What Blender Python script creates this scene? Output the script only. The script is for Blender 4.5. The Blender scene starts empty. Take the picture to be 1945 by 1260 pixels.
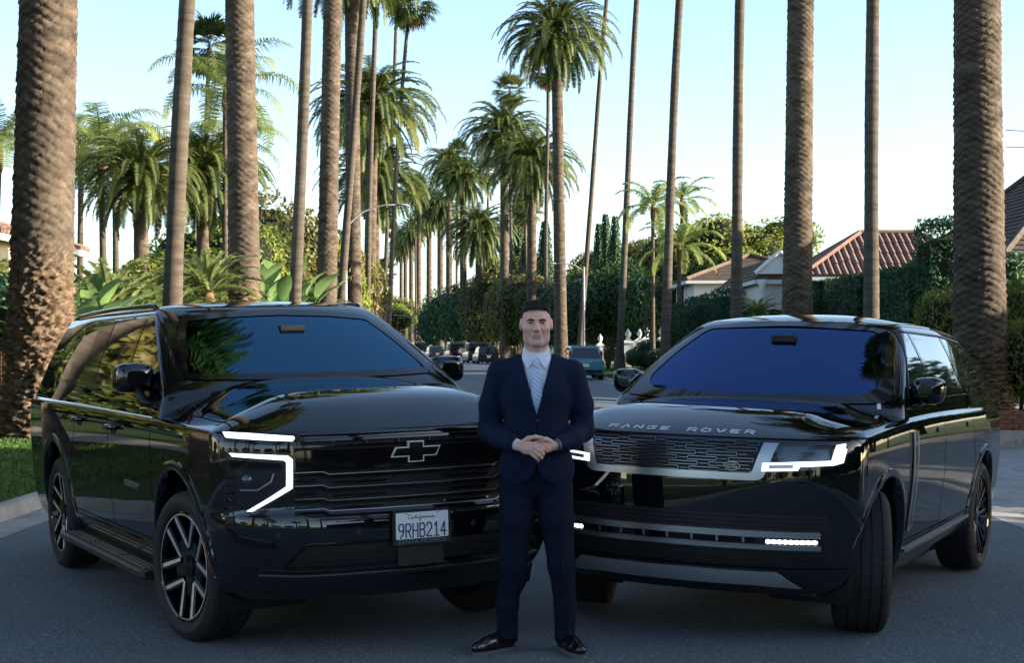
import bpy, bmesh, math, random
import numpy as np
from mathutils import Vector, Matrix, geometry
from mathutils.bvhtree import BVHTree

# ------------------------------------------------------------------ camera, sky, sun, exposure
SC = bpy.context.scene
COL = SC.collection
FPX, CXP, CYP, CAMH = 2904.0, 972.5, 653.0, 1.625       # photo pixels (1945 x 1260) and metres
cam_d = bpy.data.cameras.new('camera')
cam_d.sensor_width = 36.0
cam_d.lens = FPX / 1945.0 * 36.0
cam_d.shift_y = (CYP - 630.0) / 1945.0
cam_d.clip_end = 5000
cam = bpy.data.objects.new('camera', cam_d)
COL.objects.link(cam)
cam.location = (0, 0, CAMH)
cam.rotation_euler = (math.radians(90), 0, 0)
SC.camera = cam

SUN_AZ, SUN_EL = math.radians(97), math.radians(12.5)      # azimuth clockwise from +Y (the view direction)
world = bpy.data.worlds.new('World')
SC.world = world
world.use_nodes = True
wn = world.node_tree
wn.nodes.clear()
w_out = wn.nodes.new('ShaderNodeOutputWorld')
w_bg = wn.nodes.new('ShaderNodeBackground')
w_sky = wn.nodes.new('ShaderNodeTexSky')
w_sky.sky_type = 'NISHITA'
w_sky.sun_disc = False
w_sky.sun_elevation = SUN_EL
w_sky.sun_rotation = SUN_AZ
w_sky.air_density = 0.8
w_sky.dust_density = 1.0
w_sky.ozone_density = 1.3
w_bg.inputs['Strength'].default_value = 0.125
wn.links.new(w_sky.outputs[0], w_bg.inputs[0])
wn.links.new(w_bg.outputs[0], w_out.inputs[0])
sun_d = bpy.data.lights.new('sun', 'SUN')
sun_d.energy = 5.0
sun_d.angle = math.radians(0.53)
sun_d.color = (1.0, 0.86, 0.68)
sun = bpy.data.objects.new('sun', sun_d)
COL.objects.link(sun)
_sd = Vector((math.sin(SUN_AZ) * math.cos(SUN_EL), math.cos(SUN_AZ) * math.cos(SUN_EL), math.sin(SUN_EL)))
sun.rotation_euler = _sd.to_track_quat('Z', 'Y').to_euler()
sun.location = _sd * 60
SC.view_settings.view_transform = 'Standard'
SC.view_settings.look = 'None'
SC.view_settings.gamma = 1.0
SC.view_settings.use_curve_mapping = False
SC.view_settings.exposure = 1.85
SC.cycles.use_denoising = True
SC.cycles.max_bounces = 6
SC.cycles.transparent_max_bounces = 12
SC.cycles.caustics_reflective = False
SC.cycles.caustics_refractive = False

R = math.radians
ORD = 'first second third fourth fifth sixth seventh eighth ninth tenth eleventh twelfth thirteenth fourteenth fifteenth sixteenth'.split()
rnd = random.Random(7)

# ------------------------------------------------------------------ materials
MATS = {}
def mat(name, base, rough=0.6, metal=0.0, spec=0.5, coat=0.0, emit=None, estr=0.0):
    m = bpy.data.materials.new(name)
    m.use_nodes = True
    p = m.node_tree.nodes['Principled BSDF']
    p.inputs['Base Color'].default_value = (*base, 1)
    p.inputs['Roughness'].default_value = rough
    p.inputs['Metallic'].default_value = metal
    p.inputs['Specular IOR Level'].default_value = spec
    p.inputs['Coat Weight'].default_value = coat
    p.inputs['Coat Roughness'].default_value = 0.02
    if emit:
        p.inputs['Emission Color'].default_value = (*emit, 1)
        p.inputs['Emission Strength'].default_value = estr
    MATS[name] = m
    return m

def nd(m, typ, **kw):
    n = m.node_tree.nodes.new(typ)
    for k, v in kw.items():
        if k in n.inputs.keys():
            n.inputs[k].default_value = v
        else:
            setattr(n, k, v)
    return n

def noisy(name, stops, scale, rough=0.8, bump=0.0, bscale=None, detail=6, coords='Object', stretch=None,
          spec=0.3, bdist=0.02, second=None):
    """Principled material whose colour runs through stops [(pos, rgb)] over a noise, with noise bump."""
    m = mat(name, stops[0][1], rough, spec=spec)
    p = m.node_tree.nodes['Principled BSDF']
    L = m.node_tree.links.new
    tc = nd(m, 'ShaderNodeTexCoord')
    src = tc.outputs[coords]
    if stretch:
        mp = nd(m, 'ShaderNodeMapping')
        mp.inputs['Scale'].default_value = stretch
        L(src, mp.inputs[0]); src = mp.outputs[0]
    n1 = nd(m, 'ShaderNodeTexNoise', Scale=scale, Detail=detail, Roughness=0.62)
    L(src, n1.inputs['Vector'])
    r = nd(m, 'ShaderNodeValToRGB')
    e = r.color_ramp.elements
    while len(e) < len(stops):
        e.new(0.5)
    for i, (ps, c) in enumerate(stops):
        e[i].position = ps
        e[i].color = (*c, 1)
    L(n1.outputs['Fac'], r.inputs[0])
    out = r.outputs[0]
    if second:                                           # (scale, amount, rgb): a broader patchiness on top
        n2 = nd(m, 'ShaderNodeTexNoise', Scale=second[0], Detail=4)
        L(src, n2.inputs['Vector'])
        r2 = nd(m, 'ShaderNodeValToRGB')
        r2.color_ramp.elements[0].position = 0.42
        r2.color_ramp.elements[1].position = 0.66
        L(n2.outputs['Fac'], r2.inputs[0])
        mu = nd(m, 'ShaderNodeMath', operation='MULTIPLY')
        mu.inputs[1].default_value = second[1]
        L(r2.outputs[0], mu.inputs[0])
        mx = nd(m, 'ShaderNodeMix', data_type='RGBA')
        L(mu.outputs[0], mx.inputs[0]); L(out, mx.inputs[6])
        mx.inputs[7].default_value = (*second[2], 1)
        out = mx.outputs[2]
    L(out, p.inputs['Base Color'])
    if bump:
        nb = nd(m, 'ShaderNodeTexNoise', Scale=bscale or scale * 2, Detail=8, Roughness=0.7)
        L(src, nb.inputs['Vector'])
        b = nd(m, 'ShaderNodeBump', Strength=bump, Distance=bdist)
        L(nb.outputs['Fac'], b.inputs['Height'])
        L(b.outputs[0], p.inputs['Normal'])
    return m

mat('paint', (0.003, 0.0038, 0.005), 0.4, spec=0.0, coat=1.0)
MATS['paint'].node_tree.nodes['Principled BSDF'].inputs['Coat Roughness'].default_value = 0.0
MATS['paint'].node_tree.nodes['Principled BSDF'].inputs['Coat IOR'].default_value = 1.78
mat('gloss_black', (0.004, 0.004, 0.005), 0.05, spec=0.5)
mat('satin_black', (0.010, 0.010, 0.011), 0.45)
mat('trim_black', (0.012, 0.012, 0.013), 0.6, spec=0.3)
mat('seam', (0.001, 0.001, 0.001), 0.9, spec=0.1)
mat('rubber', (0.016, 0.017, 0.018), 0.72, spec=0.35)
mat('side_glass', (0.003, 0.004, 0.004), 0.03, spec=0.85, coat=0.6)
mat('machined', (0.80, 0.80, 0.81), 0.36, metal=1.0)
mat('satin_silver', (0.50, 0.52, 0.55), 0.33, metal=1.0)
mat('silver_paint', (0.28, 0.30, 0.32), 0.34, metal=0.35)
mat('letter_silver', (0.75, 0.77, 0.78), 0.35, metal=0.4)
mat('dark_chrome', (0.20, 0.20, 0.21), 0.25, metal=1.0)
mat('chrome', (0.75, 0.77, 0.8), 0.08, metal=1.0)
mat('drl', (0.9, 0.93, 1.0), 0.3, emit=(0.88, 0.94, 1.0), estr=0.5)
mat('fog_lamp_light', (0.9, 0.9, 0.9), 0.3, emit=(1.0, 0.97, 0.92), estr=1.3)
mat('lamp_dark', (0.012, 0.013, 0.015), 0.12, spec=0.6, coat=0.8)
mat('lamp_inner', (0.10, 0.12, 0.14), 0.15, metal=0.6)
mat('plate_white', (0.72, 0.74, 0.76), 0.45)
mat('plate_blue', (0.01, 0.02, 0.09), 0.5)
mat('plate_red', (0.25, 0.02, 0.04), 0.5)
mat('plate_frame', (0.012, 0.016, 0.018), 0.35)
mat('plate_print', (0.12, 0.16, 0.17), 0.5)
mat('amber', (0.30, 0.06, 0.01), 0.3)
mat('badge_green', (0.004, 0.03, 0.018), 0.25, coat=0.5)
mat('cabin', (0.035, 0.034, 0.034), 0.85, spec=0.2)
mat('cabin_light', (0.30, 0.29, 0.28), 0.8, spec=0.2)
mat('sticker', (0.6, 0.62, 0.64), 0.6)

def glass_mat(name, tint, refl_tint, facing, rough=0.0):
    m = bpy.data.materials.new(name); m.use_nodes = True
    nt = m.node_tree; nt.nodes.clear()
    o = nt.nodes.new('ShaderNodeOutputMaterial')
    mx = nt.nodes.new('ShaderNodeMixShader')
    tr = nt.nodes.new('ShaderNodeBsdfTransparent'); tr.inputs[0].default_value = (*tint, 1)
    gl = nt.nodes.new('ShaderNodeBsdfGlossy'); gl.inputs['Color'].default_value = (*refl_tint, 1); gl.inputs['Roughness'].default_value = rough
    fr = nt.nodes.new('ShaderNodeFresnel'); fr.inputs['IOR'].default_value = facing
    nt.links.new(fr.outputs[0], mx.inputs[0]); nt.links.new(tr.outputs[0], mx.inputs[1]); nt.links.new(gl.outputs[0], mx.inputs[2])
    nt.links.new(mx.outputs[0], o.inputs[0])
    MATS[name] = m
    return m
glass_mat('windshield_teal', (0.34, 0.50, 0.60), (0.28, 0.62, 0.88), 2.7)
glass_mat('windshield_violet', (0.26, 0.28, 0.55), (0.21, 0.35, 0.78), 2.9)
glass_mat('car_glass', (0.25, 0.27, 0.28), (0.9, 0.95, 1.0), 1.9)

noisy('asphalt', [(0.34, (0.050, 0.066, 0.080)), (0.52, (0.112, 0.138, 0.157)), (0.68, (0.30, 0.335, 0.355))], 62, 0.82,
      bump=0.8, bscale=85, bdist=0.015, second=(0.7, 0.35, (0.080, 0.100, 0.116)), spec=0.35)
noisy('concrete', [(0.3, (0.26, 0.25, 0.235)), (0.7, (0.40, 0.39, 0.37))], 6, 0.9, bump=0.25, bscale=60, second=(1.1, 0.5, (0.20, 0.195, 0.185)))
noisy('lawn_soil', [(0.3, (0.022, 0.050, 0.010)), (0.7, (0.045, 0.095, 0.018))], 3.0, 0.95, bump=0.4, bscale=90, second=(0.35, 0.5, (0.050, 0.075, 0.020)))
noisy('grass_blade', [(0.3, (0.030, 0.085, 0.012)), (0.7, (0.075, 0.15, 0.025))], 1.2, 0.7)
noisy('fence_wood', [(0.3, (0.07, 0.035, 0.02)), (0.7, (0.15, 0.085, 0.05))], 4, 0.85, bump=0.3, stretch=(8, 8, 1))
mat('line_white', (0.55, 0.56, 0.56), 0.75)

# ------------------------------------------------------------------ mesh helpers
def link(o, parent=None):
    COL.objects.link(o)
    if parent is not None:
        o.parent = parent
    return o

def empty(name, loc=(0, 0, 0), rz=0.0):
    o = bpy.data.objects.new(name, None)
    o.empty_display_size = 0.2
    COL.objects.link(o)
    o.location = loc
    o.rotation_euler = (0, 0, rz)
    return o

def tag(o, label=None, cat=None, group=None, kind=None):
    if label: o['label'] = label
    if cat: o['category'] = cat
    if group: o['group'] = group
    if kind: o['kind'] = kind
    return o

def make(name, verts, faces, material, parent=None, smooth=False, normals=None, angle=None, fmats=None):
    me = bpy.data.meshes.new(name)
    me.from_pydata([tuple(v) for v in verts], [], faces)
    mats = material if isinstance(material, (list, tuple)) else [material]
    for k in mats:
        me.materials.append(MATS[k] if isinstance(k, str) else k)
    if fmats is not None:
        me.polygons.foreach_set('material_index', fmats)
    if smooth or angle:
        me.polygons.foreach_set('use_smooth', [True] * len(me.polygons))
    if angle:
        me.set_sharp_from_angle(angle=R(angle))
    if normals is not None:
        me.normals_split_custom_set_from_vertices([tuple(n) for n in normals])
    me.update()
    return link(bpy.data.objects.new(name, me), parent)

class MB:
    """Collects simple solids; build() links them as one mesh object."""
    def __init__(s):
        s.v, s.f, s.m = [], [], []
    def add(s, verts, faces, mi=0):
        b = len(s.v)
        s.v += [tuple(v) for v in verts]
        s.f += [tuple(i + b for i in f) for f in faces]
        s.m += [mi] * len(faces)
        return s
    def box(s, c, d, M=None, mi=0):
        x, y, z = (q / 2 for q in d)
        vs = [Vector((a * x, b * y, e * z)) for e in (-1, 1) for b in (-1, 1) for a in (-1, 1)]
        if M is not None: vs = [M @ v for v in vs]
        c = Vector(c)
        return s.add([v + c for v in vs], [(0, 2, 3, 1), (4, 5, 7, 6), (0, 1, 5, 4), (2, 6, 7, 3), (0, 4, 6, 2), (1, 3, 7, 5)], mi)
    def tube(s, pts, rad, n=8, cap=True, mi=0, flat=1.0, up=(0, 0, 1)):
        pts = [Vector(p) for p in pts]
        if not hasattr(rad, '__len__'): rad = [rad] * len(pts)
        vs, fs = [], []
        for i, p in enumerate(pts):
            t = (pts[min(i + 1, len(pts) - 1)] - pts[max(i - 1, 0)]).normalized()
            a = t.cross(Vector(up))
            if a.length < 1e-4: a = t.cross(Vector((1, 0, 0)))
            a.normalize(); b = a.cross(t)
            for k in range(n):
                q = 2 * math.pi * k / n
                vs.append(p + (a * math.cos(q) + b * math.sin(q) * flat) * rad[i])
        for i in range(len(pts) - 1):
            for k in range(n):
                k2 = (k + 1) % n
                fs.append((i * n + k, i * n + k2, (i + 1) * n + k2, (i + 1) * n + k))
        if cap:
            fs.append(tuple(range(n - 1, -1, -1)))
            fs.append(tuple((len(pts) - 1) * n + k for k in range(n)))
        return s.add(vs, fs, mi)
    def lathe(s, prof, n=24, M=None, mi=0, cap=False):
        """prof: (r, h) turned about local Z."""
        vs = [Vector((r * math.cos(2 * math.pi * k / n), r * math.sin(2 * math.pi * k / n), h)) for r, h in prof for k in range(n)]
        if M is not None: vs = [M @ v for v in vs]
        fs = [(i * n + k, i * n + (k + 1) % n, (i + 1) * n + (k + 1) % n, (i + 1) * n + k) for i in range(len(prof) - 1) for k in range(n)]
        if cap:
            fs.append(tuple(range(n - 1, -1, -1)))
            fs.append(tuple((len(prof) - 1) * n + k for k in range(n)))
        return s.add(vs, fs, mi)
    def prism(s, poly, z0, z1, M=None, mi=0):
        n = len(poly)
        vs = [Vector((x, y, z0)) for x, y in poly] + [Vector((x, y, z1)) for x, y in poly]
        if M is not None: vs = [M @ v for v in vs]
        fs = [tuple(range(n - 1, -1, -1)), tuple(range(n, 2 * n))] + [(k, (k + 1) % n, n + (k + 1) % n, n + k) for k in range(n)]
        return s.add(vs, fs, mi)
    def build(s, name, material, parent=None, smooth=False, angle=None):
        o = make(name, s.v, s.f, material, parent, smooth, angle=angle, fmats=s.m if isinstance(material, (list, tuple)) else None)
        return o

def lerp(a, b, t): return a + (b - a) * t
def interp(tab, x):
    return float(np.interp(x, [p[0] for p in tab], [p[1] for p in tab]))
def sstep(a, b, x):
    t = min(1, max(0, (x - a) / (b - a))); return t * t * (3 - 2 * t)
def spline(tab, x):
    """monotone-ish smooth interpolation of (x, y) knots (Catmull-Rom on y)."""
    xs = [p[0] for p in tab]; ys = [p[1] for p in tab]
    if x <= xs[0]: return ys[0]
    if x >= xs[-1]: return ys[-1]
    i = max(k for k in range(len(xs)) if xs[k] <= x)
    i = min(i, len(xs) - 2)
    h = xs[i + 1] - xs[i]; t = (x - xs[i]) / h
    def sl(k):
        if k <= 0: return (ys[1] - ys[0]) / (xs[1] - xs[0])
        if k >= len(xs) - 1: return (ys[-1] - ys[-2]) / (xs[-1] - xs[-2])
        return (ys[k + 1] - ys[k - 1]) / (xs[k + 1] - xs[k - 1])
    m0, m1 = sl(i) * h, sl(i + 1) * h
    return (2*t**3-3*t*t+1)*ys[i] + (t**3-2*t*t+t)*m0 + (-2*t**3+3*t*t)*ys[i+1] + (t**3-t*t)*m1

# ------------------------------------------------------------------ the lie of the land
def bend(y):
    d = max(0.0, y - 40.0)
    return -0.0008 * d * d if d < 106 else -0.0008 * 106 * 106 - 0.1696 * (d - 106)
CURB_L, CURB_R = -5.05, 5.35
def road_z(x, y):
    u = x - bend(y)
    u = max(CURB_L - 0.02, min(CURB_R + 0.02, u))
    return -0.006 * u * u
def at(px, d, z=None):
    """point seen at photo column px, d metres ahead (ground or given height)."""
    x = (px - CXP) / FPX * d
    return Vector((x, d, 0.0 if z is None else z))
def zpx(py, d): return CAMH - (py - CYP) / FPX * d

YS = [-60 + 4 * i for i in range(30)] + [60 + 5 * i for i in range(13)] + [125 + 10 * i for i in range(30)] + [430, 470, 520]
def strip(name, u0, u1, n, zf, material, kind='structure', y0=-1e9, y1=1e9):
    ys = [y for y in YS if y0 <= y <= y1]
    u0, u1 = min(u0, u1), max(u0, u1)
    us = [lerp(u0, u1, i / n) for i in range(n + 1)]
    vs = [(u + bend(y), y, zf(u, y)) for y in ys for u in us]
    w = n + 1
    fs = [(r * w + c, r * w + c + 1, (r + 1) * w + c + 1, (r + 1) * w + c) for r in range(len(ys) - 1) for c in range(n)]
    o = make(name, vs, fs, material, smooth=True)
    o['kind'] = kind
    return o

# ------------------------------------------------------------------ ground, street, kerbs
def mk_ground():
    # one sheet to the horizon, dropped under the street so that the sheets above it never touch it
    ys = [-400, -150, -60, 0, 60, 125, 200, 300, 420, 700, 1500, 3500]
    vs, fs = [], []
    us = [-3000, -600, -150, -70, 0, 70, 150, 600, 3000]
    for y in ys:
        for u in us:
            vs.append((u + bend(min(y, 500)), y, -0.35))
    w = len(us)
    fs = [(r * w + c, r * w + c + 1, (r + 1) * w + c + 1, (r + 1) * w + c) for r in range(len(ys) - 1) for c in range(w - 1)]
    o = make('ground', vs, fs, 'lawn_soil'); o['kind'] = 'structure'
mk_ground()
rz0 = lambda u, y: -0.006 * u * u
strip('street', CURB_L + 0.45, CURB_R - 0.45, 20, rz0, 'asphalt')
gut = strip('gutter', CURB_L, CURB_L + 0.47, 2, lambda u, y: rz0(u, y) + 0.004, 'concrete')
strip('gutter', CURB_R - 0.47, CURB_R, 2, lambda u, y: rz0(u, y) + 0.004, 'concrete')
ZL, ZR = rz0(CURB_L, 0), rz0(CURB_R, 0)
def lawn_l(u, y): return 0.0 + 0.035 * (CURB_L - 0.16 - u) + 0.012 * math.sin(y * 0.7 + u)
def lawn_r(u, y): return ZR + 0.15 + 0.035 * (u - CURB_R - 0.16) + 0.012 * math.sin(y * 0.6 + u)
DW0, DW1 = 11.0, 22.5                                     # the driveway on the far right meets the street between these
def kerb(name, u_face, side, z_bot, z_top, y0, y1, label=None):
    ys = [y for y in YS if y0 < y < y1]
    ys = [y0] + ys + [y1]
    prof = [(0.0, z_bot - 0.1), (0.012 * side, z_top - 0.03), (0.035 * side, z_top - 0.004), (0.06 * side, z_top), (0.16 * side, z_top + 0.003), (0.16 * side, z_bot - 0.1)]
    vs = [(u_face + du + bend(y), y, z) for y in ys for du, z in prof]
    n = len(prof)
    fs = [(i * n + k, i * n + k + 1, (i + 1) * n + k + 1, (i + 1) * n + k) for i in range(len(ys) - 1) for k in range(n - 1)]
    fs += [tuple(range(n)), tuple((len(ys) - 1) * n + k for k in range(n - 1, -1, -1))]
    if side > 0: fs = [tuple(reversed(f)) for f in fs]
    o = make(name, vs, fs, 'concrete', angle=40); o['kind'] = 'structure'
    return o
kerb('kerb', CURB_L, -1, ZL, 0.0, -60, 430)
kerb('kerb', CURB_R, 1, ZR, ZR + 0.15, DW1, 430)
kerb('kerb', CURB_R, 1, ZR, ZR + 0.15, -60, DW0)
strip('lawn', CURB_L - 0.16, -9.4, 8, lawn_l, 'lawn_soil', y1=430)
strip('sidewalk', -9.4, -11.0, 2, lambda u, y: 0.17, 'concrete', y1=430)
strip('lawn', -11.0, -60, 8, lambda u, y: 0.165 + 0.012 * (-11 - u), 'lawn_soil', y1=430)
strip('lawn', CURB_R + 0.16, 11.2, 8, lawn_r, 'lawn_soil', y0=24, y1=430)
strip('lawn', CURB_R + 0.16, 11.2, 8, lawn_r, 'lawn_soil', y1=8)
strip('sidewalk', 11.2, 12.8, 2, lambda u, y: 0.185, 'concrete', y0=24, y1=430)
strip('lawn', 12.8, 60, 8, lambda u, y: 0.18 + 0.012 * (u - 12.8), 'lawn_soil', y0=24, y1=430)
strip('lawn', 11.2, 60, 8, lambda u, y: 0.18 + 0.012 * (u - 12.8), 'lawn_soil', y1=8)
def mk_driveway():
    # concrete apron in slabs with open joints
    root = None
    y = 8.0; k = 0
    xs = [CURB_R, 6.9, 9.2, 11.5, 14.5, 18, 24, 32, 45]
    cuts = [8.0, 11.0, 13.4, 15.8, 18.2, 20.4, 22.5, 24.0]
    root = tag(empty('driveway', (CURB_R, 15, ZR)), 'pale concrete driveway apron joining the street', 'driveway')
    root['kind'] = 'structure'
    def dz(x, y):
        return ZR + 0.012 + 0.30 * sstep(CURB_R, 10.5, x) + 0.004 * (x - 10)
    for i in range(len(xs) - 1):
        for j in range(len(cuts) - 1):
            x0, x1, y0, y1 = xs[i] + (0.006 if i else 0), xs[i + 1] - 0.006, cuts[j] + 0.006, cuts[j + 1] - 0.006
            n = 4
            vs = [(lerp(x0, x1, a / n), yy, dz(lerp(x0, x1, a / n), yy) + zz) for zz in (0, -0.08) for yy in (y0, y1) for a in range(n + 1)]
            w = n + 1
            fs = [(a, a + 1, w + a + 1, w + a) for a in range(n)]
            fs += [(2 * w + a, 2 * w + a + 1, a + 1, a) for a in range(n)] + [(w + a, w + a + 1, 3 * w + a + 1, 3 * w + a) for a in range(n)]
            fs += [(0, w, 3 * w, 2 * w), (n, 2 * w + n, 3 * w + n, w + n)]
            o = make('slab', [(p[0] - root.location.x, p[1] - root.location.y, p[2] - root.location.z) for p in vs], fs, 'concrete', root)
mk_driveway()

def mk_grass(name, label, region, n, seed):
    """short mown blades scattered over a lawn strip (u0,u1,y0,y1,zf)."""
    r = np.random.default_rng(seed)
    u0, u1, y0, y1, zf = region
    u0, u1 = min(u0, u1), max(u0, u1)
    U = r.uniform(u0, u1, n); Y = y0 + (y1 - y0) * r.random(n) ** 1.3
    vs, fs = [], []
    for i in range(n):
        u, y = U[i], Y[i]
        x = u + bend(y); z = zf(u, y) - 0.005
        a = r.uniform(0, math.pi); h = r.uniform(0.025, 0.06); wd = 0.008 + 0.0006 * y * 0.3
        dx, dy = math.cos(a) * wd, math.sin(a) * wd
        lx, ly = r.normal(0, 0.018, 2)
        b = len(vs)
        vs += [(x - dx, y - dy, z), (x + dx, y + dy, z), (x + lx, y + ly, z + h)]
        fs.append((b, b + 1, b + 2))
    o = make(name, vs, fs, 'grass_blade')
    tag(o, label, 'grass', kind='stuff')
mk_grass('grass', 'short mown grass of the parkway beside the big palm', (CURB_L - 0.17, -9.4, 14, 34, lawn_l), 42000, 3)
mk_grass('grass', 'short mown grass behind the concrete driveway', (CURB_R + 0.17, 11.2, 24, 40, lawn_r), 16000, 4)
mk_grass('grass', 'mown grass strip around the slender palm by the kerb', (CURB_R + 0.17, 11.2, 60, 112, lawn_r), 16000, 5)

# ------------------------------------------------------------------ big car kit
def tilt_frame(ax, ay, hd, wb):
    f = Vector((math.cos(hd), math.sin(hd), 0)); l = Vector((-math.sin(hd), math.cos(hd), 0))
    w = []
    for a, b in ((0, .85), (0, -.85), (-wb, .85), (-wb, -.85)):
        q = Vector((ax, ay, 0)) + f * a + l * b
        q.z = road_z(q.x, q.y); w.append(q)
    fr, re = (w[0] + w[1]) / 2, (w[2] + w[3]) / 2
    X = (fr - re).normalized()
    Y = (w[0] + w[2] - w[1] - w[3]); Y -= X * X.dot(Y); Y.normalize()
    Z = X.cross(Y)
    M = Matrix((X, Y, Z)).transposed().to_4x4()
    M.translation = fr
    return M

class Shell:
    """A closed loft: rows of plan outlines, stacked; keeps normals and a ray tree."""
    def __init__(s):
        s.V = []; s.Q = []; s.ncol = 0; s.nrow = 0
    def from_rows(s, rows):
        s.nrow, s.ncol = len(rows), len(rows[0])
        s.V = np.array([p for r in rows for p in r], float)
        n = s.ncol
        s.Q = [(i * n + j, i * n + (j + 1) % n, (i + 1) * n + (j + 1) % n, (i + 1) * n + j) for i in range(s.nrow - 1) for j in range(n)]
        Q = np.array(s.Q)
        P = s.V[Q]
        fn = np.cross(P[:, 2] - P[:, 0], P[:, 3] - P[:, 1])
        N = np.zeros_like(s.V)
        for k in range(4):
            np.add.at(N, Q[:, k], fn)
        s.N = N / np.maximum(np.linalg.norm(N, axis=1)[:, None], 1e-12)
        tri = [t for q in s.Q for t in ((q[0], q[1], q[2]), (q[0], q[2], q[3]))]
        s.T = tri
        s.bvh = BVHTree.FromPolygons([tuple(v) for v in s.V], tri, all_triangles=True, epsilon=0.0)
        return s
    def cast(s, o, d):
        loc, nor, idx, dist = s.bvh.ray_cast(Vector(o), Vector(d))
        if loc is None: return None
        a, b, c = s.T[idx]
        A, B, Cc = (Vector(s.V[i]) for i in (a, b, c))
        v0, v1, v2 = B - A, Cc - A, loc - A
        d00, d01, d11, d20, d21 = v0.dot(v0), v0.dot(v1), v1.dot(v1), v2.dot(v0), v2.dot(v1)
        den = d00 * d11 - d01 * d01
        if abs(den) < 1e-14:
            n = nor
        else:
            v = (d11 * d20 - d01 * d21) / den; w = (d00 * d21 - d01 * d20) / den
            n = Vector(s.N[a]) * (1 - v - w) + Vector(s.N[b]) * v + Vector(s.N[c]) * w
            n.normalize()
        if n.dot(Vector(d)) > 0: n = -n
        return loc, n

AX = {'x': (0, Vector((6, 0, 0)), Vector((-1, 0, 0))), '-x': (0, Vector((-9, 0, 0)), Vector((1, 0, 0))),
      'y': (1, Vector((0, 4, 0)), Vector((0, -1, 0))), '-y': (1, Vector((0, -4, 0)), Vector((0, 1, 0))),
      'z': (2, Vector((0, 0, 5)), Vector((0, 0, -1)))}
def ax_point(axis, a, b):
    i, o, d = AX[axis]
    if i == 0: return Vector((o.x, a, b)), d
    if i == 1: return Vector((a, o.y, b)), d
    return Vector((a, b, o.z)), d

def inside(poly, x, y):
    c = False
    n = len(poly)
    for i in range(n):
        x0, y0 = poly[i]; x1, y1 = poly[(i + 1) % n]
        if (y0 > y) != (y1 > y) and x < (x1 - x0) * (y - y0) / (y1 - y0) + x0:
            c = not c
    return c

def densify(poly, res, closed=True):
    out = []
    n = len(poly)
    for i in range(n if closed else n - 1):
        a, b = poly[i], poly[(i + 1) % n]
        k = max(1, int(math.hypot(b[0] - a[0], b[1] - a[1]) / res))
        for t in range(k):
            out.append((lerp(a[0], b[0], t / k), lerp(a[1], b[1], t / k)))
    if not closed: out.append(tuple(poly[-1]))
    return out

def rounded(poly, r, n=5):
    """polygon with rounded corners (r scalar or one per corner)."""
    out = []
    m = len(poly)
    for i in range(m):
        rr = r[i] if hasattr(r, '__len__') else r
        p = Vector(poly[i]); a = Vector(poly[i - 1]); b = Vector(poly[(i + 1) % m])
        if rr <= 0:
            out.append(tuple(p)); continue
        da, db = (a - p), (b - p)
        k = min(rr, da.length * 0.48, db.length * 0.48)
        A, B = p + da.normalized() * k, p + db.normalized() * k
        for t in range(n + 1):
            t /= n
            q = A * (1 - t) ** 2 + p * 2 * t * (1 - t) + B * t * t
            out.append((q.x, q.y))
    return out

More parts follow.
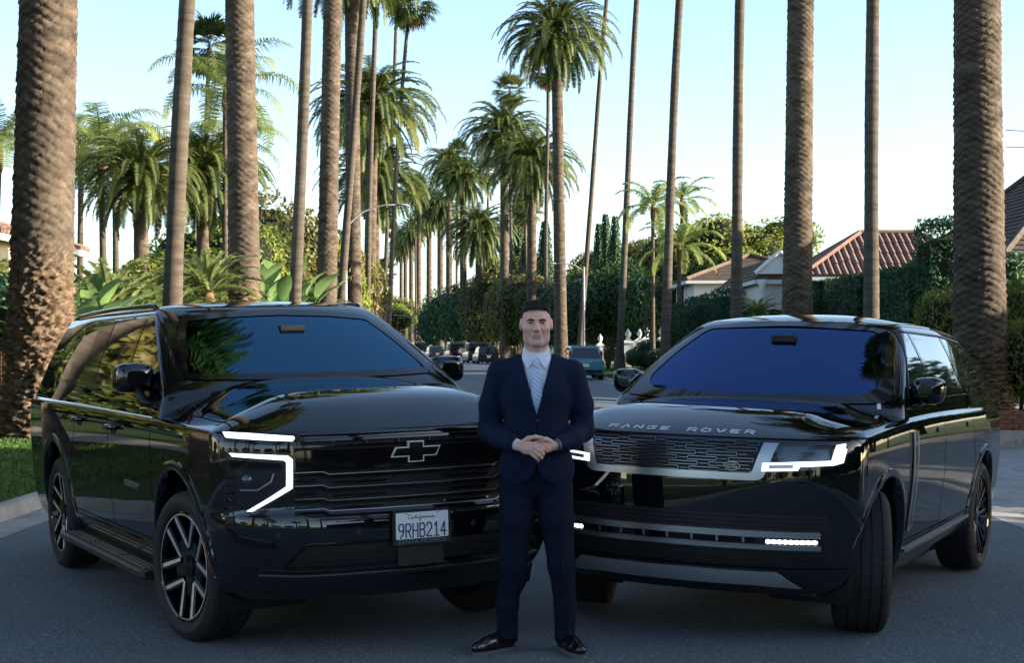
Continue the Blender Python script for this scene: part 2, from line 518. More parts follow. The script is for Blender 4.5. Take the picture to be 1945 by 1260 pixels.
class Car:
    def __init__(s, root, M, shells):
        s.root, s.M, s.Mi, s.shells = root, M, M.inverted(), shells
    def cast(s, o, d, shell=None):
        best = None
        for k, sh in s.shells.items():
            if shell and k != shell: continue
            h = sh.cast(o, d)
            if h and (best is None or (h[0] - o).length < (best[0] - o).length): best = h
        return best
    def px(s, u, v, shell=None):
        """local point of the body seen at photo pixel (u, v)."""
        o = s.Mi @ Vector((0, 0, CAMH))
        d = (s.Mi.to_3x3() @ Vector(((u - CXP) / FPX, 1, -(v - CYP) / FPX))).normalized()
        h = s.cast(o, d, shell)
        k = 0
        while h is None and k < 60:                       # just off the outline: step in towards the body's middle
            k += 1
            m = s.M @ Vector((-1.6, 0, 1.2))
            mu, mv = CXP + FPX * m.x / m.y, CYP - FPX * (m.z - CAMH) / m.y
            uu, vv = lerp(u, mu, k * 0.01), lerp(v, mv, k * 0.01)
            d = (s.Mi.to_3x3() @ Vector(((uu - CXP) / FPX, 1, -(vv - CYP) / FPX))).normalized()
            h = s.cast(o, d, shell)
        return h[0]
    def pf(s, pts, shell=None):
        return [(p.y, p.z) for p in (s.px(u, v, shell) for u, v in pts)]
    def ps(s, pts, shell=None):
        return [(p.x, p.z) for p in (s.px(u, v, shell) for u, v in pts)]
    def panel(s, name, axis, poly, material, off=0.004, thick=0.02, res=0.05, parent=None, shell=None, flatx=None, crown=0.0):
        """a skin over the body inside poly (2-D, looking along axis), proud by off, with edges thick deep."""
        poly = [tuple(p) for p in poly]
        area = sum(poly[i][0] * poly[(i + 1) % len(poly)][1] - poly[(i + 1) % len(poly)][0] * poly[i][1] for i in range(len(poly)))
        if area < 0: poly = poly[::-1]
        bd = densify(poly, res)
        xs = [p[0] for p in bd]; ys = [p[1] for p in bd]
        pts = list(bd)
        gx = np.arange(min(xs) + res / 2, max(xs), res); gy = np.arange(min(ys) + res / 2, max(ys), res)
        m = res * 0.45
        for x in gx:
            for y in gy:
                if inside(poly, x, y) and all((x - p[0]) ** 2 + (y - p[1]) ** 2 > m * m for p in bd):
                    pts.append((x, y))
        n = len(bd)
        r = geometry.delaunay_2d_cdt([Vector(p) for p in pts], [(i, (i + 1) % n) for i in range(n)], [list(range(n))], 1, 1e-6)
        v2, tris, ov = r[0], r[2], r[3]
        loc, nor = [], []
        i_ax, o_ax, d_ax = AX[axis]
        for p in v2:
            if flatx is not None:
                q = Vector((p.x, p.y, 0)); L = Vector((flatx, p.x, p.y)) if i_ax == 0 else Vector((p.x, flatx, p.y)); N = -d_ax
            else:
                o, d = ax_point(axis, p.x, p.y)
                h = s.cast(o, d, shell)
                if h is None:
                    L, N = None, -d_ax
                else:
                    L, N = h
            loc.append(L); nor.append(N)
        good = [l for l in loc if l is not None]
        if not good: raise ValueError('panel off body ' + name)
        for i, l in enumerate(loc):
            if l is None:
                g = min(good, key=lambda q: (q - (Vector((q.x, v2[i].x, v2[i].y)) if i_ax == 0 else Vector((v2[i].x, q.y, v2[i].y)) if i_ax == 1 else Vector((v2[i].x, v2[i].y, q.z)))).length)
                loc[i] = Vector((g.x, v2[i].x, v2[i].y)) if i_ax == 0 else Vector((v2[i].x, g.y, v2[i].y)) if i_ax == 1 else Vector((v2[i].x, v2[i].y, g.z))
        top = [l - d_ax * off for l in loc]
        vs = list(top); ns = list(nor); fs = []
        # orient the triangles outward
        for t in tris:
            a, b, c = (top[k] for k in t)
            g = (b - a).cross(c - a)
            fs.append(tuple(t) if g.dot(-d_ax) > 0 else tuple(reversed(t)))
        # rim: find boundary edges
        cnt = {}
        for t in fs:
            for k in range(3):
                e = (t[k], t[(k + 1) % 3]); cnt[e] = cnt.get(e, 0) + 1
        for (a, b) in list(cnt):
            if (b, a) not in cnt:
                k = len(vs)
                vs += [top[a], top[b], top[b] + d_ax * thick, top[a] + d_ax * thick]
                nn = ((top[b] - top[a]).cross(-d_ax)).normalized()
                # soften: the rim leans outward from the skin
                ns += [(nn + nor[a]).normalized(), (nn + nor[b]).normalized(), nn, nn]
                fs.append((k + 1, k, k + 3, k + 2))
        return make(name, vs, fs, material, parent if parent is not None else s.root, smooth=True, normals=ns)
    def ribbon(s, name, axis, line, width, material, off=0.002, parent=None, shell=None, thick=0.0, res=0.03, closed=False, build=True):
        """a thin strip laid on the body along a polyline."""
        ln = densify(line, res, closed)
        vs, fs = [], []
        m = len(ln)
        d_ax = AX[axis][2]
        for i, p in enumerate(ln):
            a = Vector(ln[(i - 1) % m] if (closed or i > 0) else ln[i]); b = Vector(ln[(i + 1) % m] if (closed or i < m - 1) else ln[i])
            t = (b - a); t = t.normalized() if t.length > 0 else Vector((1, 0))
            nrm = Vector((-t.y, t.x)) * width / 2
            hs = []
            for sg in (1, -1):
                q = Vector(p) + nrm * sg
                o, d = ax_point(axis, q.x, q.y)
                h = s.cast(o, d, shell)
                if h is None: hs = None; break
                hs.append((h[0] + h[1] * off, h[0] + h[1] * (off - thick)))
            if hs is None: continue
            if thick: vs += [hs[0][1], hs[0][0], hs[1][0], hs[1][1]]
            else: vs += [hs[0][0], hs[1][0]]
        w = 4 if thick else 2
        k = len(vs) // w
        for i in range(k if closed else k - 1):
            j = (i + 1) % k
            for q in range(w - 1):
                fs.append((i * w + q, i * w + q + 1, j * w + q + 1, j * w + q))
        if not build: return vs, fs
        return make(name, vs, fs, material, parent if parent is not None else s.root, angle=35)

def split_shell(sh, parts, root, prefix_default, drop=None):
    """cut a shell's faces into separate part objects that share the whole shell's normals."""
    C = sh.V[np.array(sh.Q)].mean(axis=1)
    FN = sh.N[np.array(sh.Q)].mean(axis=1)
    buckets = {}
    for i, q in enumerate(sh.Q):
        c = C[i]
        if drop and drop(c, FN[i]): continue
        nm = prefix_default
        for name, test in parts:
            if test(c, FN[i]): nm = name; break
        buckets.setdefault(nm, []).append(q)
    out = {}
    for nm, qs in buckets.items():
        used = sorted({k for q in qs for k in q}); mp = {k: i for i, k in enumerate(used)}
        key = nm.split('#')[0]
        o = make(key, sh.V[used], [tuple(mp[k] for k in q) for q in qs], 'paint', root, smooth=True, normals=sh.N[used])
        out[nm] = o
    return out

def outline(Xf, bow, Rf, nf, Wf, Xr, bowr, Rr, nr, fr, nF=16, nK=8, nR=10):
    """closed plan outline starting at the nose, running down the left side; Wf(x) half width, fr = fractions along the side."""
    def face(n, cnt, ck):
        us = [0.9 * i / cnt for i in range(cnt + 1)]
        out = [(u, (1 - u ** n) ** (1 / n)) for u in us]
        k0 = out[-1][1]
        for i in range(1, ck + 1):
            k = k0 * (1 - i / ck)
            out.append(((1 - k ** n) ** (1 / n), k))
        return out
    xc = Xf - bow - Rf; Wc = Wf(xc)
    half = [(Xf - bow * u * u - Rf * (1 - k), u * Wc) for u, k in face(nf, nF, nK)]
    xe = Xr + bowr + Rr
    for t in fr:
        x2 = lerp(xc, xe, t)
        half.append((x2, Wf(x2)))
    We = Wf(xe)
    half += [(Xr + bowr * u * u + Rr * (1 - k), u * We) for u, k in face(nr, nR, nK)[::-1]]
    return half + [(x, -y) for x, y in half[-2:0:-1]]

# wheels ------------------------------------------------------------
def tyre_mesh(name, r, w, rim_r, parent, tread=True, seg=144):
    """tyre turned about local Y (axle); outer face at +Y."""
    h = w / 2
    prof = [(rim_r, h - 0.028), (rim_r + 0.012, h - 0.012), (rim_r + 0.03, h - 0.004), (lerp(rim_r, r, 0.5), h), (r - 0.045, h - 0.006), (r - 0.02, h - 0.016), (r - 0.006, h - 0.034)]
    gr = []
    for gy in (-0.30, -0.10, 0.10, 0.30):
        y = gy * w
        gr += [(y + 0.0065, 0), (y + 0.0045, -0.008), (y - 0.0045, -0.008), (y - 0.0065, 0)]
    gr.sort(key=lambda t: -t[0])
    prof += [(r - 0.001 + (0.0), h - 0.05)] + [(r + d - 0.004 * (abs(y) / h) ** 4, y) for y, d in gr] + [(r - 0.001, -h + 0.05)]
    prof += [(rr, -y) for rr, y in prof[6::-1]]
    n = seg
    vs, fs = [], []
    for i, (rr, y) in enumerate(prof):
        for k in range(n):
            a = 2 * math.pi * k / n
            q = rr
            if tread and abs(y) > w * 0.31 and rr > r - 0.03 and k % 3 == 0: q = rr - 0.006
            if tread and abs(y) <= w * 0.31 and rr > r - 0.005 and k % 4 == 0: q = rr - 0.0025
            vs.append((q * math.cos(a), y, q * math.sin(a)))
    for i in range(len(prof) - 1):
        for k in range(n):
            k2 = (k + 1) % n
            fs.append((i * n + k, (i + 1) * n + k, (i + 1) * n + k2, i * n + k2))
    return make(name, vs, fs, 'rubber', parent, angle=32)

def disc_ring(mb, r0, r1, y0, y1, n=72, mi=0):
    """flat-ish ring about Y from (r0,y0) to (r1,y1)."""
    vs = [(r * math.cos(2 * math.pi * k / n), y, r * math.sin(2 * math.pi * k / n)) for r, y in ((r0, y0), (r1, y1)) for k in range(n)]
    mb.add(vs, [(k, n + k, n + (k + 1) % n, (k + 1) % n) for k in range(n)], mi)

def bar(mb, p0, p1, w0, w1, y0, y1, depth, mi=0, bevel=0.003):
    """spoke bar in the XZ plane from p0 to p1, outer face y0 -> y1, going in by depth."""
    a, b = Vector((p0[0], 0, p0[1])), Vector((p1[0], 0, p1[1]))
    t = (b - a).normalized(); s = Vector((-t.z, 0, t.x))
    vs = []
    for p, w, y in ((a, w0, y0), (b, w1, y1)):
        for sg in (-1, 1):
            for dw, dy in ((0, -depth), (0, -bevel), (-bevel, 0)):
                vs.append(p + s * sg * (w / 2 + dw) + Vector((0, y + dy, 0)))
    # per end: 0..2 = left (deep, shoulder, face), 3..5 = right
    fs = [(0, 6, 7, 1), (1, 7, 8, 2), (2, 8, 11, 5), (5, 11, 10, 4), (4, 10, 9, 3), (0, 1, 2, 5, 4, 3), (6, 9, 10, 11, 8, 7), (3, 9, 6, 0)]
    mb.add(vs, fs, mi)

def wheel(name, parent, pos, r, w, rim_r, style, side, steer=0.0, spin=0.0):
    """side +1: outer face towards the car's left."""
    e = empty(name); e.parent = parent; e.location = pos
    e.rotation_euler = (0, 0, steer + (0 if side > 0 else math.pi))
    t = tyre_mesh('tyre', r, w, rim_r, e)
    h = w / 2
    rim = MB()
    # barrel, lip
    prof = [(rim_r + 0.004, h - 0.016), (rim_r - 0.002, h - 0.012), (rim_r - 0.012, h - 0.018), (rim_r - 0.02, h - 0.05), (rim_r - 0.03, 0.0), (rim_r - 0.03, -h + 0.02)]
    n = 72
    vs = [(rr * math.cos(2 * math.pi * k / n), y, rr * math.sin(2 * math.pi * k / n)) for rr, y in prof for k in range(n)]
    rim.add(vs, [(i * n + k, (i + 1) * n + k, (i + 1) * n + (k + 1) % n, i * n + (k + 1) % n) for i in range(len(prof) - 1) for k in range(n)], 0)
    disc_ring(rim, 0.02, rim_r - 0.03, -0.02, -0.02, mi=0)
    br = MB()
    disc_ring(br, 0.07, 0.185, 0.0, 0.0)
    disc_ring(br, 0.185, 0.185, 0.0, -0.02)
    yo = h - 0.018
    bright = MB()
    if style == 'five_v':
        for k in range(5):
            a = spin + 2 * math.pi * k / 5
            for sg in (-1, 1):
                a1 = a + sg * R(23)
                p0 = (0.105 * math.cos(a + sg * R(3)), 0.105 * math.sin(a + sg * R(3)))
                p1 = ((rim_r - 0.012) * math.cos(a1), (rim_r - 0.012) * math.sin(a1))
                bar(rim, p0, p1, 0.052, 0.060, yo - 0.030, yo - 0.006, 0.05)
                bar(bright, p0, p1, 0.018, 0.024, yo - 0.0285, yo - 0.004, 0.003, bevel=0.001)
            # foot plate between two Vs
            a2 = a + math.pi / 5
            bar(rim, (0.04 * math.cos(a2), 0.04 * math.sin(a2)), (0.16 * math.cos(a2), 0.16 * math.sin(a2)), 0.085, 0.075, yo - 0.034, yo - 0.03, 0.05)
        disc_ring(bright, rim_r - 0.017, rim_r - 0.003, yo + 0.002, yo + 0.0015)
        disc_ring(rim, 0.0, 0.062, yo - 0.022, yo - 0.026)
        disc_ring(rim, 0.062, 0.066, yo - 0.026, yo - 0.06)
    else:
        for k in range(10):
            a = spin + 2 * math.pi * k / 10
            for sg in (-1, 1):
                p0 = (0.06 * math.cos(a), 0.06 * math.sin(a))
                p1 = ((rim_r - 0.01) * math.cos(a + sg * R(8)), (rim_r - 0.01) * math.sin(a + sg * R(8)))
                bar(rim, p0, p1, 0.018, 0.024, yo - 0.030, yo - 0.008, 0.04)
        disc_ring(rim, 0.0, 0.07, yo - 0.018, yo - 0.024)
    rim.build('rim', 'gloss_black', e, angle=35)
    if bright.v: bright.build('machined_edge', 'machined', e, angle=30)
    br.build('brake_disc', 'satin_silver', e)
    return e

def lower_body(S):
    """wall rows from the sill to the shoulder, then in over the bonnet to a spine."""
    FR = [(i + 1) / 62 for i in range(61)]
    rows = []
    zs = S['zrows']
    z_ref = S['zref']
    def zmap(zn, x):
        if zn <= 0.85: return zn + S['sill_rise'](x) * (1 - min(1, (zn - zs[0]) / 0.4))
        return 0.85 + (zn - 0.85) * (S['ztop'](x) - 0.85) / (z_ref - 0.85)
    def loop(zn):
        W = spline(S['W'], zn)
        f = lambda x: W * S['taper'](x)
        return outline(spline(S['Xf'], zn), S['bow'], spline(S['Rf'], zn), S['nf'], f, spline(S['Xr'], zn), 0.06, S['Rr'], 2.8, FR)
    base = loop(zs[0])
    rows.append([(x * 0.94, y * 0.6, zs[0] + 0.02) for x, y in base])
    rows.append([(x * 0.985, y * 0.97, zmap(zs[0], x) - 0.0) for x, y in base])
    for zn in zs:
        rows.append([(x, y, zmap(zn, x)) for x, y in loop(zn)])
    edge = rows[-1]
    sf, sr = S['spine']
    for t in (0.012, 0.03, 0.055, 0.085, 0.12, 0.16, 0.205, 0.255, 0.31, 0.37, 0.44, 0.52, 0.6, 0.7, 0.8, 0.9, 1.0):
        g = 1 - (1 - t) ** S['cap_pow']
        r = []
        for x, y, z in edge:
            sx = min(sf, max(sr, x))
            X, Y = lerp(x, sx, t), y * (1 - t)
            zc = spline(S['zspine'], sx)
            Z = z + (zc - z) * g + S['bulge'](X, Y)
            r.append((X, Y, Z))
        rows.append(r)
    return Shell().from_rows(rows)

def greenhouse(S):
    FR = [(i + 1) / 62 for i in range(61)]
    rows = []
    for (z, W, Xf, bow, Rf, Xr) in S['gh']:
        L = outline(Xf, bow, Rf, S['gh_n'], lambda x: W * S['gh_taper'](x), Xr, 0.04, 0.22, 2.6, FR)
        rows.append([(x, y, z - S['gh_drop'](x) * sstep(1.45, 1.85, z)) for x, y in L])
    edge = rows[-1]
    Xf, Xr = S['gh'][-1][2], S['gh'][-1][5]
    for t in (0.03, 0.08, 0.15, 0.25, 0.4, 0.6, 0.8, 1.0):
        g = 1 - (1 - t) ** 2.2
        r = []
        for x, y, z in edge:
            sx = min(Xf - 0.55, max(Xr + 0.6, x))
            X, Y = lerp(x, sx, t), y * (1 - t)
            r.append((X, Y, z + (S['roof_z'] - S['gh_drop'](sx) - z) * g))
        rows.append(r)
    return Shell().from_rows(rows)

def arch(car, name, cx, cz, r_in, r_out, axis, a0, a1, proud=0.008, depth=0.22, n=44, front_lip=True):
    """wheel-arch lip laid on the body side, rolled inward into a dark liner."""
    sgn = 1 if axis == 'y' else -1
    vs, fs = [], []
    prof = [(r_out, 0.000), (r_out - 0.004, proud * 0.8), (lerp(r_out, r_in, 0.5), proud), (r_in + 0.006, proud), (r_in, proud - 0.006), (r_in, -0.06)]
    for i in range(n + 1):
        a = lerp(a0, a1, i / n)
        ybase = None
        for rr, off in prof:
            x, z = cx + rr * math.cos(a), cz + rr * math.sin(a)
            o, d = ax_point(axis, x, z)
            h = car.cast(o, d, 'body')
            if off < -0.01:
                y = ybase - 0.06
            else:
                y = abs(h[0].y) + off if h else (ybase if ybase else 0.95)
                ybase = y
            vs.append((x, sgn * y, z))
    m = len(prof)
    for i in range(n):
        for k in range(m - 1):
            q = (i * m + k, i * m + k + 1, (i + 1) * m + k + 1, (i + 1) * m + k)
            fs.append(q if sgn > 0 else tuple(reversed(q)))
    o = make(name, vs, fs, 'paint', car.root, angle=50)
    # liner
    vs, fs = [], []
    for i in range(n + 1):
        a = lerp(a0 - 0.25, a1 + 0.25, i / n)
        for y in (0.93, 0.45):
            vs.append((cx + (r_in + 0.002) * math.cos(a), sgn * y, cz + (r_in + 0.002) * math.sin(a)))
    k0 = len(vs)
    fs = [(2 * i, 2 * i + 1, 2 * i + 3, 2 * i + 2) for i in range(n)]
    vs.append((cx, sgn * 0.45, cz))
    fs += [(2 * i + 1, 2 * i + 3, k0) for i in range(n)]
    make('arch_liner', vs, fs, 'trim_black', car.root)
    return o

def text_mesh(name, body, size, material, parent, M, extrude=0.0015, align='CENTER', shear=0.0, xscale=1.0, offset=0.0):
    cu = bpy.data.curves.new(name, 'FONT')
    cu.body = body; cu.size = size; cu.extrude = extrude
    cu.align_x = align; cu.align_y = 'CENTER'; cu.shear = shear; cu.offset = offset
    cu.resolution_u = 3
    o = bpy.data.objects.new(name, cu)
    COL.objects.link(o)
    bpy.context.view_layer.update()
    me = bpy.data.meshes.new_from_object(o.evaluated_get(bpy.context.evaluated_depsgraph_get()))
    bpy.data.objects.remove(o, do_unlink=True)
    me.name = name
    me.transform(Matrix.Diagonal((xscale, 1, 1, 1)))
    me.transform(M)
    me.materials.clear(); me.materials.append(MATS[material])
    return link(bpy.data.objects.new(name, me), parent)

FRONT_M = Matrix(((0, 0, 1, 0), (1, 0, 0, 0), (0, 1, 0, 0), (0, 0, 0, 1)))     # text X -> car +Y, text Y -> up, facing forward

def stroke_text(name, segs, width, height, M, material, parent, w=0.1, depth=0.002):
    """lettering from centre-line strokes in a unit box, mitre-free flat strips."""
    mb = MB()
    for ln in segs:
        for (a, b) in zip(ln[:-1], ln[1:]):
            A, B = Vector((a[0] * width, a[1] * height)), Vector((b[0] * width, b[1] * height))
            t = (B - A).normalized(); n = Vector((-t.y, t.x)) * w / 2; e = t * w * 0.5
            q = [A - e - n, B + e - n, B + e + n, A - e + n]
            mb.prism([(p.x, p.y) for p in q], 0, depth, M)
    return mb.build(name, material, parent)

def mirror_y(o, name=None):
    """a copy of a part reflected to the other side of the car."""
    me = o.data.copy()
    n = [l.vector.copy() for l in me.corner_normals] if len(me.corner_normals) else None
    for v in me.vertices: v.co.y = -v.co.y
    me.flip_normals()
    c = bpy.data.objects.new(name or o.name.split('.')[0], me)
    link(c, o.parent)
    c.matrix_local = o.matrix_local.copy()
    if o.rotation_euler.z or o.location.y:
        c.location.y = -o.location.y; c.rotation_euler.z = -o.rotation_euler.z
    for k in ('label',):
        if k in o: c[k] = o[k]
    return c

# ------------------------------------------------------------------ the long black SUV
def flip(poly): return [(-a, b) for a, b in poly]

def seats(car, xw, z0, rows, material='cabin', head=True):
    """what shows dimly through the glass: dash, steering wheel, seats, inside mirror."""
    pass

def cabin(car, spec):
    root = car.root
    tub = MB()
    x0, x1, w, zf, zb = spec['tub']
    # floor, rear and sides of a dark cabin
    tub.add([(x0, -w, zf), (x0, w, zf), (x1, w, zf), (x1, -w, zf), (x0, -w, zb), (x0, w, zb), (x1, w, zb), (x1, -w, zb)],
            [(0, 1, 2, 3), (2, 1, 5, 6), (0, 3, 7, 4), (3, 2, 6, 7)])
    tub.build('cabin_lining', 'cabin', root)
    d = MB()
    xd, zd, wd = spec['dash']
    n = 18
    vs = []
    for i in range(n + 1):
        y = lerp(-wd, wd, i / n)
        k = 0.18 * (y / wd) ** 2
        vs += [(xd - k + 0.1, y, zd - 0.02), (xd - k - 0.25, y, zd + 0.02 + 0.02 * math.exp(-((y - spec['wheel_y']) / 0.16) ** 2)), (xd - k - 0.48, y, zd - 0.01), (xd - k - 0.52, y, zd - 0.3)]
    d.add(vs, [(4 * i + k, 4 * i + 4 + k, 4 * i + 5 + k, 4 * i + 1 + k) for i in range(n) for k in range(3)])
    d.build('dashboard', 'cabin', root, smooth=True)
    s = MB()
    wy = spec['wheel_y']
    c = Vector((xd - 0.62, wy, zd - 0.02)); ux = Vector((0.35, 0, 0.94)).normalized(); uy = Vector((0, 1, 0))
    s.tube([c + (ux * math.cos(a) + uy * math.sin(a)) * 0.185 for a in [2 * math.pi * k / 28 for k in range(29)]], 0.014, 6, cap=False)
    s.tube([c - uy * 0.17, c + uy * 0.17], 0.018, 6); s.tube([c, c - ux * 0.17], 0.018, 6)
    s.lathe([(0.0, 0.03), (0.06, 0.02), (0.065, 0.0)], 16, Matrix.Translation(c) @ Vector((-0.94, 0, 0.35)).to_track_quat('Z', 'Y').to_matrix().to_4x4())
    s.build('steering_wheel', 'cabin', root, smooth=True)
    for sy in (-0.42, 0.42):
        st = MB()
        xs = spec['seat_x']
        for (cx, cz, dx, dz, dy, tilt) in ((xs, zd - 0.13, 0.14, 0.72, 0.52, -0.22),):
            M = Matrix.Rotation(tilt, 4, 'Y')
            pr = rounded([(-dy / 2, -dz / 2), (dy / 2, -dz / 2), (dy / 2 - 0.06, dz / 2), (-dy / 2 + 0.06, dz / 2)], 0.1, 4)
            MM = Matrix.Translation((cx, sy, cz)) @ M @ Matrix(((0, 0, 1, 0), (1, 0, 0, 0), (0, 1, 0, 0), (0, 0, 0, 1)))
            st.prism(pr, -dx / 2, dx / 2, MM)
            hr = rounded([(-0.14, -0.09), (0.14, -0.09), (0.12, 0.10), (-0.12, 0.10)], 0.06, 4)
            st.prism(hr, -0.05, 0.05, MM @ Matrix.Translation((0, dz / 2 + 0.11, 0)))
            st.box((cx - 0.02, sy, cz + dz / 2), (0.02, 0.12, 0.10))
        st.build('seat', 'cabin_light', root, angle=40)
    m = MB()
    mx, mz = spec['rvm']
    pr = rounded([(-0.125, -0.035), (0.125, -0.035), (0.115, 0.035), (-0.115, 0.035)], 0.03, 4)
    m.prism(pr, -0.02, 0.02, Matrix.Translation((mx, 0.02, mz)) @ FRONT_M)
    m.box((mx + 0.03, 0.02, mz + 0.065), (0.06, 0.16, 0.07))
    m.build('inside_mirror', 'cabin', root)

def build_suburban():
    pose = (-0.9397, 8.9244, R(-62.51))
    M = tilt_frame(*pose, 3.407)
    root = tag(empty('large_suv'), 'long black full-size SUV with white C-shaped lamps and a bowtie badge on its black grille', 'suv')
    root.matrix_world = M
    S = dict(
        zrows=[0.30, 0.34, 0.39, 0.45, 0.52, 0.58, 0.64, 0.69, 0.735, 0.755, 0.775, 0.80, 0.84, 0.90, 0.96, 1.02, 1.07, 1.11, 1.14, 1.165, 1.18, 1.19, 1.197, 1.20],
        zref=1.20, sill_rise=lambda x: 0.0,
        ztop=lambda x: spline([(-4.8, 1.255), (-3, 1.25), (-1.5, 1.235), (-0.5, 1.222), (0.2, 1.205), (0.7, 1.190), (0.95, 1.182)], x),
        W=[(0.30, 0.90), (0.36, 0.945), (0.45, 0.975), (0.6, 1.0), (0.75, 1.014), (0.9, 1.024), (1.05, 1.027), (1.12, 1.026), (1.165, 1.022), (1.19, 1.013), (1.2, 1.003)],
        taper=lambda x: 1.0 - 0.020 * sstep(0.1, 0.8, x) - 0.03 * sstep(-3.6, -4.8, x),
        Xf=[(0.30, 0.86), (0.36, 0.915), (0.45, 0.96), (0.52, 0.985), (0.62, 1.0), (0.70, 1.0), (0.735, 0.994), (0.775, 0.965), (0.80, 0.955), (0.9, 0.957), (1.05, 0.955), (1.14, 0.95), (1.18, 0.94), (1.2, 0.925)],
        bow=0.10, Rf=[(0.3, 0.46), (0.5, 0.40), (0.75, 0.36), (0.85, 0.28), (1.2, 0.25)], nf=2.8,
        Xr=[(0.30, -4.68), (0.5, -4.75), (0.8, -4.74), (1.2, -4.70)], Rr=0.22,
        spine=(0.05, -3.9), zspine=[(-4.0, 1.40), (-0.9, 1.415), (-0.45, 1.42), (0.05, 1.375), (0.3, 1.34)], cap_pow=2.9,
        bulge=lambda X, Y: 0.018 * sstep(0.74, 0.50, abs(Y)) * sstep(0.88, 0.55, X),
        gh=[(1.16, 1.008, -0.20, 0.12, 0.09, -4.71), (1.20, 1.003, -0.22, 0.12, 0.09, -4.71), (1.24, 0.994, -0.24, 0.12, 0.09, -4.71), (1.29, 0.978, -0.26, 0.12, 0.09, -4.70), (1.335, 0.962, -0.28, 0.12, 0.09, -4.69), (1.38, 0.945, -0.33, 0.12, 0.09, -4.67),
            (1.45, 0.920, -0.45, 0.12, 0.09, -4.64), (1.53, 0.892, -0.595, 0.12, 0.09, -4.60), (1.61, 0.861, -0.74, 0.12, 0.09, -4.56), (1.69, 0.828, -0.89, 0.12, 0.09, -4.52), (1.76, 0.796, -1.03, 0.12, 0.09, -4.48),
            (1.80, 0.776, -1.11, 0.12, 0.09, -4.455), (1.835, 0.757, -1.185, 0.12, 0.09, -4.43), (1.862, 0.738, -1.245, 0.12, 0.09, -4.40), (1.883, 0.715, -1.295, 0.12, 0.10, -4.37), (1.897, 0.685, -1.345, 0.12, 0.11, -4.33), (1.905, 0.65, -1.395, 0.12, 0.12, -4.29)],
        gh_n=3.4, gh_taper=lambda x: 1.0 - 0.035 * sstep(-3.3, -4.8, x), gh_drop=lambda x: 0.02 * sstep(-3.0, -4.7, x), roof_z=1.945)
    body, gh = lower_body(S), greenhouse(S)
    car = Car(root, M, {'body': body, 'gh': gh})
    RW, WX = 0.417, (0.0, -3.407)
    ARCH = 0.52
    def drop(c, n):
        if abs(c[1]) > 0.55:
            for wx in WX:
                if (c[0] - wx) ** 2 + (c[2] - 0.43) ** 2 < (ARCH + 0.012) ** 2: return True
        return False
    side = lambda c: abs(c[1]) > 0.80 and c[2] < 1.32
    parts = [
        ('bonnet', lambda c, n: n[2] > 0.35 and c[2] > 1.19 and c[0] > -0.6 and abs(c[1]) < 0.93),
        ('front_door#R', lambda c, n: side(c) and c[1] < 0 and -1.60 < c[0] < -0.52 and c[2] > 0.48),
        ('front_door#L', lambda c, n: side(c) and c[1] > 0 and -1.60 < c[0] < -0.52 and c[2] > 0.48),
        ('rear_door#R', lambda c, n: side(c) and c[1] < 0 and -2.62 < c[0] < -1.60 and c[2] > 0.48),
        ('rear_door#L', lambda c, n: side(c) and c[1] > 0 and -2.62 < c[0] < -1.60 and c[2] > 0.48),
        ('front_bumper', lambda c, n: c[0] > 0.45 and c[2] < 0.80),
        ('front_wing#R', lambda c, n: c[1] < -0.8 and c[0] > -0.52),
        ('front_wing#L', lambda c, n: c[1] > 0.8 and c[0] > -0.52)]
    P = split_shell(body, parts, root, 'body', drop)
    # greenhouse with an opening behind the windscreen
    # symmetric windscreen outline from the better seen side
    left = car.pf([(350, 607), (346, 640), (347, 680), (352, 717)], 'gh')
    zt = left[0][1]
    half = [(0.0, zt + 0.035), (left[0][0] * 0.6, zt + 0.022), left[0], left[1], left[2], left[3], (left[3][0] * 0.6, left[3][1] - 0.01), (0.0, left[3][1] - 0.012)]
    ws_poly = half + [(-a, b) for a, b in half[-2:0:-1]]
    ws_hole = [(a * 0.965, lerp(1.58, b, 0.93)) for a, b in ws_poly]
    split_shell(gh, [], root, 'upper_body', lambda c, n: n[0] > 0.2 and inside(ws_hole, c[1], c[2]))
    car.panel('windscreen', 'x', ws_poly, 'windshield_teal', 0.004, 0.006, 0.06, shell='gh')
    # black edge band of the glass
    car.ribbon('windscreen_edge', 'x', rounded(ws_poly, 0.02, 2), 0.035, 'gloss_black', 0.006, shell='gh', closed=True)
    cabin(car, dict(tub=(-0.2, -4.3, 0.84, 0.7, 1.30), dash=(-0.42, 1.28, 0.74), wheel_y=0.42, seat_x=-1.65, rvm=(-1.02, 1.66)))
    # side glass, both sides, from the photograph's near side
    Z = lambda pts: [(60 + a / 4.2, 560 + b / 4.2) for a, b in pts]
    w1 = car.ps(Z([(930, 192), (1028, 197), (1060, 252), (1083, 640), (1030, 808), (735, 760)]), 'gh')
    w2 = car.ps(Z([(682, 208), (905, 193), (715, 750), (500, 712)]), 'gh')
    w3 = car.ps(Z([(335, 268), (560, 236), (392, 690), (190, 645)]), 'gh')
    # beltline kept level for the three of them
    w3 = w3[:3] + [(w3[2][0] - 1.10, w3[2][1] + 0.02)]
    w3[0] = (max(w3[0][0], -4.05), w3[0][1])
    pil1 = [w1[0], w1[5], w2[2], w2[1]]
    pil2 = [w2[0], w2[3], w3[2], w3[1]]
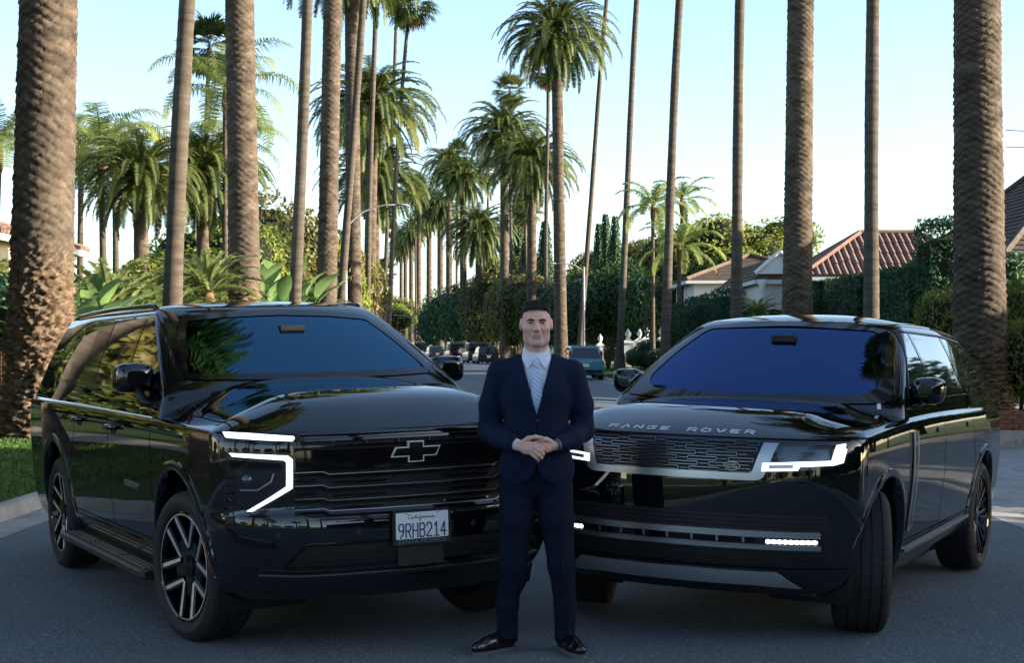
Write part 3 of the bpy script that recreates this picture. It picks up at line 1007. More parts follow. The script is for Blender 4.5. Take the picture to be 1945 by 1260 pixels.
    for ax in ('-y', 'y'):
        for nm, pl, r in (('front_door_window', w1, 0.03), ('rear_door_window', w2, 0.03), ('quarter_window', w3, 0.05)):
            car.panel(nm, ax, rounded(pl, r, 4), 'side_glass', 0.001, 0.004, 0.06, shell='gh')
        for pl in (pil1, pil2):
            car.panel('pillar_trim', ax, pl, 'gloss_black', 0.0045, 0.008, 0.06, shell='gh')
        # weather strip along the beltline
        belt = [w1[4], w1[5], w2[2], w2[3], w3[2], w3[3]]
        car.ribbon('belt_trim', ax, [(a, b - 0.012) for a, b in belt], 0.022, 'gloss_black', 0.006, thick=0.01, shell='gh')
        # shut lines
        for ln in ([(-0.52, 1.28), (-0.52, 1.0), (-0.53, 0.60), (-0.58, 0.50)], [(-1.60, 1.30), (-1.60, 0.50)], [(-2.62, 1.31), (-2.64, 1.10), (-2.72, 0.95), (-2.86, 0.78), (-2.90, 0.62)],
                   [(-0.58, 0.50), (-1.6, 0.50), (-2.86, 0.50)], [(-4.35, 1.2), (-4.35, 0.75)]):
            car.ribbon('shut_line', ax, ln, 0.007, 'seam', 0.0012)
        # door handles
        for hx, hz, nm in ((-1.44, 1.135, 'front'), (-2.46, 1.15, 'rear')):
            car.panel('handle_cup', ax, [(hx + 0.10 * math.cos(a), hz + 0.045 * math.sin(a)) for a in [2 * math.pi * k / 16 for k in range(16)]], 'trim_black', 0.0015, 0.004, 0.03)
            o, d = ax_point(ax, hx, hz); p = car.cast(o, d)[0]; sg = 1 if ax == 'y' else -1
            hb = MB()
            hb.tube([(hx + 0.12, p.y + sg * 0.008, hz + 0.004), (hx + 0.09, p.y + sg * 0.034, hz + 0.004), (hx, p.y + sg * 0.042, hz + 0.002), (hx - 0.09, p.y + sg * 0.034, hz), (hx - 0.12, p.y + sg * 0.008, hz)], [0.012, 0.017, 0.018, 0.017, 0.012], 10, flat=1.1)
            hb.build('door_handle', 'paint', root, smooth=True)
        sg = 1 if ax == 'y' else -1
        for wx, nm in ((WX[0], 'f'), (WX[1], 'r')):
            arch(car, 'wheel_arch', wx, 0.43, ARCH, ARCH + 0.062, ax, R(-9), R(189), proud=0.010)
        # lower door cladding and rocker
        car.ribbon('rocker_line', ax, [(-0.62, 0.455), (-2.85, 0.455)], 0.03, 'gloss_black', 0.010, thick=0.012)
        # running board with ribs
        b = MB()
        pr = [(0.92, 0.335), (1.075, 0.335), (1.10, 0.325), (1.10, 0.295), (1.06, 0.275), (0.92, 0.275)]
        xs = [-0.52, -0.56, -2.84, -2.90]
        ins = [0.03, 0.0, 0.0, 0.03]
        vs = [(x, sg * (y - i * (y > 1)), z) for x, i in zip(xs, ins) for y, z in pr]
        n = len(pr)
        fs = [(i * n + k, i * n + (k + 1) % n, (i + 1) * n + (k + 1) % n, (i + 1) * n + k) for i in range(3) for k in range(n)] + [tuple(range(n)), tuple(3 * n + k for k in range(n))]
        b.add(vs, fs)
        b.build('running_board', 'satin_black', root)
        rb = MB()
        for y in (0.985, 1.015, 1.045):
            for xa, xb in ((-0.62, -1.25), (-1.32, -2.05), (-2.12, -2.80)):
                rb.box(((xa + xb) / 2, sg * y, 0.338), (abs(xb - xa), 0.008, 0.006))
        rb.build('step_rib', 'satin_silver', root)
        # mirror: housing, glass, arm
        mh = MB()
        secs = []
        for t, (w, h) in ((0.0, (0.05, 0.05)), (0.08, (0.085, 0.088)), (0.25, (0.10, 0.102)), (0.6, (0.108, 0.106)), (0.88, (0.104, 0.100)), (1.0, (0.088, 0.085))):
            secs.append((t, w, h))
        vs = []
        m = 20
        for t, w, h in secs:      # from nose (front) to the rear face
            x = -0.76 - 0.17 * t
            for k in range(m):
                a = 2 * math.pi * k / m
                ca, sa = math.cos(a), math.sin(a)
                e = 0.55
                vs.append((x, sg * (1.035 + 1.14 * w * math.copysign(abs(ca) ** e, ca)), 1.455 + 0.84 * h * math.copysign(abs(sa) ** e, sa)))
        fs = [(i * m + k, i * m + (k + 1) % m, (i + 1) * m + (k + 1) % m, (i + 1) * m + k) for i in range(len(secs) - 1) for k in range(m)] + [tuple(range(m))]
        if sg > 0: fs = [tuple(reversed(f)) for f in fs]
        mo = mh.add(vs, fs).build('mirror_housing', 'paint', root, angle=55)
        g = [vs[(len(secs) - 1) * m + k] for k in range(m)]
        make('mirror_glass', g, [tuple(range(m)) if sg > 0 else tuple(range(m - 1, -1, -1))], 'chrome', root)
        am = MB()
        am.tube([(-0.74, sg * 0.93, 1.29), (-0.78, sg * 0.99, 1.31), (-0.80, sg * 1.02, 1.39)], [0.052, 0.045, 0.040], 10, flat=0.55)
        am.build('mirror_arm', 'satin_black', root, smooth=True)
        # roof rail
        rr = MB()
        pts = [(-1.52, 0.70, 1.875), (-1.56, 0.705, 1.898), (-1.68, 0.705, 1.912), (-2.6, 0.705, 1.918), (-3.5, 0.70, 1.910), (-4.0, 0.69, 1.898), (-4.22, 0.68, 1.87)]
        rr.tube([(x, sg * y, z) for x, y, z in pts], [0.014, 0.018, 0.018, 0.016, 0.016, 0.014, 0.010], 8)
        rr.build('roof_rail', 'gloss_black', root, smooth=True)
        # wheels: both axles, front pair steered
        wheel('wheel', root, (WX[0], sg * (0.865 if sg < 0 else 0.83), RW), RW, 0.285, 0.302, 'five_v', sg, R(10), R(90))
        wheel('wheel', root, (WX[1], sg * 0.865, RW), RW, 0.285, 0.302, 'five_v', sg, 0, R(60))
        # amber side marker on the front arch lip
        car.ribbon('side_marker', ax, [(0.532 * math.cos(a), 0.43 + 0.532 * math.sin(a)) for a in (R(5), R(12), R(19))], 0.016, 'amber', 0.020)
    # ---- the face
    f = lambda pts: car.pf(pts, 'body')
    def both(name, poly, material, off, thick=0.02, res=0.035, par=None):
        a = car.panel(name, 'x', poly, material, off, thick, res, parent=par, shell='body')
        b = car.panel(name, 'x', flip(poly), material, off, thick, res, parent=par, shell='body')
        return a, b
    both('daytime_light', rounded(f([(421, 820), (470, 823), (558, 829), (558, 839), (500, 837), (428, 832)]), 0.006, 2), 'drl', 0.010)
    both('light_surround', rounded(f([(416, 816), (470, 819), (567, 825), (570, 848), (500, 846), (424, 840)]), 0.008, 2), 'gloss_black', 0.005)
    # lamp pocket, C-shaped light, projector module
    both('lamp_pocket', rounded(f([(428, 854), (545, 860), (563, 870), (563, 932), (482, 978), (436, 982)]), 0.01, 3), 'lamp_dark', 0.004)
    both('headlight_signature', f([(434, 861), (545, 866), (554, 873), (554, 928), (478, 972), (467, 972), (543, 925), (543, 879), (538, 875), (440, 868)]), 'drl', 0.018, 0.02, 0.02)
    both('lamp_brow', rounded(f([(428, 873), (530, 880), (533, 891), (440, 890)]), 0.008, 3), 'gloss_black', 0.024)
    both('headlight_module', rounded(f([(453, 898), (530, 899), (530, 917), (470, 966), (453, 968)]), 0.006, 2), 'lamp_dark', 0.013)
    mod = f([(457, 931), (490, 931), (515, 915), (520, 900)])
    for s_ in (1, -1):
        car.ribbon('lamp_blade', 'x', [(s_ * a, b) for a, b in mod], 0.007, 'satin_silver', 0.018, thick=0.006)
        c = f([(470, 912)])[0]
        h = car.cast(*ax_point('x', s_ * c[0], c[1]))[0]
        l = MB(); l.lathe([(0.0, 0.016), (0.012, 0.014), (0.02, 0.008), (0.025, 0.0), (0.03, -0.002), (0.03, -0.012)], 20, Matrix.Translation((h.x + 0.012, h.y, h.z)) @ FRONT_M)
        l.build('projector_lens', 'lamp_inner', root, smooth=True)
    # corner duct behind the lamp: ladder of slots
    duct = f([(426, 900), (446, 900), (446, 1005), (428, 998)])
    both('corner_duct', duct, 'trim_black', 0.004)
    for q in range(7):
        zz = lerp(duct[0][1], duct[2][1], (q + 0.5) / 7)
        for s_ in (1, -1):
            car.ribbon('duct_fin', 'x', [(s_ * duct[0][0], zz), (s_ * duct[1][0], zz)], 0.008, 'gloss_black', 0.012, thick=0.012)
    # grille: field, top slats, badge bar, slim bars with kinks
    GY = 0.640
    gz = [b for a, b in f([(700, 832), (700, 848), (700, 884), (700, 985)])]
    both_half = [(-GY, gz[0] + 0.01), (GY, gz[0] + 0.01), (GY, gz[3] + 0.04), (GY * 0.86, gz[3]), (-GY * 0.86, gz[3]), (-GY, gz[3] + 0.04)]
    car.panel('grille', 'x', both_half, 'trim_black', 0.003, 0.01, 0.05, shell='body')
    car.ribbon('grille_slat', 'x', [(-GY, gz[0] - 0.004), (GY, gz[0] - 0.004)], 0.012, 'gloss_black', 0.024, thick=0.02)
    car.ribbon('grille_slat', 'x', [(-GY, gz[0] - 0.034), (GY, gz[0] - 0.034)], 0.010, 'gloss_black', 0.022, thick=0.02)
    for q in range(8):
        car.ribbon('slat_post', 'x', [(lerp(-0.62, 0.62, q / 7), gz[0] + 0.004), (lerp(-0.62, 0.62, q / 7), gz[0] - 0.03)], 0.008, 'satin_black', 0.02, thick=0.012)
    zb0, zb1 = gz[0] - 0.052, gz[0] - 0.155
    car.panel('badge_bar', 'x', rounded([(-GY, zb0), (GY, zb0), (GY, zb1), (-GY, zb1)], 0.02, 3), 'gloss_black', 0.028, 0.03, 0.04, shell='body')
    zlow = [zb1 - 0.030, zb1 - 0.098, zb1 - 0.166, zb1 - 0.232]
    for zz in zlow:
        k = 0.014
        pl = [(-GY, zz + k), (-0.50, zz + k), (-0.47, zz), (0.47, zz), (0.50, zz + k), (GY, zz + k)]
        car.ribbon('grille_bar', 'x', pl, 0.014, 'gloss_black', 0.026, thick=0.024)
        car.ribbon('grille_bar_trim', 'x', [(a, b + 0.0075) for a, b in pl], 0.0035, 'satin_silver', 0.027, thick=0.004)
        car.ribbon('grille_rib', 'x', [(-0.44, zz - 0.036), (-0.16, zz - 0.036)], 0.010, 'gloss_black', 0.014, thick=0.012)
        car.ribbon('grille_rib', 'x', [(0.16, zz - 0.036), (0.44, zz - 0.036)], 0.010, 'gloss_black', 0.014, thick=0.012)
        for s_ in (-1, 1):
            car.ribbon('grille_rib', 'x', [(s_ * 0.53, zz - 0.022), (s_ * GY, zz - 0.022)], 0.010, 'gloss_black', 0.014, thick=0.012)
    # bowtie badge
    ez = f([(785, 857)])[0][1]
    ex = car.cast(*ax_point('x', 0, ez), 'body')[0].x + 0.030
    def bow(sx, sz):
        h = [(-0.045, 0.055), (0.045, 0.055), (0.045, 0.026), (0.142, 0.026), (0.116, -0.026), (0.045, -0.026), (0.045, -0.055), (-0.045, -0.055), (-0.045, -0.026), (-0.142, -0.026), (-0.116, 0.026), (-0.045, 0.026)]
        return [(a * sx, b * sz) for a, b in h]
    e1 = MB(); e1.prism(bow(1, 1), -0.012, 0.006, Matrix.Translation((ex, 0, ez)) @ FRONT_M)
    em = e1.build('badge', 'letter_silver', root)
    e2 = MB(); e2.prism([(a - math.copysign(0.007, a), b - math.copysign(0.006, b)) for a, b in bow(1, 1)], 0, 0.009, Matrix.Translation((ex, 0, ez)) @ FRONT_M)
    e2.build('badge_face', 'gloss_black', em)
    # number plate
    pz = f([(797, 1000)])[0][1]
    pxx = car.cast(*ax_point('x', 0, pz), 'body')[0].x + 0.022
    T = Matrix.Translation((pxx, 0.01, pz)) @ FRONT_M
    pl = MB(); pl.prism(rounded([(-0.166, -0.092), (0.166, -0.092), (0.166, 0.092), (-0.166, 0.092)], 0.012, 3), -0.012, 0.004, T)
    fr = pl.build('plate_frame', 'plate_frame', root)
    tagp = MB(); tagp.prism(rounded([(-0.150, -0.060), (0.150, -0.060), (0.150, 0.078), (-0.150, 0.078)], 0.006, 3), 0.004, 0.0055, T)
    tagp.build('number_plate', 'plate_white', fr)
    plate_text(fr, T)
    bk = MB(); bk.box((pxx - 0.018, 0.01, pz), (0.02, 0.30, 0.16)); bk.box((pxx - 0.03, 0.01, pz - 0.14), (0.02, 0.26, 0.12))
    bk.build('plate_bracket', 'satin_black', root)
    # bumper: lower opening, lip, corner scoops, sensors
    lo = f([(538, 1086), (583, 1042), (640, 1036)])
    z1 = lo[2][1] + 0.005; z0 = lo[0][1] + 0.015
    op = [(lo[0][0], z0), (lo[1][0], z1), (-lo[1][0], z1), (-lo[0][0], z0)]
    car.panel('lower_intake', 'x', rounded(op, 0.015, 2), 'trim_black', 0.003, 0.004, 0.05, shell='body')
    car.ribbon('intake_edge', 'x', rounded(op, 0.015, 2), 0.010, 'gloss_black', 0.008, thick=0.008, closed=True)
    for q in (0.35, 0.68):
        zz = lerp(z0, z1, q); yy = lerp(abs(lo[0][0]), abs(lo[1][0]), q) - 0.13
        car.ribbon('intake_bar', 'x', [(-yy, zz), (yy, zz)], 0.010, 'satin_black', 0.010, thick=0.01)
    lip = [b for a, b in f([(600, 1094)])][0]
    car.ribbon('bumper_lip', 'x', [(-0.80, lip + 0.012), (-0.6, lip), (0.6, lip), (0.80, lip + 0.012)], 0.020, 'satin_black', 0.022, thick=0.02)
    car.ribbon('lip_trim', 'x', [(-0.80, lip + 0.022), (-0.6, lip + 0.010), (0.6, lip + 0.010), (0.80, lip + 0.022)], 0.004, 'satin_silver', 0.024, thick=0.004)
    sc_ = f([(426, 1000), (440, 1030), (470, 1040), (524, 1044), (515, 1032), (450, 1020)])
    both('corner_scoop', sc_, 'gloss_black', 0.010, 0.02, 0.03)
    for s_, (u, v) in ((1, (528, 1018)), (1, (682, 1011))):
        c = f([(u, v)])[0]
        for k in (1, -1):
            both_ = [(k * c[0] + 0.016 * math.cos(a), c[1] + 0.016 * math.sin(a)) for a in [2 * math.pi * i / 14 for i in range(14)]]
            car.panel('parking_sensor', 'x', both_, 'satin_black', 0.002, 0.003, 0.02)
    # model name on the front doors
    for sg, ax in ((-1, '-y'), (1, 'y')):
        p = car.cast(*ax_point(ax, -1.02, 0.80), 'body')[0]
        TM = Matrix.Translation((p.x, p.y + sg * 0.004, p.z)) @ (Matrix(((1, 0, 0, 0), (0, 0, -1, 0), (0, 1, 0, 0), (0, 0, 0, 1))) if sg < 0 else Matrix(((-1, 0, 0, 0), (0, 0, 1, 0), (0, 1, 0, 0), (0, 0, 0, 1))))
        text_mesh('model_name', 'SUBURBAN', 0.055, 'satin_silver', root, TM, 0.002, xscale=1.25)
    # bonnet and wing seams, wipers, underside
    sm = MB()
    for s_ in (1, -1):
        v, fq = car.ribbon('x', 'z', [(-0.45, s_ * 0.90), (0.0, s_ * 0.915), (0.45, s_ * 0.915), (0.66, s_ * 0.90), (0.76, s_ * 0.93)], 0.007, 'seam', 0.0015, build=False, shell='body'); sm.add(v, fq)
    v, fq = car.ribbon('x', 'x', [(-0.9, gz[0] + 0.022), (0.9, gz[0] + 0.022)], 0.007, 'seam', 0.0015, build=False, shell='body'); sm.add(v, fq)
    sm.build('bonnet_seam', 'seam', root)
    wp = MB()
    for y0, y1 in ((0.62, -0.02), (-0.10, -0.70)):
        pts = []
        for t in range(7):
            y = lerp(y0, y1, t / 6); z = 1.352 + 0.012 * math.sin(t / 6 * 3)
            h = car.cast(*ax_point('x', y, z + 0.01), 'gh')
            pts.append(h[0] + Vector((0.02, 0, 0)))
        wp.tube(pts, 0.009, 6)
    wp.build('wiper', 'trim_black', root)
    un = MB(); un.box((-1.9, 0, 0.36), (5.0, 1.5, 0.16))
    un.box((0.0, 0, 0.40), (0.14, 1.5, 0.10)); un.box((-3.4, 0, 0.40), (0.16, 1.5, 0.12))
    un.build('underbody', 'trim_black', root)
    return car

def plate_text(parent, T):
    """California plate: script state name, the number, the dealer's town on the frame."""
    G = {'9': [[(1, .62), (.8, .5), (.2, .5), (0, .65), (0, .85), (.2, 1), (.8, 1), (1, .85), (1, .5), (.75, .2), (.3, 0)]],
         'R': [[(0, 0), (0, 1), (.75, 1), (1, .85), (1, .62), (.75, .48), (0, .48)], [(.5, .48), (1, 0)]],
         'H': [[(0, 0), (0, 1)], [(1, 0), (1, 1)], [(0, .5), (1, .5)]],
         'B': [[(0, 0), (0, 1), (.7, 1), (.95, .87), (.95, .65), (.7, .52), (0, .52)], [(.7, .52), (1, .38), (1, .15), (.75, 0), (0, 0)]],
         '2': [[(0, .78), (.15, 1), (.8, 1), (1, .82), (1, .62), (0, .08), (0, 0), (1, 0)]],
         '1': [[(.2, .8), (.55, 1), (.55, 0)], [(.15, 0), (.95, 0)]],
         '4': [[(.75, 0), (.75, 1), (0, .32), (1, .32)]]}
    x = -0.134
    for k, ch in enumerate('9RHB214'):
        stroke_text('plate_character', G[ch], 0.027, 0.070, T @ Matrix.Translation((x, -0.052, 0.0055)), 'plate_blue', parent, 0.0072, 0.0012)
        x += 0.040
    cal = [[(.09, .85), (.06, 1.0), (.02, .9), (.0, .5), (.03, .1), (.08, .15), (.12, .3)],
           [(.19, .5), (.14, .5), (.13, .2), (.16, .12), (.19, .5), (.2, .15), (.24, .3)],
           [(.24, .3), (.29, 1), (.27, .2), (.31, .25)], [(.31, .25), (.34, .5), (.34, .15), (.38, .25)],
           [(.38, .25), (.45, 1.0), (.42, .6), (.40, -.35), (.43, -.3), (.46, .25)],
           [(.46, .25), (.51, .5), (.48, .3), (.52, .14), (.55, .3), (.51, .5), (.58, .42)],
           [(.58, .42), (.60, .5), (.60, .15), (.62, .4), (.66, .5)], [(.68, .5), (.68, .15), (.70, .42), (.73, .45), (.74, .15), (.77, .3)],
           [(.77, .3), (.79, .5), (.80, .16), (.83, .3)], [(.90, .5), (.86, .48), (.85, .2), (.88, .14), (.90, .5), (.92, .15), (1.0, .3)]]
    stroke_text('state_name', cal, 0.16, 0.026, T @ Matrix.Translation((-0.08, 0.041, 0.0055)), 'plate_red', parent, 0.0026, 0.001)
    text_mesh('frame_lettering', 'SANTA MONICA', 0.030, 'plate_print', parent, T @ Matrix.Translation((0, -0.0755, 0.0042)), 0.0008, xscale=1.25)
    for sx in (-1, 1):
        mb = MB().lathe([(0, 0.009), (0.006, 0.008), (0.007, 0.0055)], 10, T @ Matrix.Translation((sx * 0.09, 0.074, 0)))
        mb.build('plate_screw', 'satin_silver', parent)

suburban = build_suburban()

# ------------------------------------------------------------------ the luxury SUV with the lettered bonnet
def build_rover():
    pose = (1.2446, 9.1949, R(-117.37))
    M = tilt_frame(*pose, 2.997)
    root = tag(empty('luxury_suv'), 'black luxury SUV with silver lettering on its bonnet and a violet windscreen', 'suv')
    root.matrix_world = M
    S = dict(
        zrows=[0.27, 0.31, 0.36, 0.42, 0.48, 0.54, 0.60, 0.66, 0.72, 0.78, 0.84, 0.90, 0.96, 1.01, 1.05, 1.08, 1.10, 1.115, 1.126, 1.134, 1.14],
        zref=1.14, sill_rise=lambda x: 0.0,
        ztop=lambda x: spline([(-4.2, 1.20), (-3, 1.215), (-1.5, 1.22), (-0.5, 1.205), (0.2, 1.175), (0.6, 1.145), (0.9, 1.125)], x),
        W=[(0.27, 0.88), (0.33, 0.925), (0.42, 0.955), (0.55, 0.975), (0.7, 0.992), (0.85, 1.005), (0.98, 1.008), (1.06, 1.003), (1.10, 0.995), (1.126, 0.980), (1.14, 0.962)],
        taper=lambda x: 1.0 - 0.030 * sstep(0.0, 0.8, x) - 0.06 * sstep(-2.9, -4.2, x),
        Xf=[(0.27, 0.74), (0.33, 0.80), (0.42, 0.84), (0.5, 0.855), (0.62, 0.868), (0.8, 0.872), (0.95, 0.868), (1.05, 0.855), (1.10, 0.838), (1.126, 0.815), (1.14, 0.785)],
        bow=0.12, Rf=[(0.27, 0.36), (0.6, 0.34), (1.0, 0.33), (1.14, 0.32)], nf=2.5,
        Xr=[(0.27, -4.05), (0.5, -4.16), (0.8, -4.17), (1.14, -4.08)], Rr=0.30,
        spine=(-0.05, -3.3), zspine=[(-4.0, 1.28), (-0.9, 1.305), (-0.5, 1.30), (-0.05, 1.268), (0.3, 1.24)], cap_pow=3.0,
        bulge=lambda X, Y: 0.014 * sstep(0.70, 0.60, abs(Y)) * sstep(0.62, 0.30, X),
        gh=[(1.15, 0.970, -0.28, 0.17, 0.10, -4.06), (1.20, 0.962, -0.30, 0.17, 0.10, -4.06), (1.25, 0.950, -0.32, 0.17, 0.10, -4.04), (1.29, 0.938, -0.36, 0.17, 0.10, -4.01), (1.35, 0.915, -0.47, 0.165, 0.10, -3.96),
            (1.42, 0.887, -0.60, 0.16, 0.10, -3.90), (1.50, 0.852, -0.755, 0.15, 0.10, -3.83), (1.58, 0.815, -0.915, 0.14, 0.10, -3.76), (1.65, 0.779, -1.055, 0.13, 0.10, -3.70), (1.70, 0.752, -1.155, 0.125, 0.10, -3.66),
            (1.735, 0.731, -1.225, 0.12, 0.10, -3.63), (1.765, 0.709, -1.29, 0.12, 0.10, -3.60), (1.788, 0.684, -1.345, 0.12, 0.11, -3.57), (1.803, 0.655, -1.395, 0.12, 0.12, -3.54), (1.812, 0.62, -1.45, 0.12, 0.13, -3.50)],
        gh_n=3.0, gh_taper=lambda x: 1.0 - 0.07 * sstep(-2.4, -4.1, x), gh_drop=lambda x: 0.055 * sstep(-2.2, -4.0, x), roof_z=1.865)
    body, gh = lower_body(S), greenhouse(S)
    car = Car(root, M, {'body': body, 'gh': gh})
    RW, WX = 0.406, (0.0, -2.997)
    ARCH = 0.475
    def drop(c, n):
        if abs(c[1]) > 0.55:
            for wx in WX:
                if (c[0] - wx) ** 2 + (c[2] - 0.42) ** 2 < (ARCH + 0.012) ** 2: return True
        return False
    side = lambda c: abs(c[1]) > 0.78 and c[2] < 1.3
    parts = [('bonnet', lambda c, n: n[2] > 0.3 and c[2] > 1.11 and c[0] > -0.62)]
    for sg, nm in ((1, 'L'), (-1, 'R')):
        parts += [('front_door#' + nm, lambda c, n, sg=sg: side(c) and sg * c[1] > 0 and -1.52 < c[0] < -0.50 and c[2] > 0.46),
                  ('rear_door#' + nm, lambda c, n, sg=sg: side(c) and sg * c[1] > 0 and -2.50 < c[0] < -1.52 and c[2] > 0.46),
                  ('front_wing#' + nm, lambda c, n, sg=sg: sg * c[1] > 0.75 and -0.5 < c[0] < 0.55 and c[2] > 0.46)]
    parts.append(('front_bumper', lambda c, n: c[0] > 0.4 and c[2] < 0.92))
    split_shell(body, parts, root, 'body', drop)
    # windscreen
    right = car.pf([(1686, 628), (1696, 680), (1700, 730), (1690, 768)], 'gh')
    zt = right[0][1]
    half = [(0.0, zt + 0.045), (right[0][0] * 0.6, zt + 0.030), right[0], right[1], right[2], right[3], (right[3][0] * 0.6, right[3][1] - 0.012), (0.0, right[3][1] - 0.016)]
    ws_poly = half + [(-a, b) for a, b in half[-2:0:-1]]
    ws_hole = [(a * 0.95, lerp(1.52, b, 0.90)) for a, b in ws_poly]
    split_shell(gh, [], root, 'upper_body', lambda c, n: n[0] > 0.2 and inside(ws_hole, c[1], c[2]))
    car.panel('windscreen', 'x', ws_poly, 'windshield_violet', 0.004, 0.006, 0.06, shell='gh')
    # the black printed border is wider at the foot and in the lower corners
    b0 = right[3][1] - 0.016
    inn = [(0.0, zt + 0.015), (right[0][0] * 0.93, zt - 0.012), (right[1][0] * 0.945, right[1][1]), (right[2][0] * 0.93, right[2][1] - 0.01), (right[3][0] * 0.80, b0 + 0.058), (0.0, b0 + 0.045)]
    inn = inn + [(-a, b) for a, b in inn[-2:0:-1]]
    oo, ii = densify(ws_poly, 0.03), rounded(inn, 0.06, 4)
    # band as quads between outline and inner outline, matched by angle
    def ring(outer, inner, n=140):
        cx, cz = 0.0, (zt + b0) / 2
        def at_ang(poly, a):
            d = Vector((math.cos(a), math.sin(a) * 0.5)); best = None
            for i in range(len(poly)):
                p, q = Vector(poly[i]) - Vector((cx, cz)), Vector(poly[(i + 1) % len(poly)]) - Vector((cx, cz))
                e = q - p; den = d.x * e.y - d.y * e.x
                if abs(den) < 1e-9: continue
                t = (p.x * e.y - p.y * e.x) / den; u = (p.x * d.y - p.y * d.x) / den
                if t > 0 and -1e-6 <= u <= 1 + 1e-6 and (best is None or t < best): best = t
            return (cx + d.x * best, cz + d.y * best)
        vs, fs = [], []
        for k in range(n):
            a = 2 * math.pi * k / n
            for poly in (outer, inner):
                p = at_ang(poly, a)
                h = car.cast(*ax_point('x', p[0], p[1]), 'gh')
                vs.append((h[0] + h[1] * 0.0065) if h else Vector(vs[-2]) if len(vs) > 1 else Vector((0, 0, 0)))
        for k in range(n):
            k2 = (k + 1) % n
            fs.append((2 * k, 2 * k2, 2 * k2 + 1, 2 * k + 1))
        return make('windscreen_border', vs, fs, 'gloss_black', root, smooth=True)
    ring(ws_poly, ii)
    cabin(car, dict(tub=(-0.3, -3.6, 0.82, 0.65, 1.24), dash=(-0.50, 1.20, 0.72), wheel_y=0.40, seat_x=-1.62, rvm=(-1.14, 1.605)))
    st = car.panel('screen_sticker', 'x', car.pf([(1667, 762), (1674, 762), (1674, 778), (1667, 778)], 'gh'), 'sticker', 0.008, 0.002, 0.02, shell='gh')
    # side glass
    Z = lambda pts: [(1640 + a / 2.423, 600 + b / 2.423) for a, b in pts]
    w1 = car.ps(Z([(180, 82), (268, 86), (325, 290), (330, 370), (190, 376)]), 'gh')
    w2 = car.ps(Z([(280, 88), (372, 102), (480, 358), (420, 372), (345, 372), (338, 300)]), 'gh')
    w3 = car.ps(Z([(382, 106), (420, 120), (515, 345), (492, 356)]), 'gh')
    zb = w1[4][1]
    w1 = [(w1[0][0], w1[0][1]), (-1.545, w1[1][1]), (-1.50, zb + 0.0), (-0.62, zb - 0.005)]
    w1.insert(3, (-0.62, zb)); w1 = [w1[0], w1[1], w1[2], (w1[0][0] + 0.62, zb)]
    w2 = [(-1.60, w1[1][1]), (-2.50, w1[1][1] - 0.02), (-2.48, zb + 0.005), (-1.56, zb)]
    w3 = [(-2.60, w1[1][1] - 0.025), (-3.35, w1[1][1] - 0.06), (-3.62, zb + 0.02), (-2.58, zb + 0.005)]
    for ax in ('y', '-y'):
        sg = 1 if ax == 'y' else -1
        car.panel('front_door_window', ax, rounded(w1, 0.03, 4), 'side_glass', 0.001, 0.004, 0.06, shell='gh')
        car.panel('rear_door_window', ax, rounded(w2, 0.03, 4), 'side_glass', 0.001, 0.004, 0.06, shell='gh')
        car.panel('quarter_window', ax, rounded(w3, 0.05, 4), 'side_glass', 0.001, 0.004, 0.06, shell='gh')
        for pl in ([w1[1], w1[2], w2[3], w2[0]], [w2[1], w2[2], w3[3], w3[0]]):
            car.panel('pillar_trim', ax, pl, 'gloss_black', 0.0045, 0.008, 0.06, shell='gh')
        car.ribbon('belt_trim', ax, [(w1[3][0] + 0.05, zb - 0.014), (w3[2][0], zb)], 0.018, 'gloss_black', 0.005, thick=0.008, shell='gh')
        car.ribbon('window_frame', ax, [(w1[3][0] + 0.03, zb - 0.01), (w1[0][0] + 0.02, w1[0][1] + 0.012), (w2[1][0], w2[1][1] + 0.014), (w3[1][0], w3[1][1] + 0.014)], 0.012, 'satin_black', 0.006, thick=0.006, shell='gh')
        for ln in ([(-0.50, 1.22), (-0.50, 0.95), (-0.52, 0.56), (-0.56, 0.47)], [(-1.52, 1.24), (-1.52, 0.47)], [(-2.50, 1.24), (-2.50, 1.02), (-2.58, 0.86), (-2.66, 0.66), (-2.66, 0.52)], [(-0.56, 0.47), (-2.64, 0.50)],
                   [(0.52, 1.13), (-0.1, 1.145), (-0.62, 1.185)]):
            car.ribbon('shut_line', ax, ln, 0.007, 'seam', 0.0012)
        # flush handles
        for hx in (-1.38, -2.36):
            car.panel('door_handle', ax, rounded([(hx - 0.11, 1.10), (hx + 0.11, 1.10), (hx + 0.11, 1.135), (hx - 0.11, 1.135)], 0.012, 3), 'gloss_black', 0.008, 0.01, 0.04)
        # the long vertical blade on the door with its body-coloured groove
        bl = rounded([(-0.585, 1.13), (-0.665, 1.13), (-0.650, 0.55), (-0.575, 0.52)], 0.01, 2)
        car.panel('side_blade', ax, bl, 'gloss_black', 0.010, 0.012, 0.05)
        car.ribbon('blade_trim', ax, [(-0.575, 1.13), (-0.567, 0.53), (-0.65, 0.555), (-0.674, 1.13)], 0.012, 'satin_silver', 0.014, thick=0.008)
        # lower bright spear and sill
        car.ribbon('sill_spear', ax, [(-0.58, 0.405), (-1.3, 0.418), (-2.52, 0.452)], 0.022, 'satin_silver', 0.016, thick=0.014)
        car.ribbon('door_shadow_gap', ax, [(-0.56, 0.435), (-2.6, 0.48)], 0.014, 'trim_black', 0.003)
        for wx in WX:
            arch(car, 'wheel_arch', wx, 0.42, ARCH, ARCH + 0.05, ax, R(-12), R(192), proud=0.010)
        wheel('wheel', root, (WX[0], sg * 0.845, RW), RW, 0.295, 0.298, 'multi', sg, R(19), R(7))
        wheel('wheel', root, (WX[1], sg * 0.845, RW), RW, 0.295, 0.298, 'multi', sg, 0, R(3))
        # mirror
        mh = MB(); vs = []; m = 20
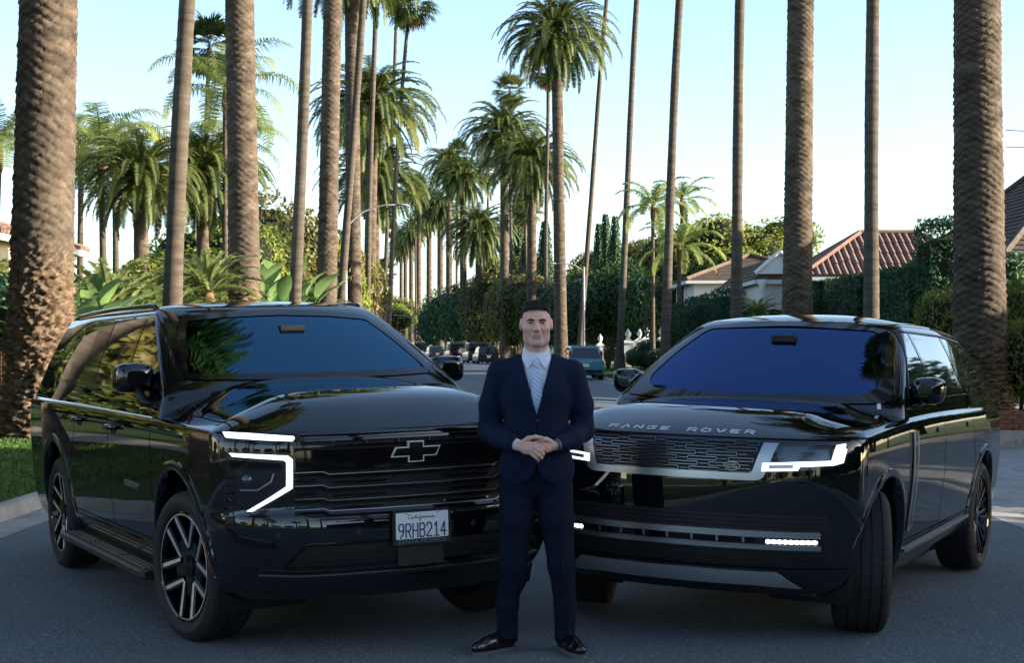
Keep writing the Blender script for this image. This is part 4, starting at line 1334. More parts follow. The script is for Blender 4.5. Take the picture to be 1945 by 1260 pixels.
        secs = ((0.0, 0.045, 0.045), (0.1, 0.085, 0.078), (0.35, 0.112, 0.096), (0.7, 0.122, 0.100), (0.92, 0.118, 0.094), (1.0, 0.105, 0.082))
        for t, w, h in secs:
            x = -0.82 - 0.16 * t
            for k in range(m):
                a = 2 * math.pi * k / m
                ca, sa = math.cos(a), math.sin(a); e = 0.62
                vs.append((x, sg * (1.01 + 0.90 * w * math.copysign(abs(ca) ** e, ca) + 0.01 * sa), 1.372 + 0.86 * h * math.copysign(abs(sa) ** e, sa)))
        fs = [(i * m + k, i * m + (k + 1) % m, (i + 1) * m + (k + 1) % m, (i + 1) * m + k) for i in range(len(secs) - 1) for k in range(m)] + [tuple(range(m))]
        if sg > 0: fs = [tuple(reversed(f_)) for f_ in fs]
        mh.add(vs, fs).build('mirror_housing', 'paint', root, angle=55)
        make('mirror_glass', vs[-m:], [tuple(range(m)) if sg > 0 else tuple(range(m - 1, -1, -1))], 'chrome', root)
        MB().tube([(-0.84, sg * 0.90, 1.265), (-0.87, sg * 0.95, 1.285), (-0.90, sg * 1.0, 1.31)], [0.045, 0.036, 0.034], 10, flat=0.5).build('mirror_arm', 'gloss_black', root, smooth=True)
    # ---- the face; pixels read on the fully seen (car's left) half, then mirrored
    f = lambda pts: car.pf(pts, 'body')
    def both(name, poly, material, off, thick=0.02, res=0.035):
        for pl in (poly, flip(poly)):
            car.panel(name, 'x', pl, material, off, thick, res, shell='body')
    # grille surround (silver), field and staggered bars
    g = f([(1480, 842), (1450, 912), (1430, 912), (1300, 903)])
    gt = g[0][1]; gb = g[3][1] - 0.010
    sur = [(g[0][0], gt), (g[1][0], g[1][1] + 0.008), (g[1][0] - 0.04, gb), (-(g[1][0] - 0.04), gb), (-g[1][0], g[1][1] + 0.008), (-g[0][0], gt)]
    car.panel('grille_surround', 'x', rounded(sur, [0.0, 0.02, 0.02, 0.02, 0.02, 0.0], 3), 'satin_silver', 0.006, 0.012, 0.04, shell='body')
    gi = [(g[0][0] - 0.075, gt + 0.004), (g[1][0] - 0.062, gb + 0.040), (-(g[1][0] - 0.062), gb + 0.040), (-(g[0][0] - 0.075), gt + 0.004)]
    car.panel('grille_field', 'x', rounded(gi, [0.0, 0.02, 0.02, 0.0], 3), 'trim_black', 0.009, 0.004, 0.04, shell='body')
    nrow = 6
    zt0, zb0 = gt - 0.008, gb + 0.052
    for r_ in range(nrow):
        zz = lerp(zt0 - 0.006, zb0, r_ / (nrow - 1))
        ylim = lerp(gi[0][0], gi[1][0], (gt - zz) / (gt - gb)) - 0.02
        Lb, gap = 0.165, 0.062
        st_ = -ylim + (0.0 if r_ % 2 == 0 else -(Lb + gap) / 2)
        y = st_
        while y < ylim:
            a, b = max(y, -ylim), min(y + Lb, ylim)
            if b - a > 0.04:
                # a slim rounded slot outlined in bright metal
                hgt = 0.0085
                lp = rounded([(a, zz - hgt), (b, zz - hgt), (b, zz + hgt), (a, zz + hgt)], 0.006, 2)
                car.ribbon('grille_link', 'x', lp, 0.0036, 'dark_chrome', 0.014, thick=0.004, closed=True, res=0.06)
            if b < ylim - 0.03:
                a2, b2 = b + 0.008, min(b + gap - 0.008, ylim)
                if b2 - a2 > 0.02:
                    car.ribbon('grille_joint', 'x', [(a2, zz), (b2, zz)], 0.0032, 'dark_chrome', 0.013, thick=0.003, res=0.06)
            y += Lb + gap
    # green oval badge in the grille's corner
    c = f([(1392, 885)])[0]
    h = car.cast(*ax_point('x', *c), 'body')[0]
    BM = Matrix.Translation((h.x + 0.016, h.y, h.z)) @ FRONT_M
    bd = MB().prism([(0.047 * math.cos(a), 0.024 * math.sin(a)) for a in [2 * math.pi * k / 28 for k in range(28)]], -0.012, 0.0, BM).build('oval_badge', 'satin_silver', root)
    MB().prism([(0.043 * math.cos(a), 0.0205 * math.sin(a)) for a in [2 * math.pi * k / 28 for k in range(28)]], 0.0, 0.002, BM).build('badge_field', 'badge_green', bd)
    text_mesh('badge_lettering', 'LAND-', 0.017, 'satin_silver', bd, BM @ Matrix.Translation((-0.003, 0.007, 0.002)), 0.0006, xscale=1.1)
    text_mesh('badge_lettering', '-ROVER', 0.017, 'satin_silver', bd, BM @ Matrix.Translation((0.002, -0.007, 0.002)), 0.0006, xscale=1.1)
    # headlamps: clear cover over a dark bowl, bright hockey-stick light
    lamp = f([(1484, 846), (1560, 845), (1608, 841), (1614, 850), (1606, 884), (1560, 893), (1449, 897), (1452, 881), (1470, 879)])
    both('headlight', rounded(lamp, 0.008, 2), 'lamp_dark', 0.005, 0.008)
    inner_ = f([(1490, 850), (1580, 847), (1572, 876), (1520, 878), (1476, 877)])
    both('lamp_bowl', rounded(inner_, 0.008, 2), 'lamp_inner', 0.0075, 0.003)
    drl = f([(1449, 880), (1518, 878), (1580, 876), (1590, 846), (1607, 843), (1611, 851), (1603, 880), (1585, 885), (1520, 888), (1516, 895), (1447, 896)])
    both('daytime_light', drl, 'drl', 0.010, 0.006, 0.02)
    dk = f([(1462, 884), (1508, 883), (1507, 890), (1461, 891)])
    both('light_core', dk, 'satin_silver', 0.012, 0.003, 0.02)
    am = f([(1609, 843), (1614, 844), (1612, 855), (1607, 852)])
    both('side_reflector', am, 'amber', 0.011, 0.004, 0.02)
    # bonnet lettering, wide-spaced capitals following the bow of the nose
    L = {'R': [[(0, 0), (0, 1), (.8, 1), (1, .85), (1, .6), (.8, .45), (0, .45)], [(.55, .45), (1, 0)]], 'A': [[(0, 0), (.5, 1), (1, 0)]],
         'N': [[(0, 0), (0, 1), (1, 0), (1, 1)]], 'G': [[(1, 1), (.15, 1), (0, .85), (0, .15), (.15, 0), (1, 0), (1, .5), (.55, .5)]],
         'E': [[(1, 1), (0, 1), (0, 0), (1, 0)], [(0, .5), (.85, .5)]], 'O': [[(.15, 0), (0, .15), (0, .85), (.15, 1), (.85, 1), (1, .85), (1, .15), (.85, 0), (.15, 0)]],
         'V': [[(0, 1), (.5, 0), (1, 1)]]}
    cols = [(1160, 807), (1183, 809), (1208, 811), (1234, 812), (1256, 814), (0, 0), (1303, 818), (1330, 820), (1358, 822), (1385, 824), (1412, 825)]
    zl = f([(1292, 816)])[0][1]
    ys = [lerp(-0.405, 0.405, k / 10) for k in range(11)]
    for y, ch in zip(ys, 'RANGE ROVER'):
        if ch == ' ': continue
        hh = car.cast(*ax_point('x', y, zl), 'body')
        n = hh[1]
        # axes: letter X along the car's Y, tangent to the skin
        tx = Vector((0, 1, 0)); tx = (tx - n * n.dot(tx)).normalized(); ty = n.cross(tx)
        TM = Matrix((tx, ty, n)).transposed().to_4x4(); TM.translation = hh[0] + n * 0.001
        stroke_text('bonnet_letter', L[ch], 0.044, 0.037, TM @ Matrix.Translation((-0.022, -0.0185, 0)), 'letter_silver', root, 0.0088, 0.003)
    # bumper: dark lower mouth with fine slats, two silver blades, lamp bars, skid plate
    mo = f([(1577, 985), (1575, 1062), (1550, 1072), (1300, 1062)])
    zt1, zb1 = mo[0][1] + 0.012, mo[3][1] - 0.005
    yo = mo[0][0]
    car.panel('lower_mouth', 'x', rounded([(-yo, zt1), (yo, zt1), (yo, zb1), (-yo, zb1)], 0.04, 4), 'trim_black', 0.004, 0.006, 0.05, shell='body')
    for q in range(12):
        zz = lerp(zt1 - 0.012, zb1 + 0.012, q / 11)
        car.ribbon('mouth_slat', 'x', [(-yo + 0.02, zz), (yo - 0.02, zz)], 0.008, 'satin_black', 0.009, thick=0.006, res=0.06)
    s1 = f([(1556, 1013), (1556, 1046)])
    ya = s1[0][0]
    zA, zB = s1[0][1], s1[1][1]
    for zz, w in ((zA - 0.012, 0.034), (zB + 0.014, 0.026)):
        car.ribbon('bumper_blade', 'x', [(-ya, zz), (ya, zz)], w, 'satin_silver', 0.026, thick=0.022, res=0.05)
    car.ribbon('blade_infill', 'x', [(-ya, (zA + zB) / 2 + 0.001), (ya, (zA + zB) / 2 + 0.001)], abs(zA - zB) - 0.05, 'gloss_black', 0.014, thick=0.01)
    for q in range(7):
        yy = lerp(-0.42, 0.42, q / 6)
        car.ribbon('mouth_post', 'x', [(yy, (zA + zB) / 2 + 0.016), (yy, (zA + zB) / 2 - 0.014)], 0.012, 'satin_silver', 0.017, thick=0.004)
    fl = f([(1456, 1023), (1555, 1024), (1555, 1036), (1456, 1034)])
    for s_ in (1, -1):
        y0, y1 = s_ * fl[0][0], s_ * fl[1][0]
        zc = (fl[0][1] + fl[3][1]) / 2
        car.panel('fog_lamp', 'x', rounded([(y0 - s_ * 0.06, zc - 0.020), (y1, zc - 0.020), (y1, zc + 0.020), (y0 - s_ * 0.06, zc + 0.020)], 0.006, 2), 'lamp_dark', 0.018, 0.006, 0.03, shell='body')
        car.panel('lamp_strip', 'x', rounded([(y0, zc - 0.009), (y1, zc - 0.009), (y1, zc + 0.009), (y0, zc + 0.009)], 0.004, 2), 'drl', 0.0195, 0.003, 0.03, shell='body')
        for q in range(9):
            yy = lerp(y0, y1, (q + 0.5) / 9)
            car.panel('lamp_cell', 'x', rounded([(yy - 0.011, zc - 0.011), (yy + 0.009, zc - 0.012), (yy + 0.006, zc + 0.012), (yy - 0.010, zc + 0.010)], 0.004, 2), 'fog_lamp_light', 0.021, 0.003, 0.03, shell='body')
    sk = f([(1100, 1042), (1300, 1062), (1475, 1090), (1514, 1125)])
    zk = sk[2][1]
    y2 = sk[2][0]
    car.panel('skid_plate', 'x', rounded([(-y2 - 0.11, zk - 0.09), (-y2, zk + 0.005), (y2, zk + 0.005), (y2 + 0.11, zk - 0.09), (y2 - 0.12, zk - 0.075), (-y2 + 0.12, zk - 0.075)], 0.008, 2), 'silver_paint', 0.012, 0.02, 0.05, shell='body')
    car.ribbon('bumper_seam', 'x', [(-0.93, zk + 0.028), (0.93, zk + 0.028)], 0.007, 'seam', 0.0015)
    tp = f([(1515, 905), (1548, 905), (1545, 918), (1513, 918)])
    car.ribbon('tow_cover_seam', 'x', rounded(tp, 0.006, 2), 0.004, 'seam', 0.0015, closed=True)
    bs = [(-0.80, 1.1035), (-0.5, 1.108), (0, 1.11), (0.5, 1.108), (0.80, 1.1035)]
    bz = gt + 0.014
    car.ribbon('bonnet_seam', 'x', [(-0.92, bz + 0.004), (0.92, bz + 0.004)], 0.007, 'seam', 0.0015, shell='body')
    un = MB(); un.box((-1.65, 0, 0.34), (4.4, 1.5, 0.16))
    un.box((0.0, 0, 0.39), (0.14, 1.5, 0.10)); un.box((-3.0, 0, 0.39), (0.16, 1.5, 0.12))
    un.build('underbody', 'trim_black', root)
    return car
rover = build_rover()

# ------------------------------------------------------------------ plants: materials
def leafy(name, stops, scale=0.6, rough=0.55, trans=0.35, tcol=None, var=0.25):
    """leaf material: noise and per-object variation in colour, light through the blade."""
    m = bpy.data.materials.new(name); m.use_nodes = True
    nt = m.node_tree; nt.nodes.clear(); L = nt.links.new
    o = nt.nodes.new('ShaderNodeOutputMaterial')
    tc = nt.nodes.new('ShaderNodeTexCoord')
    n1 = nt.nodes.new('ShaderNodeTexNoise'); n1.inputs['Scale'].default_value = scale; n1.inputs['Detail'].default_value = 5
    L(tc.outputs['Object'], n1.inputs['Vector'])
    r = nt.nodes.new('ShaderNodeValToRGB'); e = r.color_ramp.elements
    while len(e) < len(stops): e.new(0.5)
    for i, (p, c) in enumerate(stops): e[i].position = p; e[i].color = (*c, 1)
    oi = nt.nodes.new('ShaderNodeObjectInfo')
    ad = nt.nodes.new('ShaderNodeMath'); ad.operation = 'MULTIPLY_ADD'
    L(oi.outputs['Random'], ad.inputs[0]); ad.inputs[1].default_value = var; 
    L(n1.outputs['Fac'], ad.inputs[2])
    sb = nt.nodes.new('ShaderNodeMath'); sb.operation = 'SUBTRACT'; L(ad.outputs[0], sb.inputs[0]); sb.inputs[1].default_value = var / 2
    L(sb.outputs[0], r.inputs[0])
    p = nt.nodes.new('ShaderNodeBsdfPrincipled'); p.inputs['Roughness'].default_value = rough; p.inputs['Specular IOR Level'].default_value = 0.3
    L(r.outputs[0], p.inputs['Base Color'])
    t = nt.nodes.new('ShaderNodeBsdfTranslucent')
    hs = nt.nodes.new('ShaderNodeHueSaturation'); hs.inputs['Value'].default_value = 1.5; hs.inputs['Hue'].default_value = 0.485
    L(r.outputs[0], hs.inputs['Color']); L(hs.outputs[0], t.inputs['Color'])
    mx = nt.nodes.new('ShaderNodeMixShader'); mx.inputs[0].default_value = trans
    L(p.outputs[0], mx.inputs[1]); L(t.outputs[0], mx.inputs[2]); L(mx.outputs[0], o.inputs[0])
    MATS[name] = m
    return m
leafy('date_frond', [(0.25, (0.030, 0.055, 0.014)), (0.55, (0.072, 0.100, 0.023)), (0.8, (0.155, 0.165, 0.040))], 0.5, trans=0.24)
leafy('dry_frond', [(0.3, (0.16, 0.11, 0.05)), (0.7, (0.30, 0.21, 0.10))], 0.5, trans=0.2)
leafy('fan_leaf', [(0.3, (0.040, 0.070, 0.018)), (0.7, (0.10, 0.13, 0.035))], 0.6)
leafy('queen_frond', [(0.25, (0.11, 0.16, 0.04)), (0.75, (0.25, 0.30, 0.09))], 0.5, trans=0.4)
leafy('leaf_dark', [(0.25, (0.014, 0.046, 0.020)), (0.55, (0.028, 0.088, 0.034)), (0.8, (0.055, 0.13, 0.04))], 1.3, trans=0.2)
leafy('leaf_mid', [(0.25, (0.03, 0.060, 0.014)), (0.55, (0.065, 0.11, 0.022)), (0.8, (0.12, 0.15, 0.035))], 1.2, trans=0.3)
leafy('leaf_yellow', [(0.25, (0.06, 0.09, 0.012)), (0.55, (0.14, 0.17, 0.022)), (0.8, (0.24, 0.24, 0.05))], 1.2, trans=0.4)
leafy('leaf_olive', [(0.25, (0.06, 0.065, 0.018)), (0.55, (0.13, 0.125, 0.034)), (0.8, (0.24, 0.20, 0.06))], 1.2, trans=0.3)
leafy('leaf_bright', [(0.25, (0.09, 0.13, 0.025)), (0.55, (0.20, 0.25, 0.045)), (0.8, (0.34, 0.36, 0.08))], 1.2, trans=0.4)  # lit copy of the leaf green: sunshine put into its colour
leafy('paddle_leaf', [(0.25, (0.08, 0.16, 0.05)), (0.7, (0.20, 0.30, 0.10))], 0.8, rough=0.4, trans=0.3)
leafy('cycad_leaf', [(0.25, (0.09, 0.13, 0.04)), (0.7, (0.22, 0.26, 0.09))], 0.8, trans=0.3)
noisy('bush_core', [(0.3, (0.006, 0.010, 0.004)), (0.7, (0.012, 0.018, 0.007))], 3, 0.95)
noisy('date_trunk', [(0.30, (0.032, 0.025, 0.019)), (0.5, (0.086, 0.068, 0.052)), (0.74, (0.172, 0.138, 0.105))], 2.2, 0.95, bump=0.55, bscale=24, bdist=0.025,
      stretch=(1, 1, 2.0), second=(0.5, 0.5, (0.075, 0.060, 0.046)), spec=0.15)
noisy('root_fibre', [(0.32, (0.060, 0.042, 0.028)), (0.5, (0.15, 0.108, 0.072)), (0.72, (0.27, 0.20, 0.135))], 9, 0.95, bump=0.9, bscale=26, bdist=0.04, spec=0.1)
noisy('slim_trunk', [(0.3, (0.055, 0.046, 0.037)), (0.7, (0.125, 0.106, 0.086))], 1.6, 0.95, bump=0.7, bscale=9, bdist=0.03, stretch=(0.8, 0.8, 5.0), spec=0.15)
noisy('boss', [(0.3, (0.07, 0.04, 0.018)), (0.7, (0.24, 0.14, 0.06))], 5, 0.95, bump=0.6)
noisy('bark', [(0.3, (0.05, 0.035, 0.025)), (0.7, (0.13, 0.10, 0.075))], 6, 0.95, bump=0.6)

# ------------------------------------------------------------------ plants: shared meshes
def frond_mesh(name, length, e0, droop, n=42, leaf=0.62, vee=0.35, hang=0.35, lw=0.105, fwd=0.55, rach=0.03, seed=0, mats=('date_frond',)):
    """one feather leaf growing from the origin towards +X, rising at e0 and bending over."""
    r = random.Random(seed)
    vs, fs = [], []
    pts = []
    p = Vector((0, 0, 0)); st = 24
    for i in range(st + 1):
        s = i / st
        a = e0 - droop * s ** 1.4
        pts.append((p.copy(), Vector((math.cos(a), 0, math.sin(a)))))
        p = p + Vector((math.cos(a), 0, math.sin(a))) * length / st
    def on(s):
        k = min(st - 1, int(s * st)); f = s * st - k
        return pts[k][0].lerp(pts[k + 1][0], f), pts[k][1].lerp(pts[k + 1][1], f).normalized()
    # rachis: flat tapering strip, two faces
    for i in range(0, st, 3):
        a, b = pts[i], pts[min(st, i + 3)]
        wa, wb = rach * (1 - i / st * 0.85), rach * (1 - (i + 3) / st * 0.85)
        q = len(vs)
        vs += [a[0] + Vector((0, wa, 0)), a[0] - Vector((0, wa, 0)), b[0] - Vector((0, wb, 0)), b[0] + Vector((0, wb, 0))]
        fs.append((q, q + 1, q + 2, q + 3))
    for i in range(n):
        s = 0.10 + 0.90 * (i + 0.5) / n
        c, t = on(s)
        up = Vector((0, 1, 0)).cross(t) * -1
        prof = (math.sin(math.pi * min(1, (s - 0.02) * 0.86 + 0.12)) ** 0.6)
        l = leaf * prof * r.uniform(0.85, 1.1)
        for sg in (-1, 1):
            d = (Vector((0, sg, 0)) + t * (fwd + r.uniform(-.12, .12)) + up * (vee + r.uniform(-.15, .15))).normalized()
            m = c + d * l * 0.55
            e = m + (d - Vector((0, 0, hang * 2 * r.uniform(0.7, 1.3)))).normalized() * l * 0.5
            w = t * lw * 0.5
            q = len(vs)
            vs += [c - w, c + w, m + w * 0.8, m - w * 0.8, e]
            fs += [(q, q + 1, q + 2, q + 3), (q + 3, q + 2, q + 4)]
    me = bpy.data.meshes.new(name)
    me.from_pydata([tuple(v) for v in vs], [], fs)
    for k in mats: me.materials.append(MATS[k])
    return me

def fan_mesh(name, pet, rad, n=22, mat_='fan_leaf', seed=0):
    """one fan leaf: stalk along +X, then a pleated half-round of blades with split tips."""
    r = random.Random(seed)
    vs = [(0, 0.02, 0), (0, -0.02, 0), (pet, -0.012, -0.04 * pet), (pet, 0.012, -0.04 * pet)]
    fs = [(0, 1, 2, 3)]
    c = Vector((pet, 0, -0.04 * pet))
    for k in range(n):
        a = lerp(-R(115), R(115), (k + 0.5) / n)
        l = rad * (0.75 + 0.25 * math.cos(a)) * r.uniform(0.9, 1.05)
        d = Vector((math.cos(a), math.sin(a), 0.05 * (-1) ** k))
        s = Vector((-math.sin(a), math.cos(a), 0)) * rad * 0.062
        m = c + d * l * 0.6
        e = m + (d + Vector((0, 0, -r.uniform(0.3, 0.9)))).normalized() * l * 0.42
        q = len(vs)
        vs += [tuple(c), tuple(m - s), tuple(m + s), tuple(e)]
        fs += [(q, q + 1, q + 2), (q + 1, q + 3, q + 2)]
    me = bpy.data.meshes.new(name)
    me.from_pydata(vs, [], fs); me.materials.append(MATS[mat_])
    return me

DATE = [frond_mesh('date_frond_up', 4.9, R(58), R(110), seed=1), frond_mesh('date_frond_mid', 5.5, R(42), R(118), seed=2), frond_mesh('date_frond_out', 5.6, R(22), R(108), seed=3),
        frond_mesh('date_frond_low', 5.2, R(0), R(80), seed=4), frond_mesh('date_frond_down', 4.6, R(-30), R(50), seed=5, hang=0.5)]
DRYF = frond_mesh('dry_frond_hang', 3.0, R(-45), R(40), seed=6, hang=0.6, leaf=0.45, mats=('dry_frond',))
QUEEN = [frond_mesh('queen_frond_a', 3.4, R(55), R(125), n=46, leaf=0.75, vee=0.1, hang=0.9, lw=0.045, fwd=0.3, seed=7, mats=('queen_frond',)),
         frond_mesh('queen_frond_b', 3.2, R(25), R(115), n=46, leaf=0.75, vee=0.0, hang=1.0, lw=0.045, fwd=0.3, seed=8, mats=('queen_frond',))]
KING = [frond_mesh('king_frond_a', 2.9, R(50), R(95), n=36, leaf=0.6, vee=0.2, hang=0.5, lw=0.08, fwd=0.5, seed=17, mats=('queen_frond',)),
        frond_mesh('king_frond_b', 2.9, R(15), R(85), n=36, leaf=0.6, vee=0.1, hang=0.7, lw=0.08, fwd=0.5, seed=18, mats=('queen_frond',))]
FAN = [fan_mesh('fan_leaf_a', 1.1, 1.0, seed=1), fan_mesh('fan_leaf_b', 1.0, 0.9, seed=2)]
FAN_DRY = fan_mesh('fan_leaf_dry', 0.9, 0.9, mat_='dry_frond', seed=3)
CYCAD = frond_mesh('cycad_frond', 1.25, R(55), R(70), n=30, leaf=0.16, vee=0.5, hang=0.05, lw=0.05, fwd=0.45, rach=0.015, seed=9, mats=('cycad_leaf',))

def crown_layout(kind, seed):
    """list of (mesh, azimuth, extra tilt, scale) for a whole head of leaves."""
    r = random.Random(seed)
    out = []
    g = math.pi * (3 - math.sqrt(5))
    if kind == 'date':
        n = 122
        for k in range(n):
            t = k / (n - 1)
            if t < 0.20: me, tl = DATE[0], lerp(28, 4, t / 0.20)
            elif t < 0.42: me, tl = DATE[1], lerp(12, -8, (t - .20) / .22)
            elif t < 0.66: me, tl = DATE[2], lerp(10, -8, (t - .42) / .24)
            elif t < 0.86: me, tl = DATE[3], lerp(6, -14, (t - .66) / .20)
            else: me, tl = DATE[4], lerp(4, -22, (t - .86) / .14)
            out.append((me, k * g + r.uniform(-.15, .15), R(tl + r.uniform(-6, 6)), r.uniform(0.85, 1.08)))
        for k in range(5): out.append((DRYF, r.uniform(0, 6.28), R(r.uniform(-30, -12)), r.uniform(0.7, 1)))
    elif kind == 'queen':
        for k in range(17): out.append((QUEEN[0] if k < 9 else QUEEN[1], k * g + r.uniform(-.2, .2), R((22 - 4 * k if k < 9 else 5 - 4 * (k - 9)) + r.uniform(-6, 6)), r.uniform(0.85, 1.1)))
    elif kind == 'king':
        for k in range(14): out.append((KING[0] if k < 7 else KING[1], k * g + r.uniform(-.2, .2), R((24 - 5 * k if k < 7 else 8 - 5 * (k - 7)) + r.uniform(-6, 6)), r.uniform(0.85, 1.1)))
    elif kind == 'fan':
        for k in range(48):
            t = k / 47
            out.append((FAN[k % 2], k * g, R(lerp(80, -55, t) + r.uniform(-8, 8)), r.uniform(0.85, 1.15)))
        for k in range(16): out.append((FAN_DRY, k * g * 1.3, R(r.uniform(-82, -58)), r.uniform(0.7, 1.1)))
    elif kind == 'cycad':
        for k in range(30): out.append((CYCAD, k * g, R(lerp(30, -40, k / 29) + r.uniform(-5, 5)), r.uniform(0.85, 1.1)))
    return out

def joined_crown(kind, seed):
    lay = crown_layout(kind, seed)
    bm = bmesh.new()
    mats = []
    for me, az, tl, sc in lay:
        tmp = me.copy()
        tmp.transform(Matrix.Rotation(az, 4, 'Z') @ Matrix.Rotation(-tl, 4, 'Y') @ Matrix.Scale(sc, 4))
        mn = me.materials[0].name
        if mn not in mats: mats.append(mn)
        for p in tmp.polygons: p.material_index = mats.index(mn)
        bm.from_mesh(tmp)
        bpy.data.meshes.remove(tmp)
    out = bpy.data.meshes.new(kind + '_crown')
    bm.to_mesh(out); bm.free()
    for k in mats: out.materials.append(bpy.data.materials[k])
    return out
JOIN = {('date', 0): joined_crown('date', 11), ('date', 1): joined_crown('date', 12), ('fan', 0): joined_crown('fan', 13), ('fan', 1): joined_crown('fan', 14)}

def scar_trunk(r0, h, rows, n, root=0.0, lean=(0, 0), flare=0.25, seed=0, amp=0.082, bulge=0.0, sub=6):
    """date-palm trunk: rings of overlapping leaf scars; a shaggy root mass for the first root metres."""
    r = np.random.default_rng(seed)
    ns = 9
    vs, fs = [], []
    lay = rows * sub
    ph = r.uniform(0, 6.28)
    fine = r.normal(0, 1, (lay + 1, n))
    fine = (fine + np.roll(fine, 1, 1) + np.roll(fine, -1, 1)) / 1.7
    for i in range(lay + 1):
        z = h * i / lay
        t = z / h
        R0 = r0 * (1 + flare * math.exp(-z / 0.7) + 0.22 * math.exp(-z / 3.5) - 0.10 * t + bulge * math.exp(-((t - 0.93) / 0.05) ** 2))
        for j in range(n):
            th = 2 * math.pi * j / n
            # a lattice of wide diamond scars, each swelling towards its lower lip
            uu, vv = z / h * rows + 0.16 * math.sin(2 * th + z * 1.1 + ph) + 0.10 * math.sin(5 * th - z * 2.7), ns * j / n + 0.14 * math.sin(z * 2.3 + ph) + 0.07 * math.sin(z * 6.1 + 3 * th)
            A, B = (uu + vv) % 1.0, (uu - vv) % 1.0
            m = max(abs(A - 0.5), abs(B - 0.5)) * 2
            q1, q2 = math.floor(uu + vv), math.floor(uu - vv)
            ha = (math.sin(q1 * 12.9898 + q2 * 78.233 + seed) * 43758.5453) % 1.0
            d = amp * (0.55 + 0.9 * ha) * (0.6 - 1.15 * m ** 6 + 0.75 * (0.5 - (A + B) / 2))
            if root > 0:
                q = sstep(root * 1.15, root * 0.7, z)
                d = lerp(d, 0.085 * fine[i, j] + 0.05 * math.sin(5 * th + z * 3 + ph) * math.exp(-z), q)
            d += 0.006 * fine[i, j]
            rr = R0 * (1 + d)
            vs.append((rr * math.cos(th) + lean[0] * t * h, rr * math.sin(th) + lean[1] * t * h, z))
    for i in range(lay):
        for j in range(n):
            j2 = (j + 1) % n
            fs.append((i * n + j, i * n + j2, (i + 1) * n + j2, (i + 1) * n + j))
    return vs, fs

def slim_trunk(r0, h, lean, n=14, seed=0, sway=0.0):
    r = random.Random(seed)
    lay = int(h * 7)
    a1, a2 = r.uniform(0, 6.28), r.uniform(0, 6.28)
    vs, fs = [], []
    for i in range(lay + 1):
        t = i / lay; z = h * t
        R0 = r0 * (1 + 0.95 * math.exp(-z / 0.55) + 0.25 * math.exp(-z / 3) - 0.22 * t) * (1 + 0.022 * math.sin(i * 2.4 + 0.7 * math.sin(i * 0.37)) + 0.03 * math.sin(z * 1.3 + a1))
        ox = lean[0] * (t ** 1.15) * h + sway * math.sin(t * 5 + a1) * t
        oy = lean[1] * t * h + sway * math.sin(t * 4 + a2) * t
        for j in range(n):
            th = 2 * math.pi * j / n
            vs.append((R0 * math.cos(th) + ox, R0 * math.sin(th) + oy, z))
    for i in range(lay):
        for j in range(n):
            j2 = (j + 1) % n
            fs.append((i * n + j, i * n + j2, (i + 1) * n + j2, (i + 1) * n + j))
    return vs, fs, (lean[0] * h + sway * math.sin(5 + a1), lean[1] * h + sway * math.sin(4 + a2))

def ground_at(x, y):
    u = x - bend(y)
    if u < CURB_L - 0.16:
        return lawn_l(u, y) if u > -9.4 else 0.168 + 0.012 * max(0, -11 - u)
    if u > CURB_R + 0.16:
        return lawn_r(u, y) if u < 11.2 else 0.185 + 0.012 * max(0, u - 12.8)
    return road_z(x, y)

def place_fronds(root, head, kind, seed, scale=1.0, crown_mat='boss', boss=(0.55, 1.3)):
    """crown part (the knob the leaves grow from) with every leaf a sub-part."""
    b, hgt = boss
    mb = MB()
    prof = [(0.62 * b, -hgt), (0.95 * b, -hgt * 0.75), (1.1 * b, -hgt * 0.4), (1.0 * b, -0.1), (0.55 * b, 0.25), (0.05, 0.45)]
    mb.lathe(prof, 14)
    # stubs of cut leaf bases
    r = random.Random(seed)
    if kind == 'date':
        for k in range(60):
            a = k * 2.4; z = lerp(-hgt * 0.9, 0, k / 59)
            rr = b * (1.0 + 0.05 * math.sin(z * 5))
            d = Vector((math.cos(a), math.sin(a), 0.9)).normalized()
            p = Vector((math.cos(a) * rr * 0.92, math.sin(a) * rr * 0.92, z))
            mb.tube([p, p + d * 0.22], [0.06, 0.035], 4)
    crown = mb.build('crown', crown_mat, root, angle=40)
    crown.location = head
    for me, az, tl, sc in crown_layout(kind, seed):
        o = bpy.data.objects.new('frond', me)
        COL.objects.link(o)
        o.parent = crown
        k = 0.12 * b
        o.rotation_euler = (Matrix.Rotation(az, 3, 'Z') @ Matrix.Rotation(-tl, 3, 'Y')).to_euler()
        o.location = (math.cos(az) * b * 0.4, math.sin(az) * b * 0.4, 0.05)
        o.scale = (sc * scale,) * 3
    return crown

